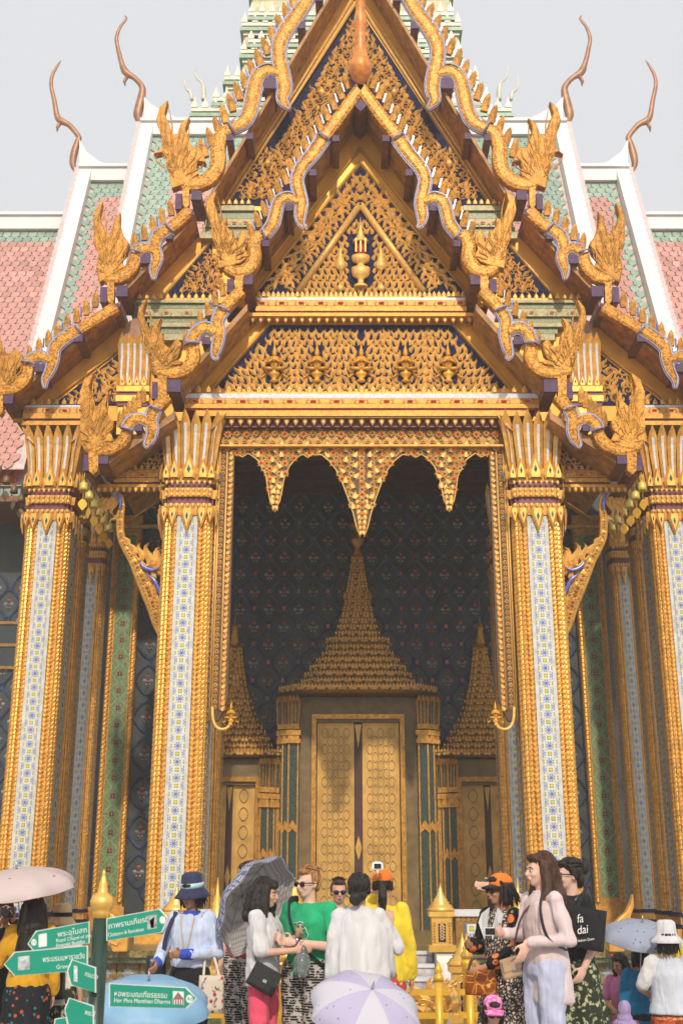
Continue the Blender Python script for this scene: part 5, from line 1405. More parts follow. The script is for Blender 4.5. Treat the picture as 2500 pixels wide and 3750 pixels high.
# long curled horn finials at the ridge ends
for s in (-1, 1):
    for pts, spur, rf in (([(490, 1110, 8), (466, 1050, 30), (474, 980, 38), (495, 905, 30), (503, 872, 26), (445, 800, 28), (392, 772, 36), (366, 740, 28), (348, 640, 22), (328, 545, 19), (336, 480, 17), (368, 420, 13), (391, 385, 4)], ((385, 785), (368, 812), (366, 842)), R1[s]),
                          ([(897, 805, 8), (880, 740, 42), (890, 680, 46), (907, 600, 38), (906, 552, 30), (862, 500, 28), (805, 462, 38), (778, 405, 26), (752, 300, 20), (745, 240, 19), (768, 172, 16), (806, 120, 12), (795, 97, 3)], ((812, 490), (795, 520), (800, 552)), R2[s])):
        q = []
        for x, y, w in smooth_path(pts, 4):
            u, v = C8(x, y); p = W(u, v, YR); q.append(((p.x if s < 0 else -p.x), YR, p.z, 1.3 * w / 1.742 * PXM(v, YR) / 2))
        b = MB(); b.tube([k[:3] for k in q], [k[3] for k in q], 10, flat=(1, 0.7))
        q = []
        for (x, y), w in zip(spur, (26, 22, 3)):
            u, v = C8(x, y); p = W(u, v, YR); q.append(((p.x if s < 0 else -p.x), YR, p.z, w / 1.742 * PXM(v, YR) / 2))
        b.tube([k[:3] for k in q], [k[3] for k in q], 8)
        b.build('horn_finial', 'chofa', rf)
    # plaster flare of the ridge behind each horn
    for pts, rf in (([(515, 910), (520, 1100), (600, 1110), (760, 1100), (640, 1050), (560, 990)], R1[s]), ([(925, 640), (930, 800), (1000, 810), (1160, 790), (1060, 740), (970, 690)], R2[s])):
        MB().prism(to2([C8(*p) for p in pts], YR, s), YR - 0.2, YR + 0.2).build('ridge_flare', 'white_plaster', rf)
# lower eaves beside the outer columns
for s in (-1, 1):
    wing_roof(s, 20, 8.85, WZ(1655, 31), drop=1.6, yr=31.0, ye=29.3, field='roof_orange', cells=False, green_top=0.0, green_side=0, tx=14, vis=0.95, cap=0.3)
    a, c = sorted((s * 8.85, s * 20)); zz = WZ(1812, 29.4)
    b = MB().box(a, c, 29.2, 31.2, zz - 0.25, zz - 0.1)
    b.build('eave_board', 'wood_purlin', TEMPLE)
    a, c = sorted((s * 8.85, s * 14)); g = MB()
    for i in range(22): g.cbox((s * (8.95 + 0.23 * i), 29.28, zz + 0.02), (0.10, 0.03, 0.1))
    q = g.build('eave_tiles', 'roof_green', TEMPLE); q['kind'] = 'stuff'

# ------------------------------------------------------------------ stepped spire (tower) rising behind the gables
YP = 42.0
def antefix():
    b = MB(); b.prism([(-0.4, 0), (-0.42, 0.3), (-0.2, 0.55), (-0.12, 0.85), (0, 1.25), (0.12, 0.85), (0.2, 0.55), (0.42, 0.3), (0.4, 0)], -0.1, 0.1)
    return b.mesh('antefix', 'prang_white')
ANTEFIX = antefix()
def wxp(u, v): return abs(WX(u, v, YP))
steps = [(C8(1215, 0)[0], 640, 1100), (C8(1352, 0)[0], 575, 900), (C8(1424, 0)[0], 440, 760), (C8(1535, 0)[0], 100, 560), (C8(1590, 0)[0], -300, 300)]
for u, vt, vb in steps:
    vt /= 1.742; vb /= 1.742
    yf = 40.0; x = abs(WX(u, vt + 40, yf)) - 0.2; zt_, zb_ = WZ(vt, yf) - 0.45, WZ(vb, yf) - 3
    b = MB().box(-x, x, yf, YP + x, zb_, zt_, 0)
    tw = b.build('tower_tier', 'prang_cream', TEMPLE)
    h = zt_ - zb_
    bands = MB(); zz = zt_; k = 0
    while zz > zb_ + 2.2:
        for dz, ex, m in ((0.0, 0.14, 1), (0.28, 0.2, 0), (0.42, 0.08, 1)):
            bands.box(-x - ex, x + ex, yf - ex, YP, zz - dz - 0.16, zz - dz, m)
        zz -= 1.35; k += 1
    bands.build('tower_band', ['prang_green', 'prang_white'], tw)
    zz = zt_; k = 0
    while zz > zb_ + 2.2:
        for i in range(5):
            for s in (-1, 1):
                link('antefix', ANTEFIX, tw, (s * (x + 0.02 - i * 0.42), yf - 0.12, zz), None, (0.30, 0.5, 0.42))
        zz -= 1.35

for s in (-1, 1):
    for pts in ([(1225, 640, 20), (1215, 590, 22), (1190, 570, 14), (1180, 520, 10), (1185, 485, 3)], [(1300, 640, 30), (1300, 580, 30), (1290, 530, 18), (1258, 500, 12), (1246, 450, 9), (1258, 420, 3)]):
        q = []
        for x, y, w in smooth_path(pts, 3):
            u, v = C8(x, y); p = W(u, v, YP - 2); q.append(((p.x if s < 0 else -p.x), YP - 2, p.z, w / 1.742 * PXM(v, YP) / 2))
        MB().tube([k[:3] for k in q], [k[3] for k in q], 8).build('tower_horn', 'prang_white', TEMPLE)
# ------------------------------------------------------------------ platform, marble stair, balustrades
YF = 19.0
b = MB().box(-12, 12, YF + 0.1, 34, 0.0, FLOOR)
PLAT = b.build('platform', 'base_tile', TEMPLE)
b = MB()
for x0, x1 in ((-12, -1.36), (1.36, 12)):
    for za, zb, ex, m in ((1.06, 1.16, 0.16, 0), (0.98, 1.06, 0.1, 1), (0.62, 0.66, 0.06, 0), (0.50, 0.62, 0.14, 1), (0.40, 0.50, 0.24, 0), (0.16, 0.26, 0.34, 1), (0.0, 0.16, 0.42, 0)):
        b.box(x0, x1, YF - ex, YF + 0.099, za, zb, m)
b.build('plinth_moulding', ['base_tile', 'base_green'], PLAT)
def flower_tile():
    b = MB(); b.box(-0.165, 0.165, -0.03, 0, -0.15, 0.15, 0)
    n = 8
    for k in range(n):
        a = 2 * PI * k / n; h = PI / n
        b.add([(0, -0.045, 0), (0.06 * math.cos(a - h), -0.033, 0.06 * math.sin(a - h)), (0.1 * math.cos(a), -0.033, 0.1 * math.sin(a)), (0.06 * math.cos(a + h), -0.033, 0.06 * math.sin(a + h))], [(0, 1, 2), (0, 2, 3)], 1)
    for sx_ in (-1, 1):
        for sz_ in (-1, 1): b.add([(sx_ * 0.15, -0.033, sz_ * 0.135), (sx_ * 0.07, -0.033, sz_ * 0.135), (sx_ * 0.15, -0.033, sz_ * 0.06)], [(0, 1, 2)], 2)
    return b.mesh('flower_tile', ['base_tile', 'flower_pale', 'flower_pink'])
FTL = flower_tile()
for s in (-1, 1):
    for i in range(24):
        link('flower_tile', FTL, PLAT, (s * (1.56 + 0.345 * i), YF + 0.097, 0.82))
        if i % 2 == 0: link('arch_tile', ROU, PLAT, (s * (1.7 + 0.345 * i), YF - 0.145, 0.56), None, (0.26, 0.3, 0.2))
# marble stair
ST = MB()
n = 7
for i in range(n):
    zt = FLOOR * (i + 1) / n - 0.002
    ST.box(-0.98, 0.98, YF - 0.36 * (n - i - 1), YF + 0.098 if i == n - 1 else YF - 0.36 * (n - i - 2), 0, zt - 0.05, 1)
    ST.box(-0.98, 0.98, YF - 0.36 * (n - i - 1) - 0.035, YF + 0.098 if i == n - 1 else YF - 0.36 * (n - i - 2) - 0.036, zt - 0.049, zt, 0)
STAIR = ST.build('stair', ['marble', 'marble_red'], TEMPLE)
for s in (-1, 1):                                  # cheek walls with naga rail posts
    b = MB(); a, c = sorted((s * 1.0, s * 1.34))
    q = [(YF - 2.6, 0), (YF - 2.6, 0.42), (YF - 0.2, 1.2), (YF + 0.09, 1.2), (YF + 0.09, 0)]
    vs_ = [(a, y, z) for y, z in q] + [(c, y, z) for y, z in q]
    b.add(vs_, [(4, 3, 2, 1, 0), (5, 6, 7, 8, 9)] + [(i, (i + 1) % 5, 5 + (i + 1) % 5, 5 + i) for i in range(5)], 0)
    b.build('stair_cheek', ['marble'], STAIR)
def newel(x, y, z0, h, parent):
    b = MB(); w = 0.15
    b.box(x - 0.2, x + 0.2, y - 0.2, y + 0.2, z0, z0 + 0.1, 0); b.box(x - w, x + w, y - w, y + w, z0 + 0.1, z0 + h, 0)
    b.box(x - 0.055, x + 0.055, y - w - 0.006, y - w + 0.02, z0 + 0.14, z0 + h - 0.1, 1)
    b.box(x - 0.19, x + 0.19, y - 0.19, y + 0.19, z0 + h, z0 + h + 0.07, 0)
    b.lathe([(r_, z_ * 0.62) for r_, z_ in ((0.2, 0), (0.22, 0.05), (0.18, 0.1), (0.17, 0.14), (0.13, 0.18), (0.14, 0.21), (0.1, 0.25), (0.11, 0.28), (0.075, 0.32), (0.08, 0.35), (0.05, 0.39), (0.055, 0.42), (0.03, 0.46), (0.035, 0.5), (0.015, 0.55), (0.004, 0.66))], (x, y, z0 + h + 0.07), 14)
    o = b.build('newel_post', ['gold_statue', 'blue_panel'], parent)
    for i in range(5):
        link('rosette', ROSE6, o, (x, y - w - 0.012, z0 + 0.2 + i * (h - 0.3) / 5), None, 0.1)
    for dx in (-0.115, 0.115):
        for i in range(8): link('rosette', ROSE_P, o, (x + dx, y - w - 0.004, z0 + 0.14 + i * (h - 0.2) / 8), None, 0.07)
    return o
def balustrade(x0, x1, y, parent):
    a, c = sorted((x0, x1)); z0 = FLOOR
    b = MB().box(a, c, y - 0.08, y + 0.08, z0, z0 + 0.5, 0); b.box(a - 0.02, c + 0.02, y - 0.13, y + 0.13, z0 + 0.5, z0 + 0.6, 1)
    b.box(a + 0.14, c - 0.14, y - 0.1, y - 0.079, z0 + 0.1, z0 + 0.4, 2)
    o = b.build('balustrade', ['gold_dark', 'marble', 'tile_blue'], parent)
    n = int((c - a) / 0.075)
    for i in range(n):
        xx = a + (c - a) * (i + 0.5) / n
        for zz in (z0 + 0.455, z0 + 0.045): link('rosette', ROSE_P if i % 2 else ROSE6, o, (xx, y - 0.085, zz), None, 0.075)
    m = int((c - a - 0.32) / TP)
    for i in range(m):
        for j in range(2): link('tile', YTM if (i + j) % 2 else FTM, o, (a + 0.16 + (c - a - 0.32) * (i + 0.5) / m, y - 0.102, z0 + 0.18 + 0.142 * j), None, (0.99, 1, 0.99))
for s in (-1, 1):
    newel(s * 1.10, 18.75, FLOOR, 0.5, TEMPLE)
    balustrade(s * 1.32, s * 2.72, 18.85, TEMPLE)
    newel(s * 2.9, 18.75, FLOOR, 0.5, TEMPLE)
    newel(s * 1.18, 16.35, 0.42, 0.6, TEMPLE)
    # gilded flame tail at the corner of the platform
    fl = [(2225, 3475), (2222, 3420), (2240, 3375), (2262, 3350), (2285, 3330), (2300, 3300), (2312, 3262), (2316, 3310), (2302, 3350), (2310, 3360), (2285, 3400), (2295, 3420), (2280, 3475)]
    q = [(W(u, v, 18.7).x * (1 if s > 0 else -1), W(u, v, 18.7).z) for u, v in fl]
    zmin = min(z for x, z in q); q = [(x, z - zmin + FLOOR) for x, z in q]
    t = MB().prism(q, 18.62, 18.78).build('flame_carving', 'gold', TEMPLE)
    bev = t.modifiers.new('soft', 'BEVEL'); bev.width = 0.02; bev.segments = 2
    for i in range(5): link('flame', FLAME, t, (sum(x for x, z in q) / len(q) + s * (i - 2) * 0.045, 18.62, FLOOR + 0.08 + 0.1 * (i % 3)), (0, s * 0.4, 0), 0.3)

# ------------------------------------------------------------------ gilded guardian figures in front of the platform
def kinnara(x, y, label):
    t = thing('gilded_statue', label, 'statue', (x, y, 0), 'gilded guardian figures by the stair')
    b = MB(); b.box(x - 0.36, x + 0.36, y - 0.3, y + 0.3, 0, 0.2, 0); b.box(x - 0.42, x + 0.42, y - 0.36, y + 0.36, 0.2, 0.30, 0)
    b.build('pedestal', 'gold_statue', t)
    dz_ = Vector((0, 0, -0.32))
    f = MB()
    for k in (-1, 1):
        f.tube(smooth_path([(x + k * 0.16, y, 0.62), (x + k * 0.15, y + 0.02, 0.85), (x + k * 0.12, y + 0.03, 1.1), (x + k * 0.09, y, 1.32)], 3), [0.045, 0.05, 0.055, 0.06, 0.07, 0.085, 0.1, 0.11, 0.12, 0.12][:10], 8)
        f.tube([(x + k * 0.16, y + 0.02, 0.645), (x + k * 0.17, y - 0.12, 0.64)], [0.05, 0.035], 7)
        f.tube(smooth_path([(x + k * 0.17, y, 1.72), (x + k * 0.24, y - 0.06, 1.52), (x + k * 0.04, y - 0.2, 1.6)], 3), [0.05, 0.05, 0.048, 0.045, 0.042, 0.038, 0.034], 8)
    f.lathe([(0.12, 1.28), (0.18, 1.34), (0.15, 1.45), (0.12, 1.52), (0.16, 1.64), (0.2, 1.72), (0.15, 1.78), (0.055, 1.81), (0.05, 1.86)], (x, y, 0), 14, squash=(1, 0.72))
    f.ell((x, y - 0.02, 1.94), (0.085, 0.095, 0.115)); f.ell((x, y - 0.11, 1.93), (0.014, 0.02, 0.022), seg=6, rings=4)
    f.tube([(x, y - 0.21, 1.52), (x, y - 0.19, 1.74)], [0.035, 0.012], 6)
    f.build('figure', 'gold_statue', t).location = dz_
    c = MB(); c.lathe([(0.105, 1.97), (0.11, 2.02), (0.085, 2.06), (0.09, 2.09), (0.06, 2.14), (0.064, 2.17), (0.04, 2.22), (0.042, 2.25), (0.022, 2.31), (0.005, 2.5)], (x, y, 0), 12); c.build('crown', 'gold_statue', t).location = dz_
    w = MB()
    for i, (dx, dz, L, a) in enumerate(((0.2, 1.3, 0.5, 0.5), (-0.2, 1.3, 0.5, -0.5), (0.26, 1.2, 0.42, 0.9), (-0.26, 1.2, 0.42, -0.9), (0.22, 1.75, 0.3, 0.3), (-0.22, 1.75, 0.3, -0.3))):
        p0 = Vector((x + dx * 0.7, y + 0.06, dz)); d = Vector((math.sin(a), 0.1, math.cos(a)))
        w.tube([p0, p0 + d * L * 0.5 + Vector((0.04 * (1 if dx > 0 else -1), 0, 0)), p0 + d * L], [0.07, 0.05, 0.005], 7, flat=(1, 0.5))
    w.build('plume', 'gold_statue', t).location = dz_
kinnara(WX(790, 3500, 15.2), 15.2, 'gilded guardian statue behind the woman in the bucket hat')
kinnara(WX(1905, 3500, 15.2), 15.2, 'gilded guardian statue behind the woman in the leopard dress')
kinnara(WX(1072, 3500, 15.4), 15.4, 'gilded guardian statue behind the man in the green shirt')

# ------------------------------------------------------------------ yellow barrier, gilded stanchion and chain
def barrier(x0, x1, y, label, posts):
    t = thing('barrier', label, 'barrier', ((x0 + x1) / 2, y, 0), 'yellow crowd barriers')
    for z in (0.99, 0.76, 0.2):
        MB().box(x0, x1, y - 0.02, y + 0.02, z - 0.03, z + 0.03).build('rail', 'gold_paint', t)
    for x in posts:
        b = MB().tube([(x, y, 0), (x, y, 1.1)], 0.045, 12)
        b.lathe([(0.05, 0), (0.058, 0.03), (0.05, 0.06), (0.03, 0.075), (0.045, 0.1), (0.03, 0.14), (0.008, 0.2)], (x, y, 1.1), 12)
        b.build('post', 'gold_paint', t)
yb = 13.6
barrier(WX(700, 3660, yb), WX(1150, 3660, yb), yb, 'yellow metal barrier behind the man in elephant print trousers', [WX(735, 3660, yb), WX(1130, 3660, yb)])
barrier(WX(1680, 3660, yb), WX(2200, 3660, yb), yb, 'yellow metal barrier behind the woman in blue jeans', [WX(1720, 3660, yb), WX(2180, 3660, yb)])
barrier(WX(1420, 3660, yb), WX(1640, 3660, yb), yb - 0.05, 'short yellow barrier rail in front of the marble stair', [WX(1605, 3660, yb)])
xs = WX(1708, 3500, 14.0)
t = thing('stanchion', 'slim gilded stanchion with a pointed top by the stair balustrade', 'stanchion', (xs, 14.0, 0))
b = MB().lathe([(0.16, 0), (0.16, 0.04), (0.06, 0.08), (0.055, 1.22), (0.075, 1.25), (0.06, 1.3)], (xs, 14.0, 0), 14); b.build('post', 'gold_paint', t)
MB().lathe([(0.06, 0), (0.07, 0.04), (0.045, 0.09), (0.05, 0.12), (0.02, 0.18), (0.004, 0.27)], (xs, 14.0, 1.3), 12).build('finial', 'gold_statue', t)
# gilded chain between the stanchion and the lotus stand
def chain_link():
    b = MB(); pts = [(0.05 * math.cos(2 * PI * k / 10), 0, 0.028 * math.sin(2 * PI * k / 10)) for k in range(11)]
    b.tube(pts, 0.009, 5, caps=False); return b.mesh('chain_link', 'gold_statue')
CL = chain_link()
A_, B_ = Vector((xs - 0.04, 14.0, 1.12)), Vector((WX(1440, 3680, 13.8), 13.8, 0.88))
t = thing('chain', 'gilded chain sagging from the stanchion across the foot of the stair', 'chain', (A_ + B_) / 2)
L = (B_ - A_).length; n = int(L / 0.075)
for i in range(n):
    q = (i + 0.5) / n; p = A_.lerp(B_, q) + Vector((0, 0, -0.12 * math.sin(PI * q)))
    sl = math.atan2((B_ - A_).z - 0.12 * PI * math.cos(PI * q), (B_ - A_).x)
    o = link('chain_link', CL, t, p, ((PI / 2 if i % 2 else 0), -sl, 0))
# gilded lotus stand with upright flames
xs = WX(1575, 3680, 14.4)
t = thing('lotus_stand', 'gilded lotus stand with upright flames before the marble stair', 'stand', (xs, 14.4, 0))
MB().lathe([(0.22, 0), (0.22, 0.06), (0.1, 0.1), (0.07, 0.3), (0.09, 0.42), (0.18, 0.6), (0.24, 0.78), (0.2, 0.8)], (xs, 14.4, 0), 14).build('pedestal', 'gold_statue', t)
for k in range(9):
    a = 2 * PI * k / 9
    link('flame', FLAME, t, (xs + 0.2 * math.cos(a), 14.4 + 0.2 * math.sin(a), 0.72), (0, 0.35 * math.cos(a), 0), (0.4, 0.5, 0.36))
# ================================================================== visitors
sheet('paved_terrace', -9, 9, 9.6, 13.0, 0.4, 'paving', 0.4)
mat('skin', (0.60, 0.34, 0.235), rough=0.55, var=0.06, scale=20, spec=0.3)
mat('skin_tan', (0.44, 0.22, 0.13), rough=0.55, var=0.06, scale=20, spec=0.3)
mat('skin_pale', (0.70, 0.44, 0.34), rough=0.55, var=0.06, scale=20, spec=0.3)
mat('lips', (0.42, 0.13, 0.11), rough=0.5); mat('eye_dark', (0.02, 0.015, 0.012), rough=0.2); mat('eye_white', (0.7, 0.68, 0.64), rough=0.3)
def hairmat(n, c):
    m = mat(n, c, rough=0.45, var=0.6, scale=60, bump=0.8, bscale=160, spec=0.3)
    for q in m.node_tree.nodes:
        if q.type == 'TEX_NOISE':
            mp = m.node_tree.nodes.new('ShaderNodeMapping'); mp.inputs['Scale'].default_value = (1, 1, 0.12)
            l = q.inputs['Vector'].links[0]; m.node_tree.links.new(l.from_socket, mp.inputs[0]); m.node_tree.links.new(mp.outputs[0], q.inputs['Vector'])
hairmat('hair_black', (0.022, 0.017, 0.015)); hairmat('hair_brown', (0.075, 0.032, 0.018)); hairmat('hair_ginger', (0.36, 0.17, 0.06)); hairmat('hair_dkbrown', (0.06, 0.03, 0.018))
def cloth(n, c, **k):
    m = mat(n, c, rough=0.85, var=0.10, scale=7, bump=0.55, bscale=9, spec=0.2, sheen=0.1, bdist=0.05, **k); n_, l_ = m.node_tree.nodes, m.node_tree.links
    tc = n_.new('ShaderNodeTexCoord'); mp = n_.new('ShaderNodeMapping'); mp.inputs['Scale'].default_value = (1.3, 1.3, 0.42); mp.inputs['Rotation'].default_value = (0.25, 0.3, 0)
    l_.new(tc.outputs['Object'], mp.inputs[0])
    for q in n_:                     # long soft folds that hang downwards
        if q.type == 'TEX_NOISE':
            l_.new(mp.outputs[0], q.inputs['Vector']); q.inputs['Detail'].default_value = 1.0; q.inputs['Distortion'].default_value = 0.8
    return m
cloth('cl_paleblue', (0.52, 0.60, 0.78)); cloth('cl_royal', (0.04, 0.08, 0.50)); cloth('cl_black', (0.018, 0.018, 0.021)); cloth('cl_navy', (0.035, 0.04, 0.085))
cloth('cl_white', (0.62, 0.61, 0.62)); cloth('cl_blush', (0.66, 0.52, 0.50)); cloth('cl_pinktrouser', (0.80, 0.10, 0.17)); cloth('cl_green', (0.02, 0.38, 0.17)); cloth('cl_teal', (0.03, 0.42, 0.48))
cloth('cl_grey', (0.35, 0.33, 0.33)); cloth('cl_yellow', (0.80, 0.60, 0.04)); cloth('cl_orange', (0.85, 0.19, 0.025)); cloth('cl_pinkcardi', (0.68, 0.55, 0.56))
cloth('cl_jeans', (0.50, 0.53, 0.70)); cloth('cl_mustard', (0.62, 0.32, 0.02)); cloth('cl_cream', (0.68, 0.62, 0.52)); cloth('cl_straw', (0.58, 0.42, 0.22)); cloth('cl_red', (0.60, 0.04, 0.05))
cloth('cl_denim', (0.55, 0.58, 0.66)); cloth('cl_blue', (0.01, 0.16, 0.33)); cloth('cl_plum', (0.18, 0.07, 0.12)); cloth('cl_lilac', (0.36, 0.27, 0.50)); cloth('cl_rose', (0.50, 0.16, 0.30)); cloth('cl_skyband', (0.42, 0.62, 0.68))
mat('lens', (0.012, 0.010, 0.012), rough=0.06, var=0.05); mat('leather_black', (0.02, 0.018, 0.02), rough=0.32, var=0.2, bump=0.2); mat('leather_tan', (0.42, 0.29, 0.17), rough=0.4); mat('leather_brown', (0.10, 0.04, 0.035), rough=0.45)
mat('metal_grey', (0.5, 0.5, 0.5), metal=0.9, rough=0.3); mat('plastic_white', (0.78, 0.78, 0.80), rough=0.3)
m_ = mat('plastic_bag', (0.75, 0.78, 0.80), rough=0.12, trans=0.85); mat('phone_red', (0.5, 0.03, 0.05), rough=0.3)
pattern_mat('pr_elephant', (0.018, 0.017, 0.017), [((0.50, 0.46, 0.42), 26, 0.53, 0.56, 'noise'), ((0.55, 0.52, 0.48), 16, 0.86, 0.93, 'wave'), ((0.02, 0.02, 0.02), 60, 0.6, 0.66, 'noise')])
pattern_mat('pr_leopard', (0.62, 0.50, 0.42), [((0.03, 0.022, 0.02), 34, 0.16, 0.11, 'edge'), ((0.05, 0.04, 0.035), 55, 0.54, 0.58, 'noise')])
pattern_mat('pr_jacket', (0.012, 0.011, 0.012), [((0.80, 0.20, 0.06), 9, 0.36, 0.31, 'vor'), ((0.25, 0.33, 0.18), 11, 0.24, 0.20, 'vor'), ((0.02, 0.02, 0.02), 50, 0.6, 0.66, 'noise')])
pattern_mat('pr_greenskirt', (0.03, 0.035, 0.022), [((0.40, 0.42, 0.24), 18, 0.30, 0.25, 'vor'), ((0.42, 0.44, 0.28), 24, 0.56, 0.6, 'noise'), ((0.03, 0.04, 0.02), 60, 0.58, 0.62, 'noise')])
pattern_mat('pr_redfloral', (0.60, 0.07, 0.05), [((0.05, 0.05, 0.06), 10, 0.56, 0.6, 'noise'), ((0.85, 0.50, 0.45), 16, 0.25, 0.2, 'vor'), ((0.20, 0.26, 0.10), 18, 0.6, 0.64, 'noise')])
pattern_mat('pr_darkfloral', (0.014, 0.016, 0.020), [((0.42, 0.08, 0.03), 13, 0.24, 0.2, 'vor'), ((0.03, 0.18, 0.22), 15, 0.22, 0.18, 'vor')])
pattern_mat('pr_orangeskirt', (0.58, 0.10, 0.025), [((0.20, 0.03, 0.012), 14, 0.52, 0.58, 'noise'), ((0.62, 0.34, 0.16), 3.2, 0.86, 0.93, 'wave'), ((0.30, 0.05, 0.02), 30, 0.1, 0.07, 'edge')])
pattern_mat('pr_tote', (0.62, 0.55, 0.46), [((0.45, 0.05, 0.07), 14, 0.26, 0.2, 'vor'), ((0.10, 0.20, 0.45), 11, 0.2, 0.15, 'vor'), ((0.22, 0.15, 0.12), 20, 0.6, 0.64, 'noise')])
pattern_mat('pr_handbag', (0.28, 0.07, 0.02), [((0.75, 0.30, 0.03), 14, 0.05, 0.03, 'edge'), ((0.80, 0.42, 0.05), 10, 0.22, 0.18, 'vor')], rough=0.5)
pattern_mat('pr_plaid_out', (0.70, 0.72, 0.80), [((0.18, 0.20, 0.40), 12, 0.62, 0.72, 'wave'), ((0.20, 0.22, 0.42), 12, 0.66, 0.76, 'wavex')], sheer=0.45)
pattern_mat('pr_plaid_in', (0.78, 0.74, 0.67), [((0.50, 0.48, 0.46), 12, 0.62, 0.72, 'wave'), ((0.52, 0.50, 0.48), 12, 0.66, 0.76, 'wavex')], sheer=0.45)
pattern_mat('pr_pinkcap', (0.75, 0.14, 0.42), [((0.86, 0.42, 0.62), 40, 0.5, 0.6, 'noise')])
pattern_mat('um_pink', (0.92, 0.80, 0.78), [((0.70, 0.16, 0.20), 9, 0.14, 0.08, 'vor')], rough=0.45, sheer=0.45)
pattern_mat('um_blue', (0.36, 0.64, 0.88), [((0.46, 0.72, 0.92), 3, 0.45, 0.6, 'noise')], rough=0.35, sheer=0.45)
pattern_mat('um_lilac', (0.74, 0.67, 0.88), [((0.40, 0.34, 0.58), 15, 0.13, 0.09, 'vor')], rough=0.4, sheer=0.45)
pattern_mat('um_lilac2', (0.88, 0.85, 0.92), [((0.40, 0.34, 0.58), 15, 0.13, 0.09, 'vor')], rough=0.4, sheer=0.45)
pattern_mat('um_greyblue', (0.52, 0.56, 0.70), [((0.10, 0.06, 0.10), 16, 0.16, 0.12, 'vor')], rough=0.4, sheer=0.45)
pattern_mat('um_under_dark', (0.30, 0.06, 0.07), [], sheer=0.5); pattern_mat('um_under_blue', (0.45, 0.55, 0.68), [], sheer=0.5)
TZ = 0.4
TEXW = bpy.data.textures.new('wrinkle', 'CLOUDS'); TEXW.noise_scale = 0.11; TEXW.noise_depth = 2
TEXH = bpy.data.textures.new('locks', 'CLOUDS'); TEXH.noise_scale = 0.03; TEXH.noise_depth = 2

def caps(b, p, q, r0, r1, seg=10):
    p, q = Vector(p), Vector(q); n = 5
    pts, rs = [], []
    d = (q - p); L = d.length or 1e-6; d = d / L
    for k in range(3): a = PI / 2 * (1 - k / 3); pts.append(p - d * r0 * math.sin(a)); rs.append(max(r0 * math.cos(a), 1e-4))
    for k in range(n): t = k / (n - 1); pts.append(p.lerp(q, t)); rs.append(r0 + (r1 - r0) * t)
    for k in range(1, 4): a = PI / 2 * k / 3; pts.append(q + d * r1 * math.sin(a)); rs.append(max(r1 * math.cos(a), 1e-4))
    b.tube(pts, rs, seg)
def rings(b, rows, seg=20, fold=0, amp=0.0, ph=0.0):
    """stack of ellipses (z, rx, ry, cx, cy), closed at both ends"""
    o = len(b.v)
    for i, (z, rx, ry, cx, cy) in enumerate(rows):
        am = amp * i / max(1, len(rows) - 1)
        for k in range(seg):
            t = 2 * PI * k / seg; f = 1 + am * math.cos(fold * t + ph + 0.7 * math.sin(3 * t)) if fold else 1
            b.v.append((cx + rx * f * math.cos(t), cy + ry * f * math.sin(t), z))
    n = len(rows)
    for i in range(n - 1):
        for k in range(seg):
            k2 = (k + 1) % seg
            b.f.append((o + i * seg + k, o + i * seg + k2, o + (i + 1) * seg + k2, o + (i + 1) * seg + k)[::(1 if rows[-1][0] > rows[0][0] else -1)]); b.mi.append(0); b.sm.append(True)
    for e, idx in ((0, 0), (1, n - 1)):
        f = tuple(o + idx * seg + k for k in range(seg)); up = rows[-1][0] > rows[0][0]
        b.f.append(f[::-1] if (e == 0) == up else f); b.mi.append(0); b.sm.append(False)
def soft(b, name, m, parent, vox=0.012, it=4, wrinkle=0.0, tex=None):
    for i in range(len(b.sm)): b.sm[i] = True
    o = b.build(name, m, parent)
    r_ = o.modifiers.new('skin', 'REMESH'); r_.mode = 'VOXEL'; r_.voxel_size = vox; r_.use_smooth_shade = True
    if wrinkle:
        d = o.modifiers.new('wrinkle', 'DISPLACE'); d.texture = tex or TEXW; d.strength = wrinkle; d.mid_level = 0.5 if tex else 0.36; d.texture_coords = 'LOCAL'
    s_ = o.modifiers.new('smooth', 'SMOOTH'); s_.factor = 0.5; s_.iterations = it
    return o
def Rz(a): return Matrix.Rotation(a, 4, 'Z')

def hand(b, w, d, across, nrm, curl=0.5, k=1.0):
    """palm and five fingers from the wrist w along d; across points to the thumb side; fingers curl towards nrm"""
    w, d, across, nrm = Vector(w), Vector(d).normalized(), Vector(across).normalized(), Vector(nrm).normalized()
    rot = Matrix((across, nrm, d)).transposed()
    b.ell(w + d * 0.048 * k, (0.040 * k, 0.017 * k, 0.055 * k), rot, 10, 8)
    for i, (off, L) in enumerate(((0.029, 0.072), (0.010, 0.082), (-0.010, 0.077), (-0.028, 0.06))):
        p = w + d * 0.085 * k + across * off * k; a = curl * (0.8 + 0.15 * i)
        d1 = d * math.cos(a) + nrm * math.sin(a); q = p + d1 * L * 0.5 * k
        d2 = d * math.cos(a * 2.1) + nrm * math.sin(a * 2.1); e = q + d2 * L * 0.5 * k
        caps(b, p, q, 0.0105, 0.0095, 6); caps(b, q, e, 0.0095, 0.008, 6)
    p = w + d * 0.03 * k + across * 0.032 * k; q = p + (d * 0.6 + across * 0.7 + nrm * 0.2).normalized() * 0.04 * k; e = q + (d * 0.9 + nrm * 0.35).normalized() * 0.035 * k
    caps(b, p, q, 0.0125, 0.011, 6); caps(b, q, e, 0.011, 0.009, 6)

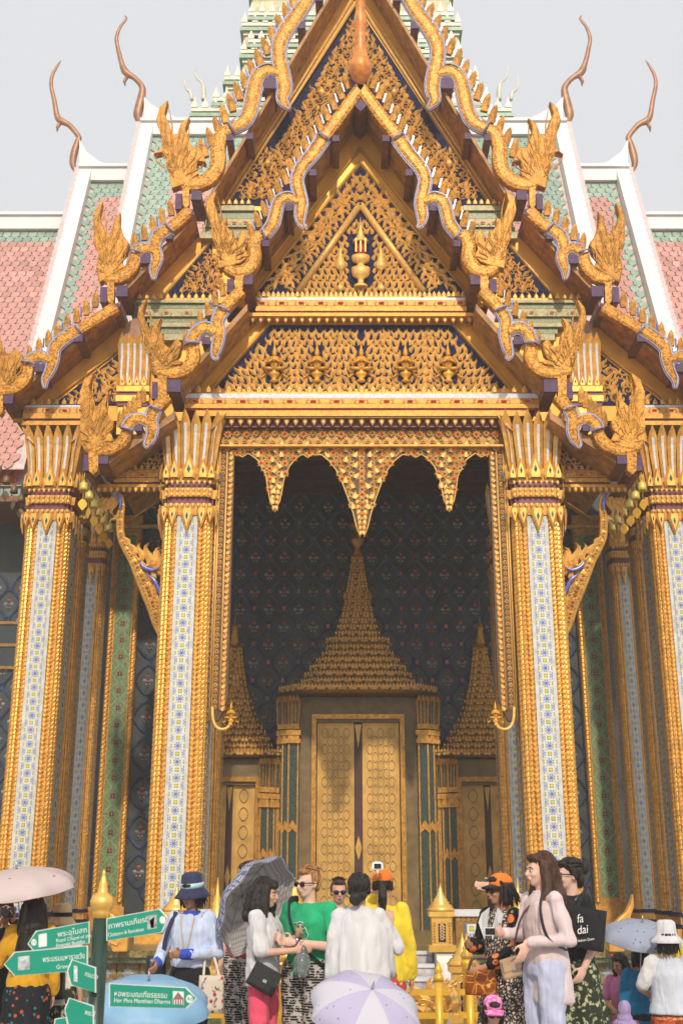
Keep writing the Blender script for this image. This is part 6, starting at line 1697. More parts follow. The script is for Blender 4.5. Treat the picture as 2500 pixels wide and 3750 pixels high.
class Person:
    def __init__(s, label, u, vtop, Y, z0, yaw, group='visitors in front of the temple', skin='skin', fem=True, head=(0, 0), armL=None, armR=None, legs=None, hat=0.0, sit=False, h=None, handL=None, handR=None, name='person', bulk=1.0):
        if z0 == TZ: Y *= 1.1
        s.x = WX(u, 3400, Y); s.Y = Y; s.z0 = z0
        H = (h or WZ(vtop, Y) - z0 - hat); s.k = H / 1.70
        s.o = thing(name, label, 'person', (s.x, Y, z0), group)
        PINV[s.o.name] = Matrix.Identity(4)
        s.o.rotation_euler = (0, 0, R(yaw)); s.o.scale = (s.k,) * 3
        s.mw = Matrix.Translation((s.x, Y, z0)) @ Rz(R(yaw)) @ Matrix.Scale(s.k, 4)
        s.hm = Matrix.Translation((0, 0, 1.47)) @ Rz(R(head[0])) @ Matrix.Rotation(R(head[1]), 4, 'X') @ Matrix.Translation((0, 0, -1.47))
        s.fem = fem; s.skin = skin; s.bulk = bulk
        sw = 0.158 if fem else 0.188
        s.sh = {1: Vector((sw, 0.01, 1.385)), -1: Vector((-sw, 0.01, 1.385))}
        dfl = lambda k: (Vector((k * (sw + 0.055), 0.03, 1.11)), Vector((k * (sw + 0.07), -0.03, 0.87)))
        s.arm = {}
        for k, a in ((1, armL), (-1, armR)): s.arm[k] = tuple(Vector(p) for p in (a or dfl(k)))
        s.legs = legs or {1: ((0.09, 0, 0.92), (0.10, -0.01, 0.5), (0.10, 0.03, 0.09)), -1: ((-0.09, 0, 0.92), (-0.10, -0.01, 0.5), (-0.10, 0.03, 0.09))}
        b = MB()
        hb = MB()
        hb.ell((0, 0.014, 1.612), (0.074, 0.092, 0.09)); hb.ell((0, -0.02, 1.56), (0.06, 0.07, 0.085)); hb.ell((0, -0.052, 1.497), (0.032, 0.028, 0.024), seg=10, rings=6)
        hb.ell((0, -0.03, 1.52), (0.05, 0.05, 0.045)); caps(hb, (0, -0.087, 1.59), (0, -0.108, 1.552), 0.010, 0.0155, 8)
        for k in (-1, 1):
            hb.ell((k * 0.076, 0.008, 1.57), (0.011, 0.022, 0.032), seg=8, rings=6); hb.ell((k * 0.033, -0.072, 1.552), (0.022, 0.018, 0.02), seg=8, rings=6); hb.ell((k * 0.03, -0.083, 1.602), (0.026, 0.012, 0.009), seg=8, rings=6)
        hb.ell((0, -0.09, 1.521), (0.022, 0.012, 0.009), seg=8, rings=6)
        b.v += [tuple(s.hm @ Vector(p)) for p in hb.v]; b.f += hb.f; b.mi += hb.mi; b.sm += hb.sm
        caps(b, (0, 0.022, 1.40), s.hm @ Vector((0, 0.012, 1.53)), 0.055, 0.05)
        w = 1.0 if fem else 1.14
        b.ell((0, 0.0, 1.27), (0.15 * w, 0.095 * w, 0.16)); b.ell((0, 0, 1.08), (0.125 * w, 0.09 * w, 0.16)); b.ell((0, 0.01, 0.94), (0.16, 0.11, 0.12))
        for k in (-1, 1):
            b.ell((k * (sw - 0.03), 0.01, 1.375), (0.07, 0.058, 0.052))
            e, wr = s.arm[k]; caps(b, s.sh[k], e, 0.048 * w, 0.037 * w); caps(b, e, wr, 0.037 * w, 0.026 * w)
            hd = (handL if k > 0 else handR) or {}
            d = Vector(hd.get('d', (wr - e).normalized())); ac = Vector(hd.get('a', (0, -1, 0.2) if abs(d.z) > 0.6 else (0, 0, 1)))
            ac = (ac - d.normalized() * ac.dot(d.normalized())).normalized(); nn = Vector(hd.get('n', (-k, 0, 0) if abs(d.z) > 0.6 else (0, 0, -1)))
            nn = d.normalized().cross(ac) * (1 if d.cross(ac).dot(nn) > 0 else -1)
            hand(b, wr, d, ac, nn, hd.get('c', 0.45))
            L = s.legs[k]; caps(b, L[0], L[1], 0.082, 0.055); caps(b, L[1], L[2], 0.055, 0.038)
            f = Vector(L[2]); caps(b, f + Vector((0, 0.02, -0.05)), f + Vector((0, -0.13, -0.06)), 0.036, 0.03, 8)
        soft(b, 'body', skin, s.o, 0.0095, 3)
    def H(s, b, name, m, **kw):
        """piece that turns with the head"""
        b.v = [tuple(s.hm @ Vector(p)) for p in b.v]
        return soft(b, name, m, s.o, **kw) if kw else b.build(name, m, s.o)
    def P(s, p): return s.mw @ Vector(p)
    def face(s, glasses=False, hair='hair_black'):
        if glasses:
            b = MB()
            for k in (-1, 1):
                b.ell((k * 0.034, -0.096, 1.578), (0.03, 0.012, 0.021), seg=12, rings=8)
                b.tube([(k * 0.062, -0.09, 1.585), (k * 0.082, -0.03, 1.585), (k * 0.08, 0.02, 1.578)], 0.0045, 6)
            b.tube([(-0.012, -0.104, 1.582), (0.012, -0.104, 1.582)], 0.005, 6)
            s.H(b, 'sunglasses', 'lens')
        else:
            b = MB(); c = MB()
            for k in (-1, 1): b.ell((k * 0.031, -0.089, 1.578), (0.014, 0.006, 0.0075), seg=10, rings=6); c.ell((k * 0.031, -0.0945, 1.578), (0.0065, 0.003, 0.007), seg=8, rings=6)
            s.H(b, 'eye', 'eye_white'); s.H(c, 'pupil', 'eye_dark')
            b = MB()
            for k in (-1, 1): b.tube([(k * 0.015, -0.098, 1.597), (k * 0.034, -0.097, 1.602), (k * 0.05, -0.085, 1.597)], [0.004, 0.0045, 0.002], 5)
            s.H(b, 'eyebrow', hair)
        b = MB(); b.ell((0, -0.1005, 1.524), (0.021, 0.006, 0.0045), seg=10, rings=6); b.ell((0, -0.0995, 1.517), (0.017, 0.006, 0.005), seg=10, rings=6)
        s.H(b, 'lips', 'lips')
    def hair(s, kind, m, cov=False):
        b = MB()
        def cap_(r=(0.081, 0.098, 0.093), c=(0, 0.026, 1.622)): b.ell(c, r)
        if kind == 'short':
            b.ell((0, 0.03, 1.635), (0.08, 0.09, 0.078)); b.ell((0, -0.055, 1.672), (0.055, 0.04, 0.028)); b.ell((0, 0.07, 1.57), (0.06, 0.045, 0.06))
            for k in (-1, 1): b.ell((k * 0.07, 0.02, 1.61), (0.014, 0.045, 0.045))
        else:
            cap_()
            b.ell((0, -0.06, 1.668), (0.06, 0.04, 0.03))
            for k in (-1, 1): caps(b, (k * 0.068, -0.025, 1.65), (k * 0.075, 0.02, 1.56), 0.02, 0.018)
        if kind == 'bob':
            for k in (-1, 1): caps(b, (k * 0.07, 0.012, 1.62), (k * 0.078, 0.012, 1.49), 0.028, 0.024)
            b.ell((0, 0.07, 1.53), (0.085, 0.045, 0.075))
        if kind == 'long':
            for k in (-1, 1):
                caps(b, (k * 0.07, 0.0, 1.62), (k * 0.095, 0.0, 1.45), 0.036, 0.036); caps(b, (k * 0.095, 0.0, 1.45), (k * 0.11, -0.055, 1.26), 0.036, 0.022)
            caps(b, (0, 0.08, 1.6), (0, 0.105, 1.42), 0.07, 0.085); caps(b, (0.05, 0.105, 1.42), (0.05, 0.12, 1.18), 0.07, 0.03); caps(b, (-0.05, 0.105, 1.42), (-0.05, 0.12, 1.2), 0.07, 0.03)
        if kind == 'wavy':
            for i in range(7):
                a = R(-120 + 40 * i) + PI / 2; x, y = 0.085 * math.cos(a), 0.03 + 0.1 * math.sin(a)
                if y < -0.02: continue
                caps(b, (x * 0.8, y * 0.8, 1.62), (x * 1.1, y * 1.1, 1.47), 0.045, 0.05); b.ell((x * 1.15, y * 1.2, 1.40), (0.045, 0.045, 0.055))
            b.ell((0, 0.1, 1.56), (0.1, 0.075, 0.1)); b.ell((0, -0.075, 1.648), (0.06, 0.03, 0.03))
        if kind == 'bunlow': b.ell((0.025, 0.125, 1.515), (0.05, 0.045, 0.055)); b.ell((0, 0.09, 1.545), (0.065, 0.035, 0.06))
        if kind == 'bun': b.ell((0, 0.135, 1.64), (0.05, 0.05, 0.055)); b.ell((0, 0.085, 1.55), (0.07, 0.04, 0.07))
        if kind == 'pony': caps(b, (0, 0.12, 1.58), (0, 0.15, 1.5), 0.03, 0.04); caps(b, (0, 0.15, 1.5), (0.01, 0.125, 1.3), 0.04, 0.022)
        if kind == 'longback':
            caps(b, (0, 0.09, 1.6), (0, 0.115, 1.42), 0.085, 0.10); caps(b, (0.035, 0.115, 1.42), (0.03, 0.13, 1.2), 0.085, 0.07); caps(b, (-0.035, 0.115, 1.42), (-0.03, 0.13, 1.18), 0.085, 0.07)
            for k in (-1, 1): caps(b, (k * 0.075, 0.02, 1.6), (k * 0.1, 0.05, 1.38), 0.04, 0.045)
        h_ = s.H(b, 'hair', m, vox=0.009, it=2, wrinkle=0.016, tex=TEXH)
        s.locks(kind, m, cov)
        return h_
    def locks(s, kind, m, cov):
        """loose locks over the hair so that its outline and shine break up"""
        b = MB(); rr = random.Random(int(abs(s.x) * 1000)); c = Vector((0, 0.026, 1.622)); ra = Vector((0.086, 0.103, 0.097))
        def on_(ph, th, k=1.0): return c + Vector((ra.x * math.sin(th) * math.cos(ph), ra.y * math.sin(th) * math.sin(ph), ra.z * math.cos(th))) * k
        end = {'bob': 1.475, 'long': 1.22, 'wavy': 1.36, 'longback': 1.17}.get(kind)
        for i in range(64 if end else 54):
            ph = rr.uniform(0, 2 * PI); front = -math.sin(ph)            # 1 = towards the face
            if end:
                if front > 0.55: continue
                if kind == 'longback' and front > 0.1: continue
                pts = [on_(ph, th, 1.0 + rr.uniform(0, 0.03)) for th in ((1.3, 1.4, 1.48, 1.55) if cov else (0.25, 0.7, 1.15, 1.5))]
                e = pts[-1]; zt = end + rr.uniform(-0.03, 0.06); n = 4
                for j in range(1, n + 1):
                    q = j / n; w_ = 0.02 * math.sin(q * 7 + i) if kind == 'wavy' else 0.006 * math.sin(q * 4 + i)
                    pts.append(Vector((e.x * (1 + 0.12 * q) + w_, e.y * (1 + 0.15 * q) + (0.03 * q if e.y > 0 else -0.02 * q) + w_, e.z + (zt - e.z) * q)))
            elif cov: continue
            elif kind == 'short':
                if front > 0.75: ph_ = ph
                a = on_(ph, rr.uniform(0.1, 0.9), 1.0); d = Vector((rr.uniform(-0.02, 0.02), -0.028, 0.006)); pts = [a - d, a + Vector((0, 0, 0.006)), a + d]
                if a.z < 1.63: continue
            else:
                tgt = {'bunlow': Vector((0.02, 0.12, 1.53)), 'bun': Vector((0, 0.125, 1.64)), 'pony': Vector((0, 0.125, 1.57))}[kind]
                a = on_(ph, rr.uniform(0.5, 1.35), 1.0)
                if front > 0.6 and a.z < 1.66: continue
                pts = []
                for j in range(6):
                    q = a.lerp(tgt, j / 5); v = q - c; k = math.sqrt((v.x / ra.x) ** 2 + (v.y / ra.y) ** 2 + (v.z / ra.z) ** 2) or 1
                    pts.append(c + v * (1.02 / k) if j < 5 else tgt)
            n = len(pts); r0 = rr.uniform(0.004, 0.0085)
            b.tube(pts, [r0 * (0.7 + 0.6 * math.sin(PI * (j + 0.6) / (n + 0.2))) * (1 if j < n - 1 else 0.35) for j in range(n)], 5)
        if b.v: s.H(b, 'hair_locks', m)
    def top(s, m, name='shirt', sleeve=0.5, hem=0.95, loose=1.0, neck=1.425, open_=False, flare=0.0, arms=(1, -1), vox=0.012):
        b = MB(); w = (1.0 if s.fem else 1.16) * loose * s.bulk
        rows = [(hem, 0.165 * w + flare, 0.118 * w + flare, 0, 0.005), (hem + 0.08, 0.163 * w + flare * 0.7, 0.116 * w + flare * 0.6, 0, 0.005), (1.08, 0.147 * w, 0.108 * w, 0, 0.003), (1.2, 0.16 * w, 0.118 * w, 0, 0), (1.29, 0.165 * w, 0.118 * w, 0, 0), (1.37, 0.17 * (1 if s.fem else 1.12), 0.09, 0, 0.008), (neck, 0.09, 0.068, 0, 0.015)]
        rings(b, rows, 20)
        for k in arms:
            e, wr = s.arm[k]; p = s.sh[k]; b.ell(p + Vector((-k * 0.02, 0, -0.012)), ((0.07, 0.063, 0.055) if s.fem else (0.088, 0.074, 0.066)))
            r0, r1 = 0.062 * loose, 0.05 * loose
            if sleeve <= 0.5: caps(b, p, p.lerp(e, sleeve * 2), r0, r1 * 1.1)
            else:
                caps(b, p, e, r0, r1 * 0.95); caps(b, e, e.lerp(wr, (sleeve - 0.5) * 2), r1 * 0.95, 0.042 * loose)
        return soft(b, name, m, s.o, vox, 3, 0.036)
    def trousers(s, m, loose=1.0, name='trousers', top=0.98, length=1.0, flare=0.0):
        b = MB(); b.ell((0, 0.012, 0.93), (0.172 * (0.5 + 0.5 * loose), 0.125 * (0.5 + 0.5 * loose), 0.12))
        rings(b, [(0.88, 0.17, 0.12, 0, 0.01), (top, 0.155 if s.fem else 0.175, 0.112, 0, 0.005)], 16)
        for k in (-1, 1):
            L = [Vector(p) for p in s.legs[k]]; caps(b, L[0], L[1], 0.098 * loose, 0.078 * loose); e = L[1].lerp(L[2], length); caps(b, L[1], e, 0.078 * loose, 0.065 * loose + flare)
        return soft(b, name, m, s.o, 0.013, 3, 0.04)
    def skirt(s, m, z1=0.35, r0=(0.155, 0.11), r1=(0.27, 0.22), top=1.0, fold=11, amp=0.09, name='skirt'):
        b = MB(); rows = []
        for i in range(9):
            t = i / 8; q = t ** 0.8
            rows.append((top + (z1 - top) * t, r0[0] + (r1[0] - r0[0]) * q + 0.03 * math.sin(PI * min(1, t * 3)), r0[1] + (r1[1] - r0[1]) * q + 0.02 * math.sin(PI * min(1, t * 3)), 0, 0.008))
        rings(b, rows, 66, fold, amp, s.x * 3)
        return b.build(name, m, s.o)
    def strap(s, pts, m='leather_black', w=0.017, name='bag_strap'):
        b = MB(); q = smooth_path([tuple(p) for p in pts], 5); b.tube(q, w, 6, flat=(1, 0.35)); return b.build(name, m, s.o)
    def bucket_hat(s, m, band=None, brim=0.052):
        b = MB(); b.lathe([(0.001, 0.16), (0.06, 0.157), (0.088, 0.135), (0.097, 0.05), (0.102, 0.02), (0.106 + brim * 0.5, -0.015), (0.104 + brim, -0.05), (0.101 + brim, -0.053), (0.104 + brim * 0.5, -0.025), (0.09, 0.01), (0.001, 0.06)], (0, 0.018, 1.615), 24, squash=(1, 1.1))
        h = s.H(b, 'hat', m)
        if band:
            b = MB(); b.lathe([(0.101, 0.028), (0.1, 0.07), (0.094, 0.07), (0.096, 0.028)], (0, 0.018, 1.615), 24, squash=(1, 1.1)); s.H(b, 'hat_band', band)
    def cap(s, m, brim_m=None, visor=True, up=0.0):
        b = MB(); b.ell((0, 0.018, 1.648), (0.088, 0.107, 0.08), seg=18, rings=12); b.ell((0, 0.02, 1.735), (0.01, 0.01, 0.006), seg=8, rings=4)
        s.H(b, 'cap', m)
        b = MB(); n = 12; up_, dn_ = [], []
        for j in range(4):
            for k in range(n + 1):
                t = PI * k / n; f = j / 3; x = 0.09 * math.cos(t) * (1 - 0.06 * f); y = -0.025 - 0.062 * math.sin(t) - 0.078 * f * math.sin(t) ** 0.7
                up_.append((x, y, 1.632 - 0.02 * f - 0.018 * math.cos(t) ** 2))
        m_ = (n + 1) * 4
        fs = [(j * (n + 1) + k, j * (n + 1) + k + 1, (j + 1) * (n + 1) + k + 1, (j + 1) * (n + 1) + k) for j in range(3) for k in range(n)]
        b.add(up_ + [(x, y, z - 0.007) for x, y, z in up_], fs + [tuple(i + m_ for i in f[::-1]) for f in fs], 0, True)
        s.H(b, 'cap_brim', brim_m or m)
    def scarf_head(s, m):
        b = MB(); b.ell((0, 0.02, 1.6), (0.1, 0.118, 0.13)); b.ell((0, 0.03, 1.47), (0.12, 0.11, 0.1)); b.ell((0, 0.02, 1.39), (0.2, 0.14, 0.07))
        return s.H(b, 'headscarf', m, vox=0.012, it=4, wrinkle=0.03)

def box_bag(name, label, c, half, yaw, m, cat='bag', tilt=0.0, flap=None, soft_=True, strap=None, strap_m=None, bulge=1.0):
    t = thing(name, label, cat, (c[0], c[1], c[2] - half[2]))
    b = MB(); rot = (Matrix.Rotation(R(yaw), 3, 'Z') @ Matrix.Rotation(R(tilt), 3, 'Y'))
    n = 6
    for i in range(n + 1):
        f = i / n; z = -half[2] + 2 * half[2] * f; bul = 1 + 0.25 * bulge * math.sin(PI * f)
        for k in range(16):
            a = 2 * PI * k / 16; cx, cy = abs(math.cos(a)) ** 0.45 * (1 if math.cos(a) >= 0 else -1), abs(math.sin(a)) ** 0.6 * (1 if math.sin(a) >= 0 else -1)
            b.v.append(tuple(Vector(c) + rot @ Vector((cx * half[0] * (1 - 0.05 * f), cy * half[1] * bul * (1 - 0.35 * f), z))))
    for i in range(n):
        for k in range(16): b.f.append((i * 16 + k, i * 16 + (k + 1) % 16, (i + 1) * 16 + (k + 1) % 16, (i + 1) * 16 + k)); b.mi.append(0); b.sm.append(True)
    b.f.append(tuple(range(16))[::-1]); b.mi.append(0); b.sm.append(False); b.f.append(tuple(n * 16 + k for k in range(16))); b.mi.append(0); b.sm.append(False)
    b.build('bag_body', m, t)
    if flap:
        b = MB(); b.cbox(Vector(c) + rot @ Vector((0, -half[1] * 1.12, half[2] * 0.35)), (half[0] * 0.96, 0.006, half[2] * 0.55), 0, rot); b.build('flap', flap, t)
        b = MB(); b.cbox(Vector(c) + rot @ Vector((half[0] * 0.1, -half[1] * 1.22, -half[2] * 0.1)), (0.016, 0.005, 0.012), 0, rot); b.build('clasp', 'metal_grey', t)
    if strap:
        q = smooth_path([tuple(p) for p in strap], 5); b = MB(); b.tube(q, 0.012, 6, flat=(1, 0.4)); b.build('handle', strap_m or m, t)
    return t
def umbrella(label, apex, axis, rad, m_out, m_in, handle_to=None, group='umbrellas held by visitors', drop=0.32, alt=None, n=8, spin=0.0, shaft=0.75):
    """apex of the canopy, axis pointing out of the top"""
    apex = Vector(apex); ax = Vector(axis).normalized()
    base = apex - ax * shaft
    t = thing('umbrella', label, 'umbrella', tuple(base), group)
    rot = ax.to_track_quat('Z', 'Y').to_matrix().to_4x4()
    Mx = Matrix.Translation(apex) @ rot @ Rz(spin)
    def build(b, name, m, par=None):
        me_v = b.v; o = b.build(name, m, par or t); o.matrix_basis = Mx; return o
    # canopy of n gores that sag between the ribs; object space keeps the print in place
    seg = 6; rows = 7; outm, inm = MB(), MB()
    def pt(i, k, off=0.0):
        f = i / rows; a = 2 * PI * k / (n * seg); sag = 0.5 - 0.5 * math.cos(2 * PI * (k % seg) / seg)
        r = rad * math.sin(f * PI / 2 * 0.98) ; z = -drop * rad * 2 * (1 - math.cos(f * PI / 2)) * 0.62
        r *= 1 - 0.075 * sag * f * f * 1.4; z += 0.03 * sag * f * rad * -1.0
        return (r * math.cos(a), r * math.sin(a), z + off)
    for b, off in ((outm, 0.0), (inm, -0.006)):
        for i in range(rows + 1):
            for k in range(n * seg):
                q = pt(i, k, off); f_ = 1.0 if off == 0 else 0.982; b.v.append((q[0] * f_, q[1] * f_, q[2]))
        for i in range(rows):
            for k in range(n * seg):
                k2 = (k + 1) % (n * seg); f = (i * n * seg + k, (i + 1) * n * seg + k, (i + 1) * n * seg + k2, i * n * seg + k2)
                b.f.append(f if off == 0 else f[::-1]); b.mi.append(1 if (alt and (k // seg) % 2) else 0); b.sm.append(True)
    can = build(outm, 'canopy', [m_out, alt] if alt else m_out)
    o = inm.build('lining', m_in, can)
    rb = MB()
    for j in range(n):
        rb.tube([Vector(pt(i, j * seg, -0.012)) for i in range(rows + 1)], 0.004, 5)
        e = Vector(pt(rows, j * seg)); rb.ell(e, (0.008, 0.008, 0.008), seg=6, rings=4)
    build(rb, 'rib', 'metal_grey')
    sh = MB(); sh.tube([(0, 0, 0.06), (0, 0, -shaft)], 0.006, 8); sh.lathe([(0.01, 0), (0.01, 0.03), (0.004, 0.07)], (0, 0, 0.0), 8); build(sh, 'shaft', 'metal_grey')
    hd = MB(); hd.tube([(0, 0, -shaft), (0, 0, -shaft - 0.12)], 0.014, 8); build(hd, 'handle', 'leather_brown')
    return t
D = 1.5944
# --- woman guide in a bucket hat
p = Person('woman in pale blue uniform shirt and navy bucket hat, holding a floral tote', 700, 2008 * D, 10.0, TZ, -14, skin='skin_tan', head=(-12, 8), hat=0.055,
           armL=((0.255, 0.0, 1.10), (0.02, -0.24, 1.10)), armR=((-0.26, 0.03, 1.13), (-0.22, -0.20, 1.02)), handL={'a': (0, -0.5, 1), 'n': (0, 0.3, -1), 'c': 0.6})
p.face(); p.hair('bob', 'hair_black', True); p.bucket_hat('cl_navy', 'cl_skyband')
p.top('cl_paleblue', sleeve=0.93, hem=0.99, loose=1.06); p.trousers('cl_black', 0.98)
b = MB(); rings(b, [(1.385, 0.105, 0.085, 0, 0.012), (1.42, 0.092, 0.074, 0, 0.014), (1.45, 0.07, 0.062, 0, 0.012)], 18); p.c = b.build('collar', 'cl_royal', p.o)
for k in (1, -1):
    b = MB(); e, w = p.arm[k]; q = e.lerp(w, 0.72); caps(b, q, e.lerp(w, 0.98), 0.05, 0.046); soft(b, 'cuff', 'cl_royal', p.o, 0.012, 2)
p.strap([(-0.06, -0.10, 1.41), (-0.03, -0.135, 1.25), (0.0, -0.13, 1.1), (0.05, -0.135, 1.26), (0.065, -0.10, 1.41)], 'cl_straw', 0.005, 'lanyard')
p.strap([(-0.13, -0.04, 1.44), (-0.19, -0.09, 1.25), (-0.24, -0.05, 1.0)], 'cl_navy', 0.02)
q = p.P((-0.3, -0.03, 0.93)); box_bag('shoulder_bag', 'slouchy black shoulder bag at the hip of the woman guide', q, (0.09, 0.07, 0.15), 20, 'leather_black')
q = p.P((0.24, -0.10, 0.78)); h_ = p.P((0.2, -0.06, 1.06))
box_bag('tote_bag', 'pale floral tote bag hanging from the forearm of the woman guide', q, (0.115, 0.035, 0.15), -8, 'pr_tote', strap=[q + Vector((-0.07, 0, 0.13)), h_ + Vector((-0.03, 0, 0.03)), h_ + Vector((0.03, 0, 0.03)), q + Vector((0.07, 0, 0.13))], strap_m='cl_cream', bulge=0.4)
# --- man behind the plaid umbrella
p = Person('man with sunglasses and elephant print trousers half hidden by the plaid umbrella', 905, 1984 * D, 10.9, TZ, -35, skin='skin_pale', fem=False, head=(-20, 0))
p.face(True); p.hair('short', 'hair_dkbrown'); p.top('cl_red', sleeve=0.4, hem=0.93, loose=1.05); p.trousers('pr_elephant', 1.3)
# --- woman in white tee and pink trousers, in profile
p = Person('woman in white tee and bright pink trousers standing in profile', 968, 2018 * D, 9.6, TZ, 72, skin='skin', head=(0, 4),
           armR=((-0.20, -0.06, 1.12), (-0.10, -0.30, 1.14)), armL=((0.18, -0.10, 1.13), (0.06, -0.26, 1.24)), handR={'a': (0, 0, 1), 'n': (0.4, 0, 0.6), 'c': 0.25})
PW = p
p.face(); p.hair('wavy', 'hair_black'); p.top('cl_white', sleeve=0.46, hem=0.86, loose=1.12); p.trousers('cl_pinktrouser', 0.98)
p.strap([(-0.02, 0.10, 1.42), (-0.17, 0.04, 1.2), (-0.19, -0.04, 0.98)], 'leather_black', 0.014)
q = p.P((-0.235, -0.10, 0.93)); box_bag('crossbody_bag', 'glossy black crossbody bag on the hip of the woman in pink trousers', q, (0.125, 0.035, 0.095), 0, 'leather_black', tilt=28, flap='leather_black')
hw = p.P((0.06, -0.30, 1.26))
umbrella('blue and grey plaid umbrella tilted behind the woman in white', W(884, 3282, 11.1), (-0.70, 0.52, 0.38), 0.47, 'pr_plaid_out', 'pr_plaid_in', spin=0.2, drop=0.36, shaft=0.72)
q = p.P((-0.07, -0.36, 1.03)); t = thing('plastic_bag', 'crumpled clear plastic bag hanging from the hand of the woman in white', 'bag', tuple(q)); b = MB(); b.ell(q, (0.07, 0.06, 0.10)); b.ell(q + Vector((0.01, 0, 0.09)), (0.03, 0.03, 0.07))
soft(b, 'bag_body', 'plastic_bag', t, 0.01, 1, 0.03)
# --- man in green
p = Person('man in green t-shirt with sunglasses and black strap across his chest', 1128, 1994 * D, 9.7, TZ, -32, skin='skin_pale', fem=False, head=(-14, 2),
           armR=((-0.27, 0.0, 1.13), (-0.12, -0.26, 1.17)), armL=((0.29, -0.03, 1.10), (0.05, -0.26, 1.14)), handR={'c': 0.4}, handL={'c': 0.4})
p.face(True); p.hair('short', 'hair_ginger'); p.top('cl_green', sleeve=0.40, hem=0.88, loose=1.0); p.trousers('pr_elephant', 1.35)
p.strap([(-0.14, 0.06, 1.46), (-0.13, -0.08, 1.44), (-0.06, -0.147, 1.26), (0.06, -0.15, 1.1), (0.2, -0.09, 0.98), (0.24, 0.03, 0.94)], 'cl_black', 0.026)
lg = [(0.0, 1.255), (0.025, 1.275), (0.055, 1.262), (0.05, 1.285), (0.02, 1.292), (-0.01, 1.28), (-0.035, 1.283)]; lp = [(0.045, 1.165), (0.03, 1.2), (0.042, 1.235), (0.068, 1.25), (0.085, 1.215), (0.098, 1.2), (0.09, 1.165), (0.045, 1.165)]
b = MB()
for path in (lg, lp): b.tube([(x, -0.148 + 0.22 * x * x, z) for x, z in path], 0.0042, 5)
b.build('shirt_print', 'cl_white', p.o)
e, w = p.arm[1]; b = MB(); c = e.lerp(w, 0.93); caps(b, e.lerp(w, 0.9), e.lerp(w, 0.97), 0.031, 0.030); wt = b.build('watch_strap', 'leather_black', p.o)
b = MB(); b.ell(c + Vector((0, -0.02, 0.022)), (0.02, 0.012, 0.018)); b.build('watch_dial', 'metal_grey', p.o)
q = p.P((0.27, 0.04, 0.86)); box_bag('messenger_bag', 'black messenger bag at the side of the man in green', q, (0.13, 0.06, 0.13), -40, 'cl_black', flap='cl_black')
# --- man in turquoise
p = Person('man in turquoise shirt and grey shorts with mirrored sunglasses, facing us', 1240, 2020 * D, 11.4, TZ, 6, skin='skin', fem=False, bulk=1.06)
p.face(True); p.hair('short', 'hair_dkbrown'); p.top('cl_teal', sleeve=0.45, hem=0.9); p.trousers('cl_grey', 1.25, length=0.2)
# --- woman in white shawl, seen from behind
p = Person('woman in white fringed shawl seen from behind, black hair in a low bun', 1316, 2008 * D, 9.2, TZ, 176, skin='skin', armR=((-0.30, -0.06, 1.14), (-0.24, -0.10, 1.32)), handR={'d': (0.05, -0.1, 1), 'a': (1, 0, 0), 'n': (0, -1, 0), 'c': 0.9})
p.hair('bunlow', 'hair_black'); p.trousers('cl_white', 1.1); p.top('cl_white', name='blouse', sleeve=0.85, hem=0.95)
b = MB()
rings(b, [(0.93, 0.262, 0.15, 0.0, 0.02), (1.0, 0.262, 0.15, 0.0, 0.02), (1.10, 0.255, 0.145, 0, 0.02), (1.22, 0.238, 0.135, 0, 0.01), (1.33, 0.207, 0.115, 0, 0.01), (1.40, 0.15, 0.09, 0, 0.015), (1.46, 0.075, 0.066, 0, 0.015)], 60, 9, 0.0)
for i in range(len(b.v)):
    x, y, z = b.v[i]; a = math.atan2(y, x); f = 1 + 0.13 * (math.cos(8 * a + z * 5) + 0.6 * math.cos(13 * a + 1.3)) * 0.7 * max(0, (1.40 - z) / 0.4)
    dz = -0.13 * max(0, math.sin(a)) ** 2 * max(0, (1.2 - z) / 0.25) if z < 1.2 else 0
    b.v[i] = (x * f, y * f, z + dz)
b.build('shawl', 'cl_white', p.o)
b = MB(); rings(b, [(0.70, 0.195, 0.15, 0, 0.02), (0.85, 0.195, 0.15, 0, 0.02), (1.0, 0.19, 0.14, 0, 0.02)], 60, 20, 0.03)
b.build('long_blouse', 'cl_cream', p.o)
fr = MB()
for i in range(46):
    a = 2 * PI * i / 46; x, y = 0.2 * math.cos(a), 0.02 + 0.158 * math.sin(a); z0_ = 0.97 - 0.10 * max(0, math.sin(a)) ** 2
    fr.tube([(x, y, z0_), (x * 1.02, y * 1.03, z0_ - 0.13 - random.uniform(0, 0.07))], [0.005, 0.002], 4)
fr.build('fringe', 'cl_white', p.o)
e, w = p.arm[-1]; q = p.P(w + Vector((0.02, -0.05, 0.06))); t = thing('phone', 'small red phone held up beside the ponytail of the woman in yellow', 'phone', tuple(q)); b = MB(); b.cbox(q, (0.012, 0.03, 0.05)); o = b.build('phone_body', 'phone_red', t)
bv = o.modifiers.new('soft', 'BEVEL'); bv.width = 0.006; bv.segments = 2
MB().cbox(q + Vector((-0.0135, 0, 0)), (0.0012, 0.026, 0.044)).build('screen', 'lens', t)
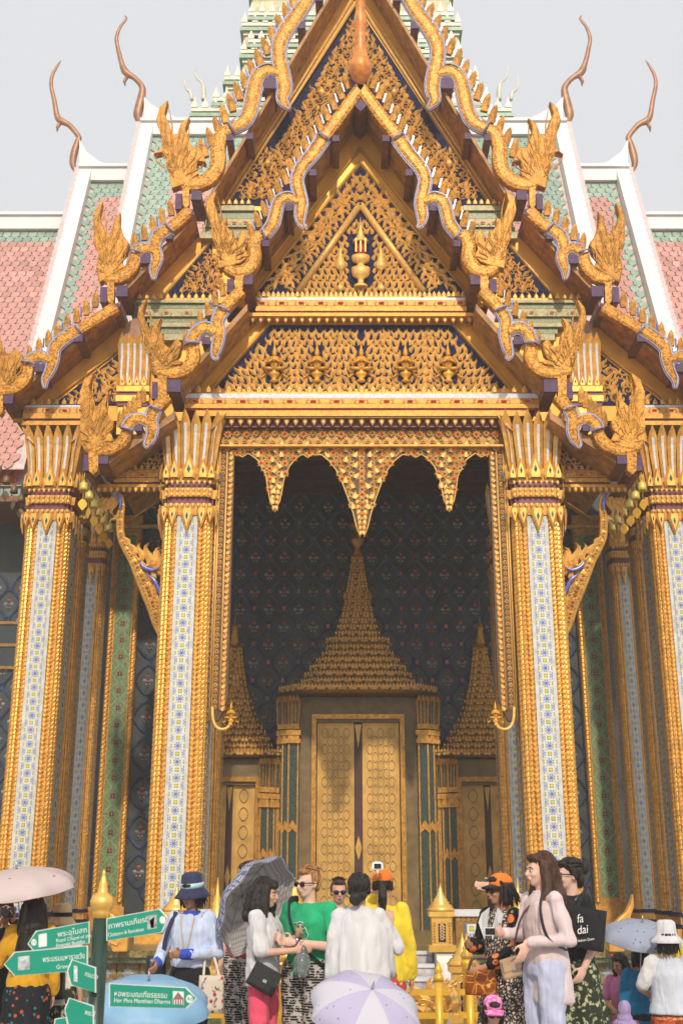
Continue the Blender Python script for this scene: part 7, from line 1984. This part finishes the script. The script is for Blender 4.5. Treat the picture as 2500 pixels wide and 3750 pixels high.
# --- woman in yellow with an orange cap, selfie stick
p = Person('woman in yellow shirt and orange cap seen from behind, raising a selfie stick', 1402, 2002 * D, 9.95, TZ, 178, skin='skin', armL=((0.22, -0.16, 1.30), (0.06, -0.22, 1.50)), handL={'d': (-0.1, -0.2, 1), 'a': (1, 0, 0), 'n': (0, -1, 0), 'c': 1.0})
p.hair('pony', 'hair_black', True); p.cap('cl_orange'); p.top('cl_yellow', sleeve=0.95, hem=0.84, loose=1.14, flare=0.01); p.skirt('pr_redfloral', 0.2, r1=(0.2, 0.17), fold=9, amp=0.05)
q = W(1382, 3172, 10.7); hq = p.P((0.05, -0.25, 1.56))
t = thing('compact_camera', 'white compact camera on a selfie stick above the orange cap', 'camera', tuple(hq))
b = MB(); b.cbox(q, (0.048, 0.012, 0.03)); o = b.build('camera_body', 'plastic_white', t); bv = o.modifiers.new('soft', 'BEVEL'); bv.width = 0.006; bv.segments = 2
MB().cbox(q + Vector((0, -0.0135, 0)), (0.031, 0.0015, 0.021)).build('screen', 'lens', t)
b = MB(); b.tube([q + Vector((0, 0, -0.03)), q + Vector((0, 0, -0.06)), hq], [0.009, 0.007, 0.007], 8); b.tube([q + Vector((-0.05, 0, 0.0)), q + Vector((-0.06, 0, -0.03)), q + Vector((-0.02, 0, -0.06))], 0.003, 5); b.cbox(q + Vector((0, 0, 0.034)), (0.03, 0.008, 0.005)); b.build('stick', 'plastic_white', t)
# --- woman in floral jacket and leopard dress
p = Person('woman in leopard dress and black floral jacket with orange cap and big sunglasses', 1832, 2012 * D, 9.7, TZ, -52, skin='skin_tan', head=(-12, 0),
           armL=((0.225, -0.02, 1.12), (0.03, -0.24, 0.99)), armR=((-0.20, -0.06, 1.14), (-0.10, -0.26, 1.16)))
p.face(True); p.hair('bob', 'hair_black', True); p.cap('cl_orange', 'cl_black')
p.top('pr_leopard', name='dress_top', sleeve=0.3, hem=0.95, loose=1.0); p.skirt('pr_leopard', 0.42, r1=(0.26, 0.22), fold=10, amp=0.08, name='dress_skirt')
b = MB()
rings(b, [(0.90, 0.20, 0.145, 0.02, 0.04), (1.05, 0.185, 0.14, 0.015, 0.04), (1.25, 0.185, 0.135, 0, 0.035), (1.36, 0.18, 0.10, 0, 0.03), (1.43, 0.09, 0.07, 0, 0.03)], 20)
for k in (1, -1):
    e, w = p.arm[k]; b.ell(p.sh[k], (0.074, 0.068, 0.06)); caps(b, p.sh[k], e, 0.068, 0.062); caps(b, e, e.lerp(w, 0.75), 0.068, 0.06)
soft(b, 'jacket', 'pr_jacket', p.o, 0.012, 3, 0.02)
b = MB()
for k in (1, -1):
    b.add([(k * 0.05, -0.075, 1.45), (k * 0.125, -0.095, 1.40), (k * 0.13, -0.128, 1.33), (k * 0.045, -0.150, 1.20), (k * 0.03, -0.135, 1.28)], [(0, 1, 2, 3, 4) if k < 0 else (4, 3, 2, 1, 0)])
o = b.build('lapel', 'cl_white', p.o); sm = o.modifiers.new('thick', 'SOLIDIFY'); sm.thickness = 0.008
q = p.P((0.0, -0.25, 0.88)); box_bag('handbag', 'brown and orange patterned handbag held by the woman in the leopard dress', q, (0.135, 0.06, 0.10), -30, 'pr_handbag', strap=[q + Vector((-0.1, 0, 0.09)), q + Vector((-0.06, 0, 0.18)), q + Vector((0.06, 0, 0.18)), q + Vector((0.1, 0, 0.09))], strap_m='leather_brown')
# --- woman in pink cardigan and jeans
p = Person('woman with long brown hair in pale pink cardigan and light blue jeans', 1985, 1960 * D, 9.1, TZ, -66, skin='skin_pale', head=(-4, 0),
           armL=((0.24, 0.06, 1.12), (0.10, -0.20, 1.10)), armR=((-0.19, -0.06, 1.14), (-0.08, -0.28, 1.16)), handL={'d': (-0.1, -0.35, -0.9), 'a': (0, -1, 0.3), 'n': (-1, 0, 0), 'c': 0.3})
p.face(); p.hair('long', 'hair_brown'); p.top('cl_blush', name='inner_top', sleeve=0.2, hem=0.93, loose=0.97, arms=()); p.trousers('cl_jeans', 1.04, flare=0.02)
b = MB()
rings(b, [(0.70, 0.18, 0.14, 0.01, 0.055), (0.85, 0.17, 0.13, 0.01, 0.05), (1.08, 0.148, 0.108, 0.005, 0.035), (1.25, 0.16, 0.115, 0, 0.03), (1.37, 0.162, 0.088, 0, 0.022), (1.44, 0.085, 0.07, 0, 0.025)], 20)
for k in (1, -1):
    e, w = p.arm[k]; b.ell(p.sh[k], (0.064, 0.06, 0.052)); caps(b, p.sh[k], e, 0.056, 0.045); caps(b, e, e.lerp(w, 0.9), 0.047, 0.037)
soft(b, 'cardigan', 'cl_pinkcardi', p.o, 0.012, 3, 0.03)
p.strap([(0.07, 0.03, 1.45), (-0.02, -0.13, 1.3), (-0.1, -0.17, 1.1), (-0.13, -0.15, 0.95)], 'leather_brown', 0.012)
p.strap([(0.13, -0.07, 1.43), (0.17, -0.12, 1.3), (0.2, -0.09, 1.13), (0.21, 0.05, 1.05)], 'leather_black', 0.02)
q = p.P((-0.06, -0.24, 0.93)); box_bag('crossbody_bag', 'small beige crossbody bag of the woman in jeans', q, (0.085, 0.03, 0.075), 20, 'leather_tan', tilt=-14, flap='leather_tan')
q = p.P((-0.08, -0.38, 1.17)); t = thing('phone', 'silver phone in the hand of the woman in pale pink cardigan', 'phone', tuple(q)); MB().cbox(q, (0.05, 0.012, 0.03)).build('phone_body', 'plastic_white', t); MB().cbox(q + Vector((0, -0.0135, 0)), (0.044, 0.0012, 0.025)).build('screen', 'lens', t)
# --- pointing woman in black behind her
p = Person('woman in black top and green print skirt pointing to the left, hair in a bun', 2092, 1974 * D, 9.75, TZ, -62, skin='skin_pale', head=(-12, 0),
           armR=((-0.30, -0.22, 1.40), (-0.38, -0.44, 1.49)), armL=((0.22, 0.06, 1.12), (0.20, -0.06, 0.92)), handR={'d': (-0.4, -1, 0.1), 'a': (0, 0, 1), 'n': (1, 0, 0), 'c': 0.12})
p.face(True); p.hair('bun', 'hair_black'); p.top('cl_black', sleeve=0.35, hem=0.93, loose=1.05); p.skirt('pr_greenskirt', 0.38, r1=(0.26, 0.23), fold=9, amp=0.1)
q = W(2148, 3400, 10.4); sh = p.P((0.16, 0.02, 1.44))
TOTE = box_bag('tote_bag', 'black canvas tote bag with white lettering on the shoulder of the pointing woman', q, (0.155, 0.03, 0.165), -6, 'cl_black', tilt=10, strap=[q + Vector((-0.08, 0, 0.15)), sh + Vector((0.0, -0.05, 0.05)), sh + Vector((0.05, 0.02, 0.05)), q + Vector((0.08, 0, 0.15))], strap_m='cl_black', bulge=0.5)
mat('print_white', (0.8, 0.8, 0.78), rough=0.7)
def text(body, loc, size, parent, m='print_white', tilt=0.0, align='LEFT', ext=0.0008, yawd=0.0, name='lettering', shear=0.0, sx=1.0):
    cu = bpy.data.curves.new(name, 'FONT'); cu.body = body; cu.size = size; cu.align_x = align; cu.extrude = ext; cu.shear = shear; cu.materials.append(M(m))
    tmp = bpy.data.objects.new('tmp', cu); me = bpy.data.meshes.new_from_object(tmp); bpy.data.objects.remove(tmp)
    o = link(name, me, parent, loc); o.rotation_euler = (Matrix.Rotation(R(yawd), 3, 'Z') @ Matrix.Rotation(R(tilt), 3, 'Y') @ Matrix.Rotation(PI / 2, 3, 'X')).to_euler(); o.scale = (sx, 1, 1)
    return o
for tx, dx, dz, sz in (('fa', -0.09, 0.045, 0.095), ('dai', -0.095, -0.045, 0.095), ('fashion Quest', -0.09, -0.105, 0.028)):
    text(tx, q + Vector((dx, -0.048, dz)), sz, TOTE, tilt=-8, yawd=-6, shear=0.25, sx=0.85)
# --- lower visitors near the lens
p = Person('short person in fuzzy pink cap and dark sunglasses at the bottom edge', 1792, 2284 * D, 9.0, 0.0, 4, skin='skin', head=(0, 14), hat=0.02)
p.face(True); p.hair('bob', 'hair_black', True); p.cap('pr_pinkcap'); p.top('cl_navy', sleeve=0.45)
p = Person('dark haired visitor mostly hidden under the sky blue umbrella', 735, 2312 * D, 9.3, 0.0, 170, skin='skin_tan')
p.hair('bob', 'hair_black'); p.top('cl_black', sleeve=0.5); p.trousers('cl_black')
umbrella('sky blue umbrella behind the green signboards', W(545, 3592, 9.3), (0.05, -0.26, 1), 0.48, 'um_blue', 'um_under_blue', spin=0.35, drop=0.34)
p = Person('dark haired visitor mostly hidden under the lilac umbrella', 1190, 2335 * D, 9.1, 0.0, 165, skin='skin_tan')
p.hair('short', 'hair_black'); p.top('cl_black', sleeve=0.5); p.trousers('cl_black')
umbrella('lilac and white umbrella in front of the woman in the shawl', W(1362, 3622, 8.9), (0.22, -0.50, 0.85), 0.42, 'um_lilac', 'um_under_blue', alt='um_lilac2', spin=0.1, drop=0.4)
# --- group on the left
p = Person('woman in mustard top and dark floral skirt under the pink umbrella, seen from behind', 118, 2056 * D, 9.5, TZ, 198, skin='skin', armL=((0.26, -0.06, 1.12), (0.16, -0.22, 1.22)))
p.hair('longback', 'hair_black'); p.top('cl_mustard', sleeve=0.95, hem=0.92, loose=1.1); p.skirt('pr_darkfloral', 0.25, r1=(0.26, 0.22), fold=10, amp=0.07)
p.strap([(0.09, 0.10, 1.42), (0.12, 0.135, 1.25), (0.15, 0.125, 1.05)], 'cl_black', 0.02); p.strap([(-0.10, 0.10, 1.42), (-0.12, 0.135, 1.25), (-0.14, 0.125, 1.05)], 'cl_black', 0.02)
umbrella('pale pink umbrella with dark red lining over the woman in mustard', W(62, 3182, 10.4), (-0.10, -0.18, 1), 0.50, 'um_pink', 'um_under_dark', spin=0.3, drop=0.30, shaft=0.8)
p = Person('photographer in black with a camera raised to the face at the left edge', 12, 2066 * D, 10.4, TZ, 25, skin='skin_tan', armL=((0.24, -0.18, 1.32), (0.05, -0.20, 1.52)), armR=((-0.24, -0.18, 1.30), (-0.06, -0.20, 1.50)), handL={'d': (-0.3, 0, 1)}, handR={'d': (0.3, 0, 1)})
p.face(); p.hair('bob', 'hair_black'); p.top('cl_black', sleeve=0.9); p.trousers('cl_black', 1.1)
q = p.P((0, -0.20, 1.58)); t = thing('camera', 'black camera held by the photographer at the left edge', 'camera', tuple(q)); MB().cbox(q, (0.065, 0.03, 0.045)).build('camera_body', 'leather_black', t); b = MB(); b.tube([q + Vector((0, -0.03, 0)), q + Vector((0, -0.1, 0))], [0.035, 0.038], 14); b.build('lens', 'lens', t)
p = Person('person in straw hat with dark band and cream shirt, carrying a black bag', 228, 2078 * D, 9.9, TZ, 172, skin='skin', hat=0.05)
p.hair('short', 'hair_dkbrown', True); p.bucket_hat('cl_straw', 'cl_black', 0.05); p.top('cl_cream', sleeve=0.5, hem=0.82, loose=1.15); p.trousers('pr_greenskirt', 1.2)
q = p.P((0.0, 0.2, 1.02)); box_bag('backpack', 'round black bag on the back of the person in the straw hat', q, (0.12, 0.06, 0.12), 0, 'cl_black')
# --- group on the right
p = Person('woman in white sun hat, pale denim vest and orange patterned skirt from behind', 2435, 2118 * D, 12.0, 0.0, 178, skin='skin', hat=0.05, armL=((0.27, -0.02, 1.15), (0.16, -0.2, 1.08)), armR=((-0.27, -0.02, 1.15), (-0.16, -0.2, 1.08)))
p.hair('bob', 'hair_black', True); p.bucket_hat('cl_white', None, 0.06); p.top('cl_white', sleeve=0.42, hem=0.9, loose=1.12); p.skirt('pr_orangeskirt', 0.1, r1=(0.26, 0.24), fold=9, amp=0.06)
b = MB(); rings(b, [(0.93, 0.225, 0.17, 0, 0.01), (1.02, 0.195, 0.15, 0, 0.01), (1.12, 0.18, 0.14, 0, 0.008), (1.28, 0.187, 0.14, 0, 0.005), (1.38, 0.16, 0.10, 0, 0.01), (1.43, 0.09, 0.075, 0, 0.015)], 24)
soft(b, 'vest', 'cl_denim', p.o, 0.012, 3, 0.016)
seat_legs = {1: ((0.09, 0, 0.52), (0.10, -0.42, 0.50), (0.10, -0.44, 0.09)), -1: ((-0.09, 0, 0.52), (-0.10, -0.42, 0.50), (-0.10, -0.44, 0.09))}
p = Person('dark haired girl in rose top and plum skirt with a red flower in her hair', 2262, 2192 * D, 13.4, 0.0, -25, skin='skin_tan', head=(-25, 14), armL=((0.22, -0.05, 1.13), (0.04, -0.22, 1.0)), armR=((-0.22, -0.05, 1.13), (-0.04, -0.22, 1.0)))
p.face(); p.hair('long', 'hair_black'); p.top('cl_rose', sleeve=0.4); p.skirt('cl_plum', 0.3, r1=(0.26, 0.24))
b = MB(); b.ell((-0.05, -0.05, 1.70), (0.025, 0.02, 0.025)); p.H(b, 'hair_flower', 'cl_pinktrouser')
p = Person('person in blue shirt with a yellow bag under the grey umbrella', 2335, 2172 * D, 12.8, 0.0, 165, skin='skin_tan', armR=((-0.22, -0.16, 1.2), (-0.08, -0.24, 1.38)))
p.hair('bob', 'hair_black'); p.top('cl_blue', sleeve=0.9, hem=0.75, loose=1.15); p.trousers('cl_black', 1.1)
q = p.P((-0.24, 0.10, 0.98)); box_bag('shoulder_bag', 'yellow shoulder bag on the person in the blue shirt', q, (0.09, 0.05, 0.16), 10, 'cl_yellow', strap=[q + Vector((-0.05, 0, 0.14)), q + Vector((-0.03, 0, 0.42)), q + Vector((0.03, 0, 0.42)), q + Vector((0.05, 0, 0.14))], strap_m='leather_brown')
umbrella('grey blue umbrella with dark flowers along its rim', W(2350, 3378, 12.5), (0.05, -0.3, 1), 0.40, 'um_greyblue', 'um_under_blue', spin=0.15, drop=0.34)
p = Person('child in lilac headscarf near the bottom right', 2265, 2302 * D, 12.0, 0.0, 160, skin='skin_tan'); p.scarf_head('cl_lilac'); p.top('cl_plum', sleeve=0.9); p.skirt('cl_plum', 0.2)
p = Person('person in red hat cut off by the right edge', 2540, 2092 * D, 12.6, 0.0, -20, skin='skin'); p.face(); p.hair('short', 'hair_black', True); p.cap('cl_red'); p.top('cl_yellow', sleeve=0.45); p.trousers('cl_navy')

# ------------------------------------------------------------------ signpost close to the camera
mat('sign_green', (0.0, 0.26, 0.17), rough=0.4, var=0.06); mat('sign_white', (0.75, 0.76, 0.74), rough=0.4, var=0.03); mat('post_green', (0.02, 0.05, 0.035), rough=0.35, var=0.3)
mat('photo_sky', (0.55, 0.60, 0.62), rough=0.5, var=0.25, scale=60); mat('photo_roof', (0.26, 0.12, 0.10), rough=0.5, var=0.3, scale=90); mat('photo_grey', (0.36, 0.40, 0.40), rough=0.5, var=0.5, scale=50)
YS = 6.5
def C4(x, y): return (x / 1.96, 3050 + y / 1.96)
c0 = W(*C4(716, 1300), YS); xs = W(*C4(712, 900), YS).x
SIGN = thing('signpost', 'dark green signpost with gold finial and green arrow boards', 'signpost', (xs, YS, 0))
kx = PXM(3500, YS) / 1.96
pr = 58 * kx
MB().tube([(xs, YS, 0), (xs, YS, W(*C4(716, 600), YS).z)], pr, 20).build('post', 'post_green', SIGN)
def fz(y): return W(*C4(710, y), YS).z
MB().lathe([(pr * 1.02, fz(612)), (62 * kx, fz(590)), (72 * kx, fz(575)), (62 * kx, fz(560)), (76 * kx, fz(545)), (86 * kx, fz(515)), (88 * kx, fz(490)), (78 * kx, fz(458)), (50 * kx, fz(435)), (36 * kx, fz(425)), (40 * kx, fz(405)), (30 * kx, fz(385)), (33 * kx, fz(370)), (24 * kx, fz(345)), (16 * kx, fz(315)), (12 * kx, fz(300)), (14 * kx, fz(290)), (5 * kx, fz(262))], (xs, YS, 0), 24).build('finial', 'gold_statue', SIGN)
def board(pts, dy, border=True, shrink=8):
    y = YS + dy
    q = [(W(*C4(*p_), y).x, W(*C4(*p_), y).z) for p_ in pts]
    cx = sum(p_[0] for p_ in pts) / len(pts); cy = sum(p_[1] for p_ in pts) / len(pts)
    o = MB().prism(q, y, y + 0.018).build('sign_board', 'sign_white', SIGN)
    q2 = []
    for x_, y_ in pts:
        dx, dy_ = x_ - cx, y_ - cy; q2.append((x_ - (dx / (abs(dx) + 1e-6)) * shrink * 0.9, y_ - (dy_ / (abs(dy_) + 1e-6)) * shrink * 0.55))
    MB().prism([(W(*C4(*p_), y).x, W(*C4(*p_), y).z) for p_ in q2], y - 0.003, y - 0.0005).build('sign_face', 'sign_green', o)
    return o, y - 0.004
def st(o, y, s_, x, yy, size, tilt, align='LEFT', sx=1.0):
    q = W(*C4(x, yy), y); text(s_, (q.x, y, q.z), size * kx * 1.12, o, 'sign_white', tilt, align, 0.0004, sx=sx)
def plate(o, y, pts, m, name='picture'):
    MB().prism([(W(*C4(*p_), y).x, W(*C4(*p_), y).z) for p_ in pts], y - 0.001, y + 0.0008).build(name, m, o)
def disc(o, y, x, yy, r, label, tilt):
    plate(o, y, [(x + r * math.cos(2 * PI * k / 20), yy + r * 1.25 * math.sin(2 * PI * k / 20)) for k in range(20)], 'sign_white', 'number_disc')
    if label:
        q = W(*C4(x, yy + r * 0.5), y - 0.002); text(label, (q.x, y - 0.002, q.z), r * 1.5 * kx, o, 'sign_green', tilt, 'CENTER', 0.0004)
o, y = board([(645, 636), (258, 704), (200, 797), (238, 846), (645, 792)], -0.02)
st(o, y, 'พระอุโบสถ', 630, 712, 46, -9, 'RIGHT'); st(o, y, 'Royal Chapel of the', 405, 786, 31, -8, sx=0.9); st(o, y, 'Emerald Buddha', 405, 822, 31, -8, sx=0.9)
plate(o, y, [(280, 730), (338, 720), (338, 812), (280, 822)], 'sign_white'); disc(o, y, 246, 786, 19, '10', -8)
o, y = board([(765, 614), (1150, 545), (1206, 610), (1165, 716), (765, 776)], -0.03)
st(o, y, 'ภาพรามเกียรติ์', 780, 690, 46, -10); st(o, y, 'Cloisters & Ramakien', 778, 746, 31, -9, sx=0.85)
plate(o, y, [(1060, 595), (1128, 583), (1128, 684), (1060, 696)], 'photo_grey'); plate(o, y, [(1075, 630), (1110, 600), (1105, 680), (1085, 684)], 'photo_sky'); disc(o, y, 1168, 625, 22, '', 0)
o, y = board([(632, 808), (105, 855), (30, 945), (105, 1028), (632, 985)], -0.05)
st(o, y, 'พระบรมมหาราชวัง', 612, 900, 46, -5, 'RIGHT', sx=0.8); st(o, y, 'Grand Palace', 612, 958, 34, -5, 'RIGHT')
plate(o, y, [(132, 888), (216, 880), (216, 980), (132, 988)], 'photo_grey'); plate(o, y - 0.002, [(140, 890), (210, 884), (205, 930), (180, 905), (150, 940)], 'photo_sky')
o, y = board([(515, 910), (690, 966), (690, 1148), (508, 1092), (484, 985)], -0.075)
st(o, y, 'กรมวัง', 606, 1025, 40, 15, sx=0.8); plate(o, y, [(532, 950), (558, 958), (558, 1072), (532, 1064)], 'photo_sky')
o, y = board([(495, 1185), (675, 1242), (675, 1420), (500, 1420), (464, 1266)], -0.06)
st(o, y, 'พระที่', 606, 1300, 40, 15, sx=0.8)
o, y = board([(785, 1080), (1338, 1110), (1412, 1190), (1338, 1262), (785, 1248)], -0.05)
st(o, y, 'หอพระมณเฑียรธรรม', 818, 1172, 46, 2, sx=0.88); st(o, y, 'Hor Phra Monthien Dharma', 818, 1216, 36, 1.5, sx=0.86)
plate(o, y, [(1242, 1136), (1320, 1140), (1320, 1236), (1242, 1232)], 'sign_white'); plate(o, y - 0.002, [(1280, 1142), (1318, 1190), (1316, 1234), (1246, 1230), (1244, 1190)], 'photo_roof')
for k in range(4): plate(o, y - 0.004, [(1252 + k * 17, 1196), (1258 + k * 17, 1196), (1258 + k * 17, 1230), (1252 + k * 17, 1230)], 'sign_white')
disc(o, y, 1360, 1192, 24, '4d', 2)
o, y = board([(395, 1335), (478, 1322), (500, 1420), (380, 1420)], -0.03)

# ------------------------------------------------------------------ the hot, hazy air
hz = MB().box(-130, 130, -70, 170, -1.0, 60.0)
mh = bpy.data.materials.new('haze_air'); mh.use_nodes = True; MATS['haze_air'] = mh
n_ = mh.node_tree.nodes; n_.remove(n_['Principled BSDF'])
pv = n_.new('ShaderNodeVolumePrincipled'); pv.inputs['Color'].default_value = (0.97, 0.93, 0.86, 1); pv.inputs['Density'].default_value = 0.0026; pv.inputs['Anisotropy'].default_value = 0.0
mh.node_tree.links.new(pv.outputs[0], n_['Material Output'].inputs['Volume'])
hz = hz.build('haze', 'haze_air'); hz['kind'] = 'stuff'; hz['label'] = 'pale hot haze hanging in the courtyard air'; hz['category'] = 'haze'
sc.cycles.volume_bounces = 0
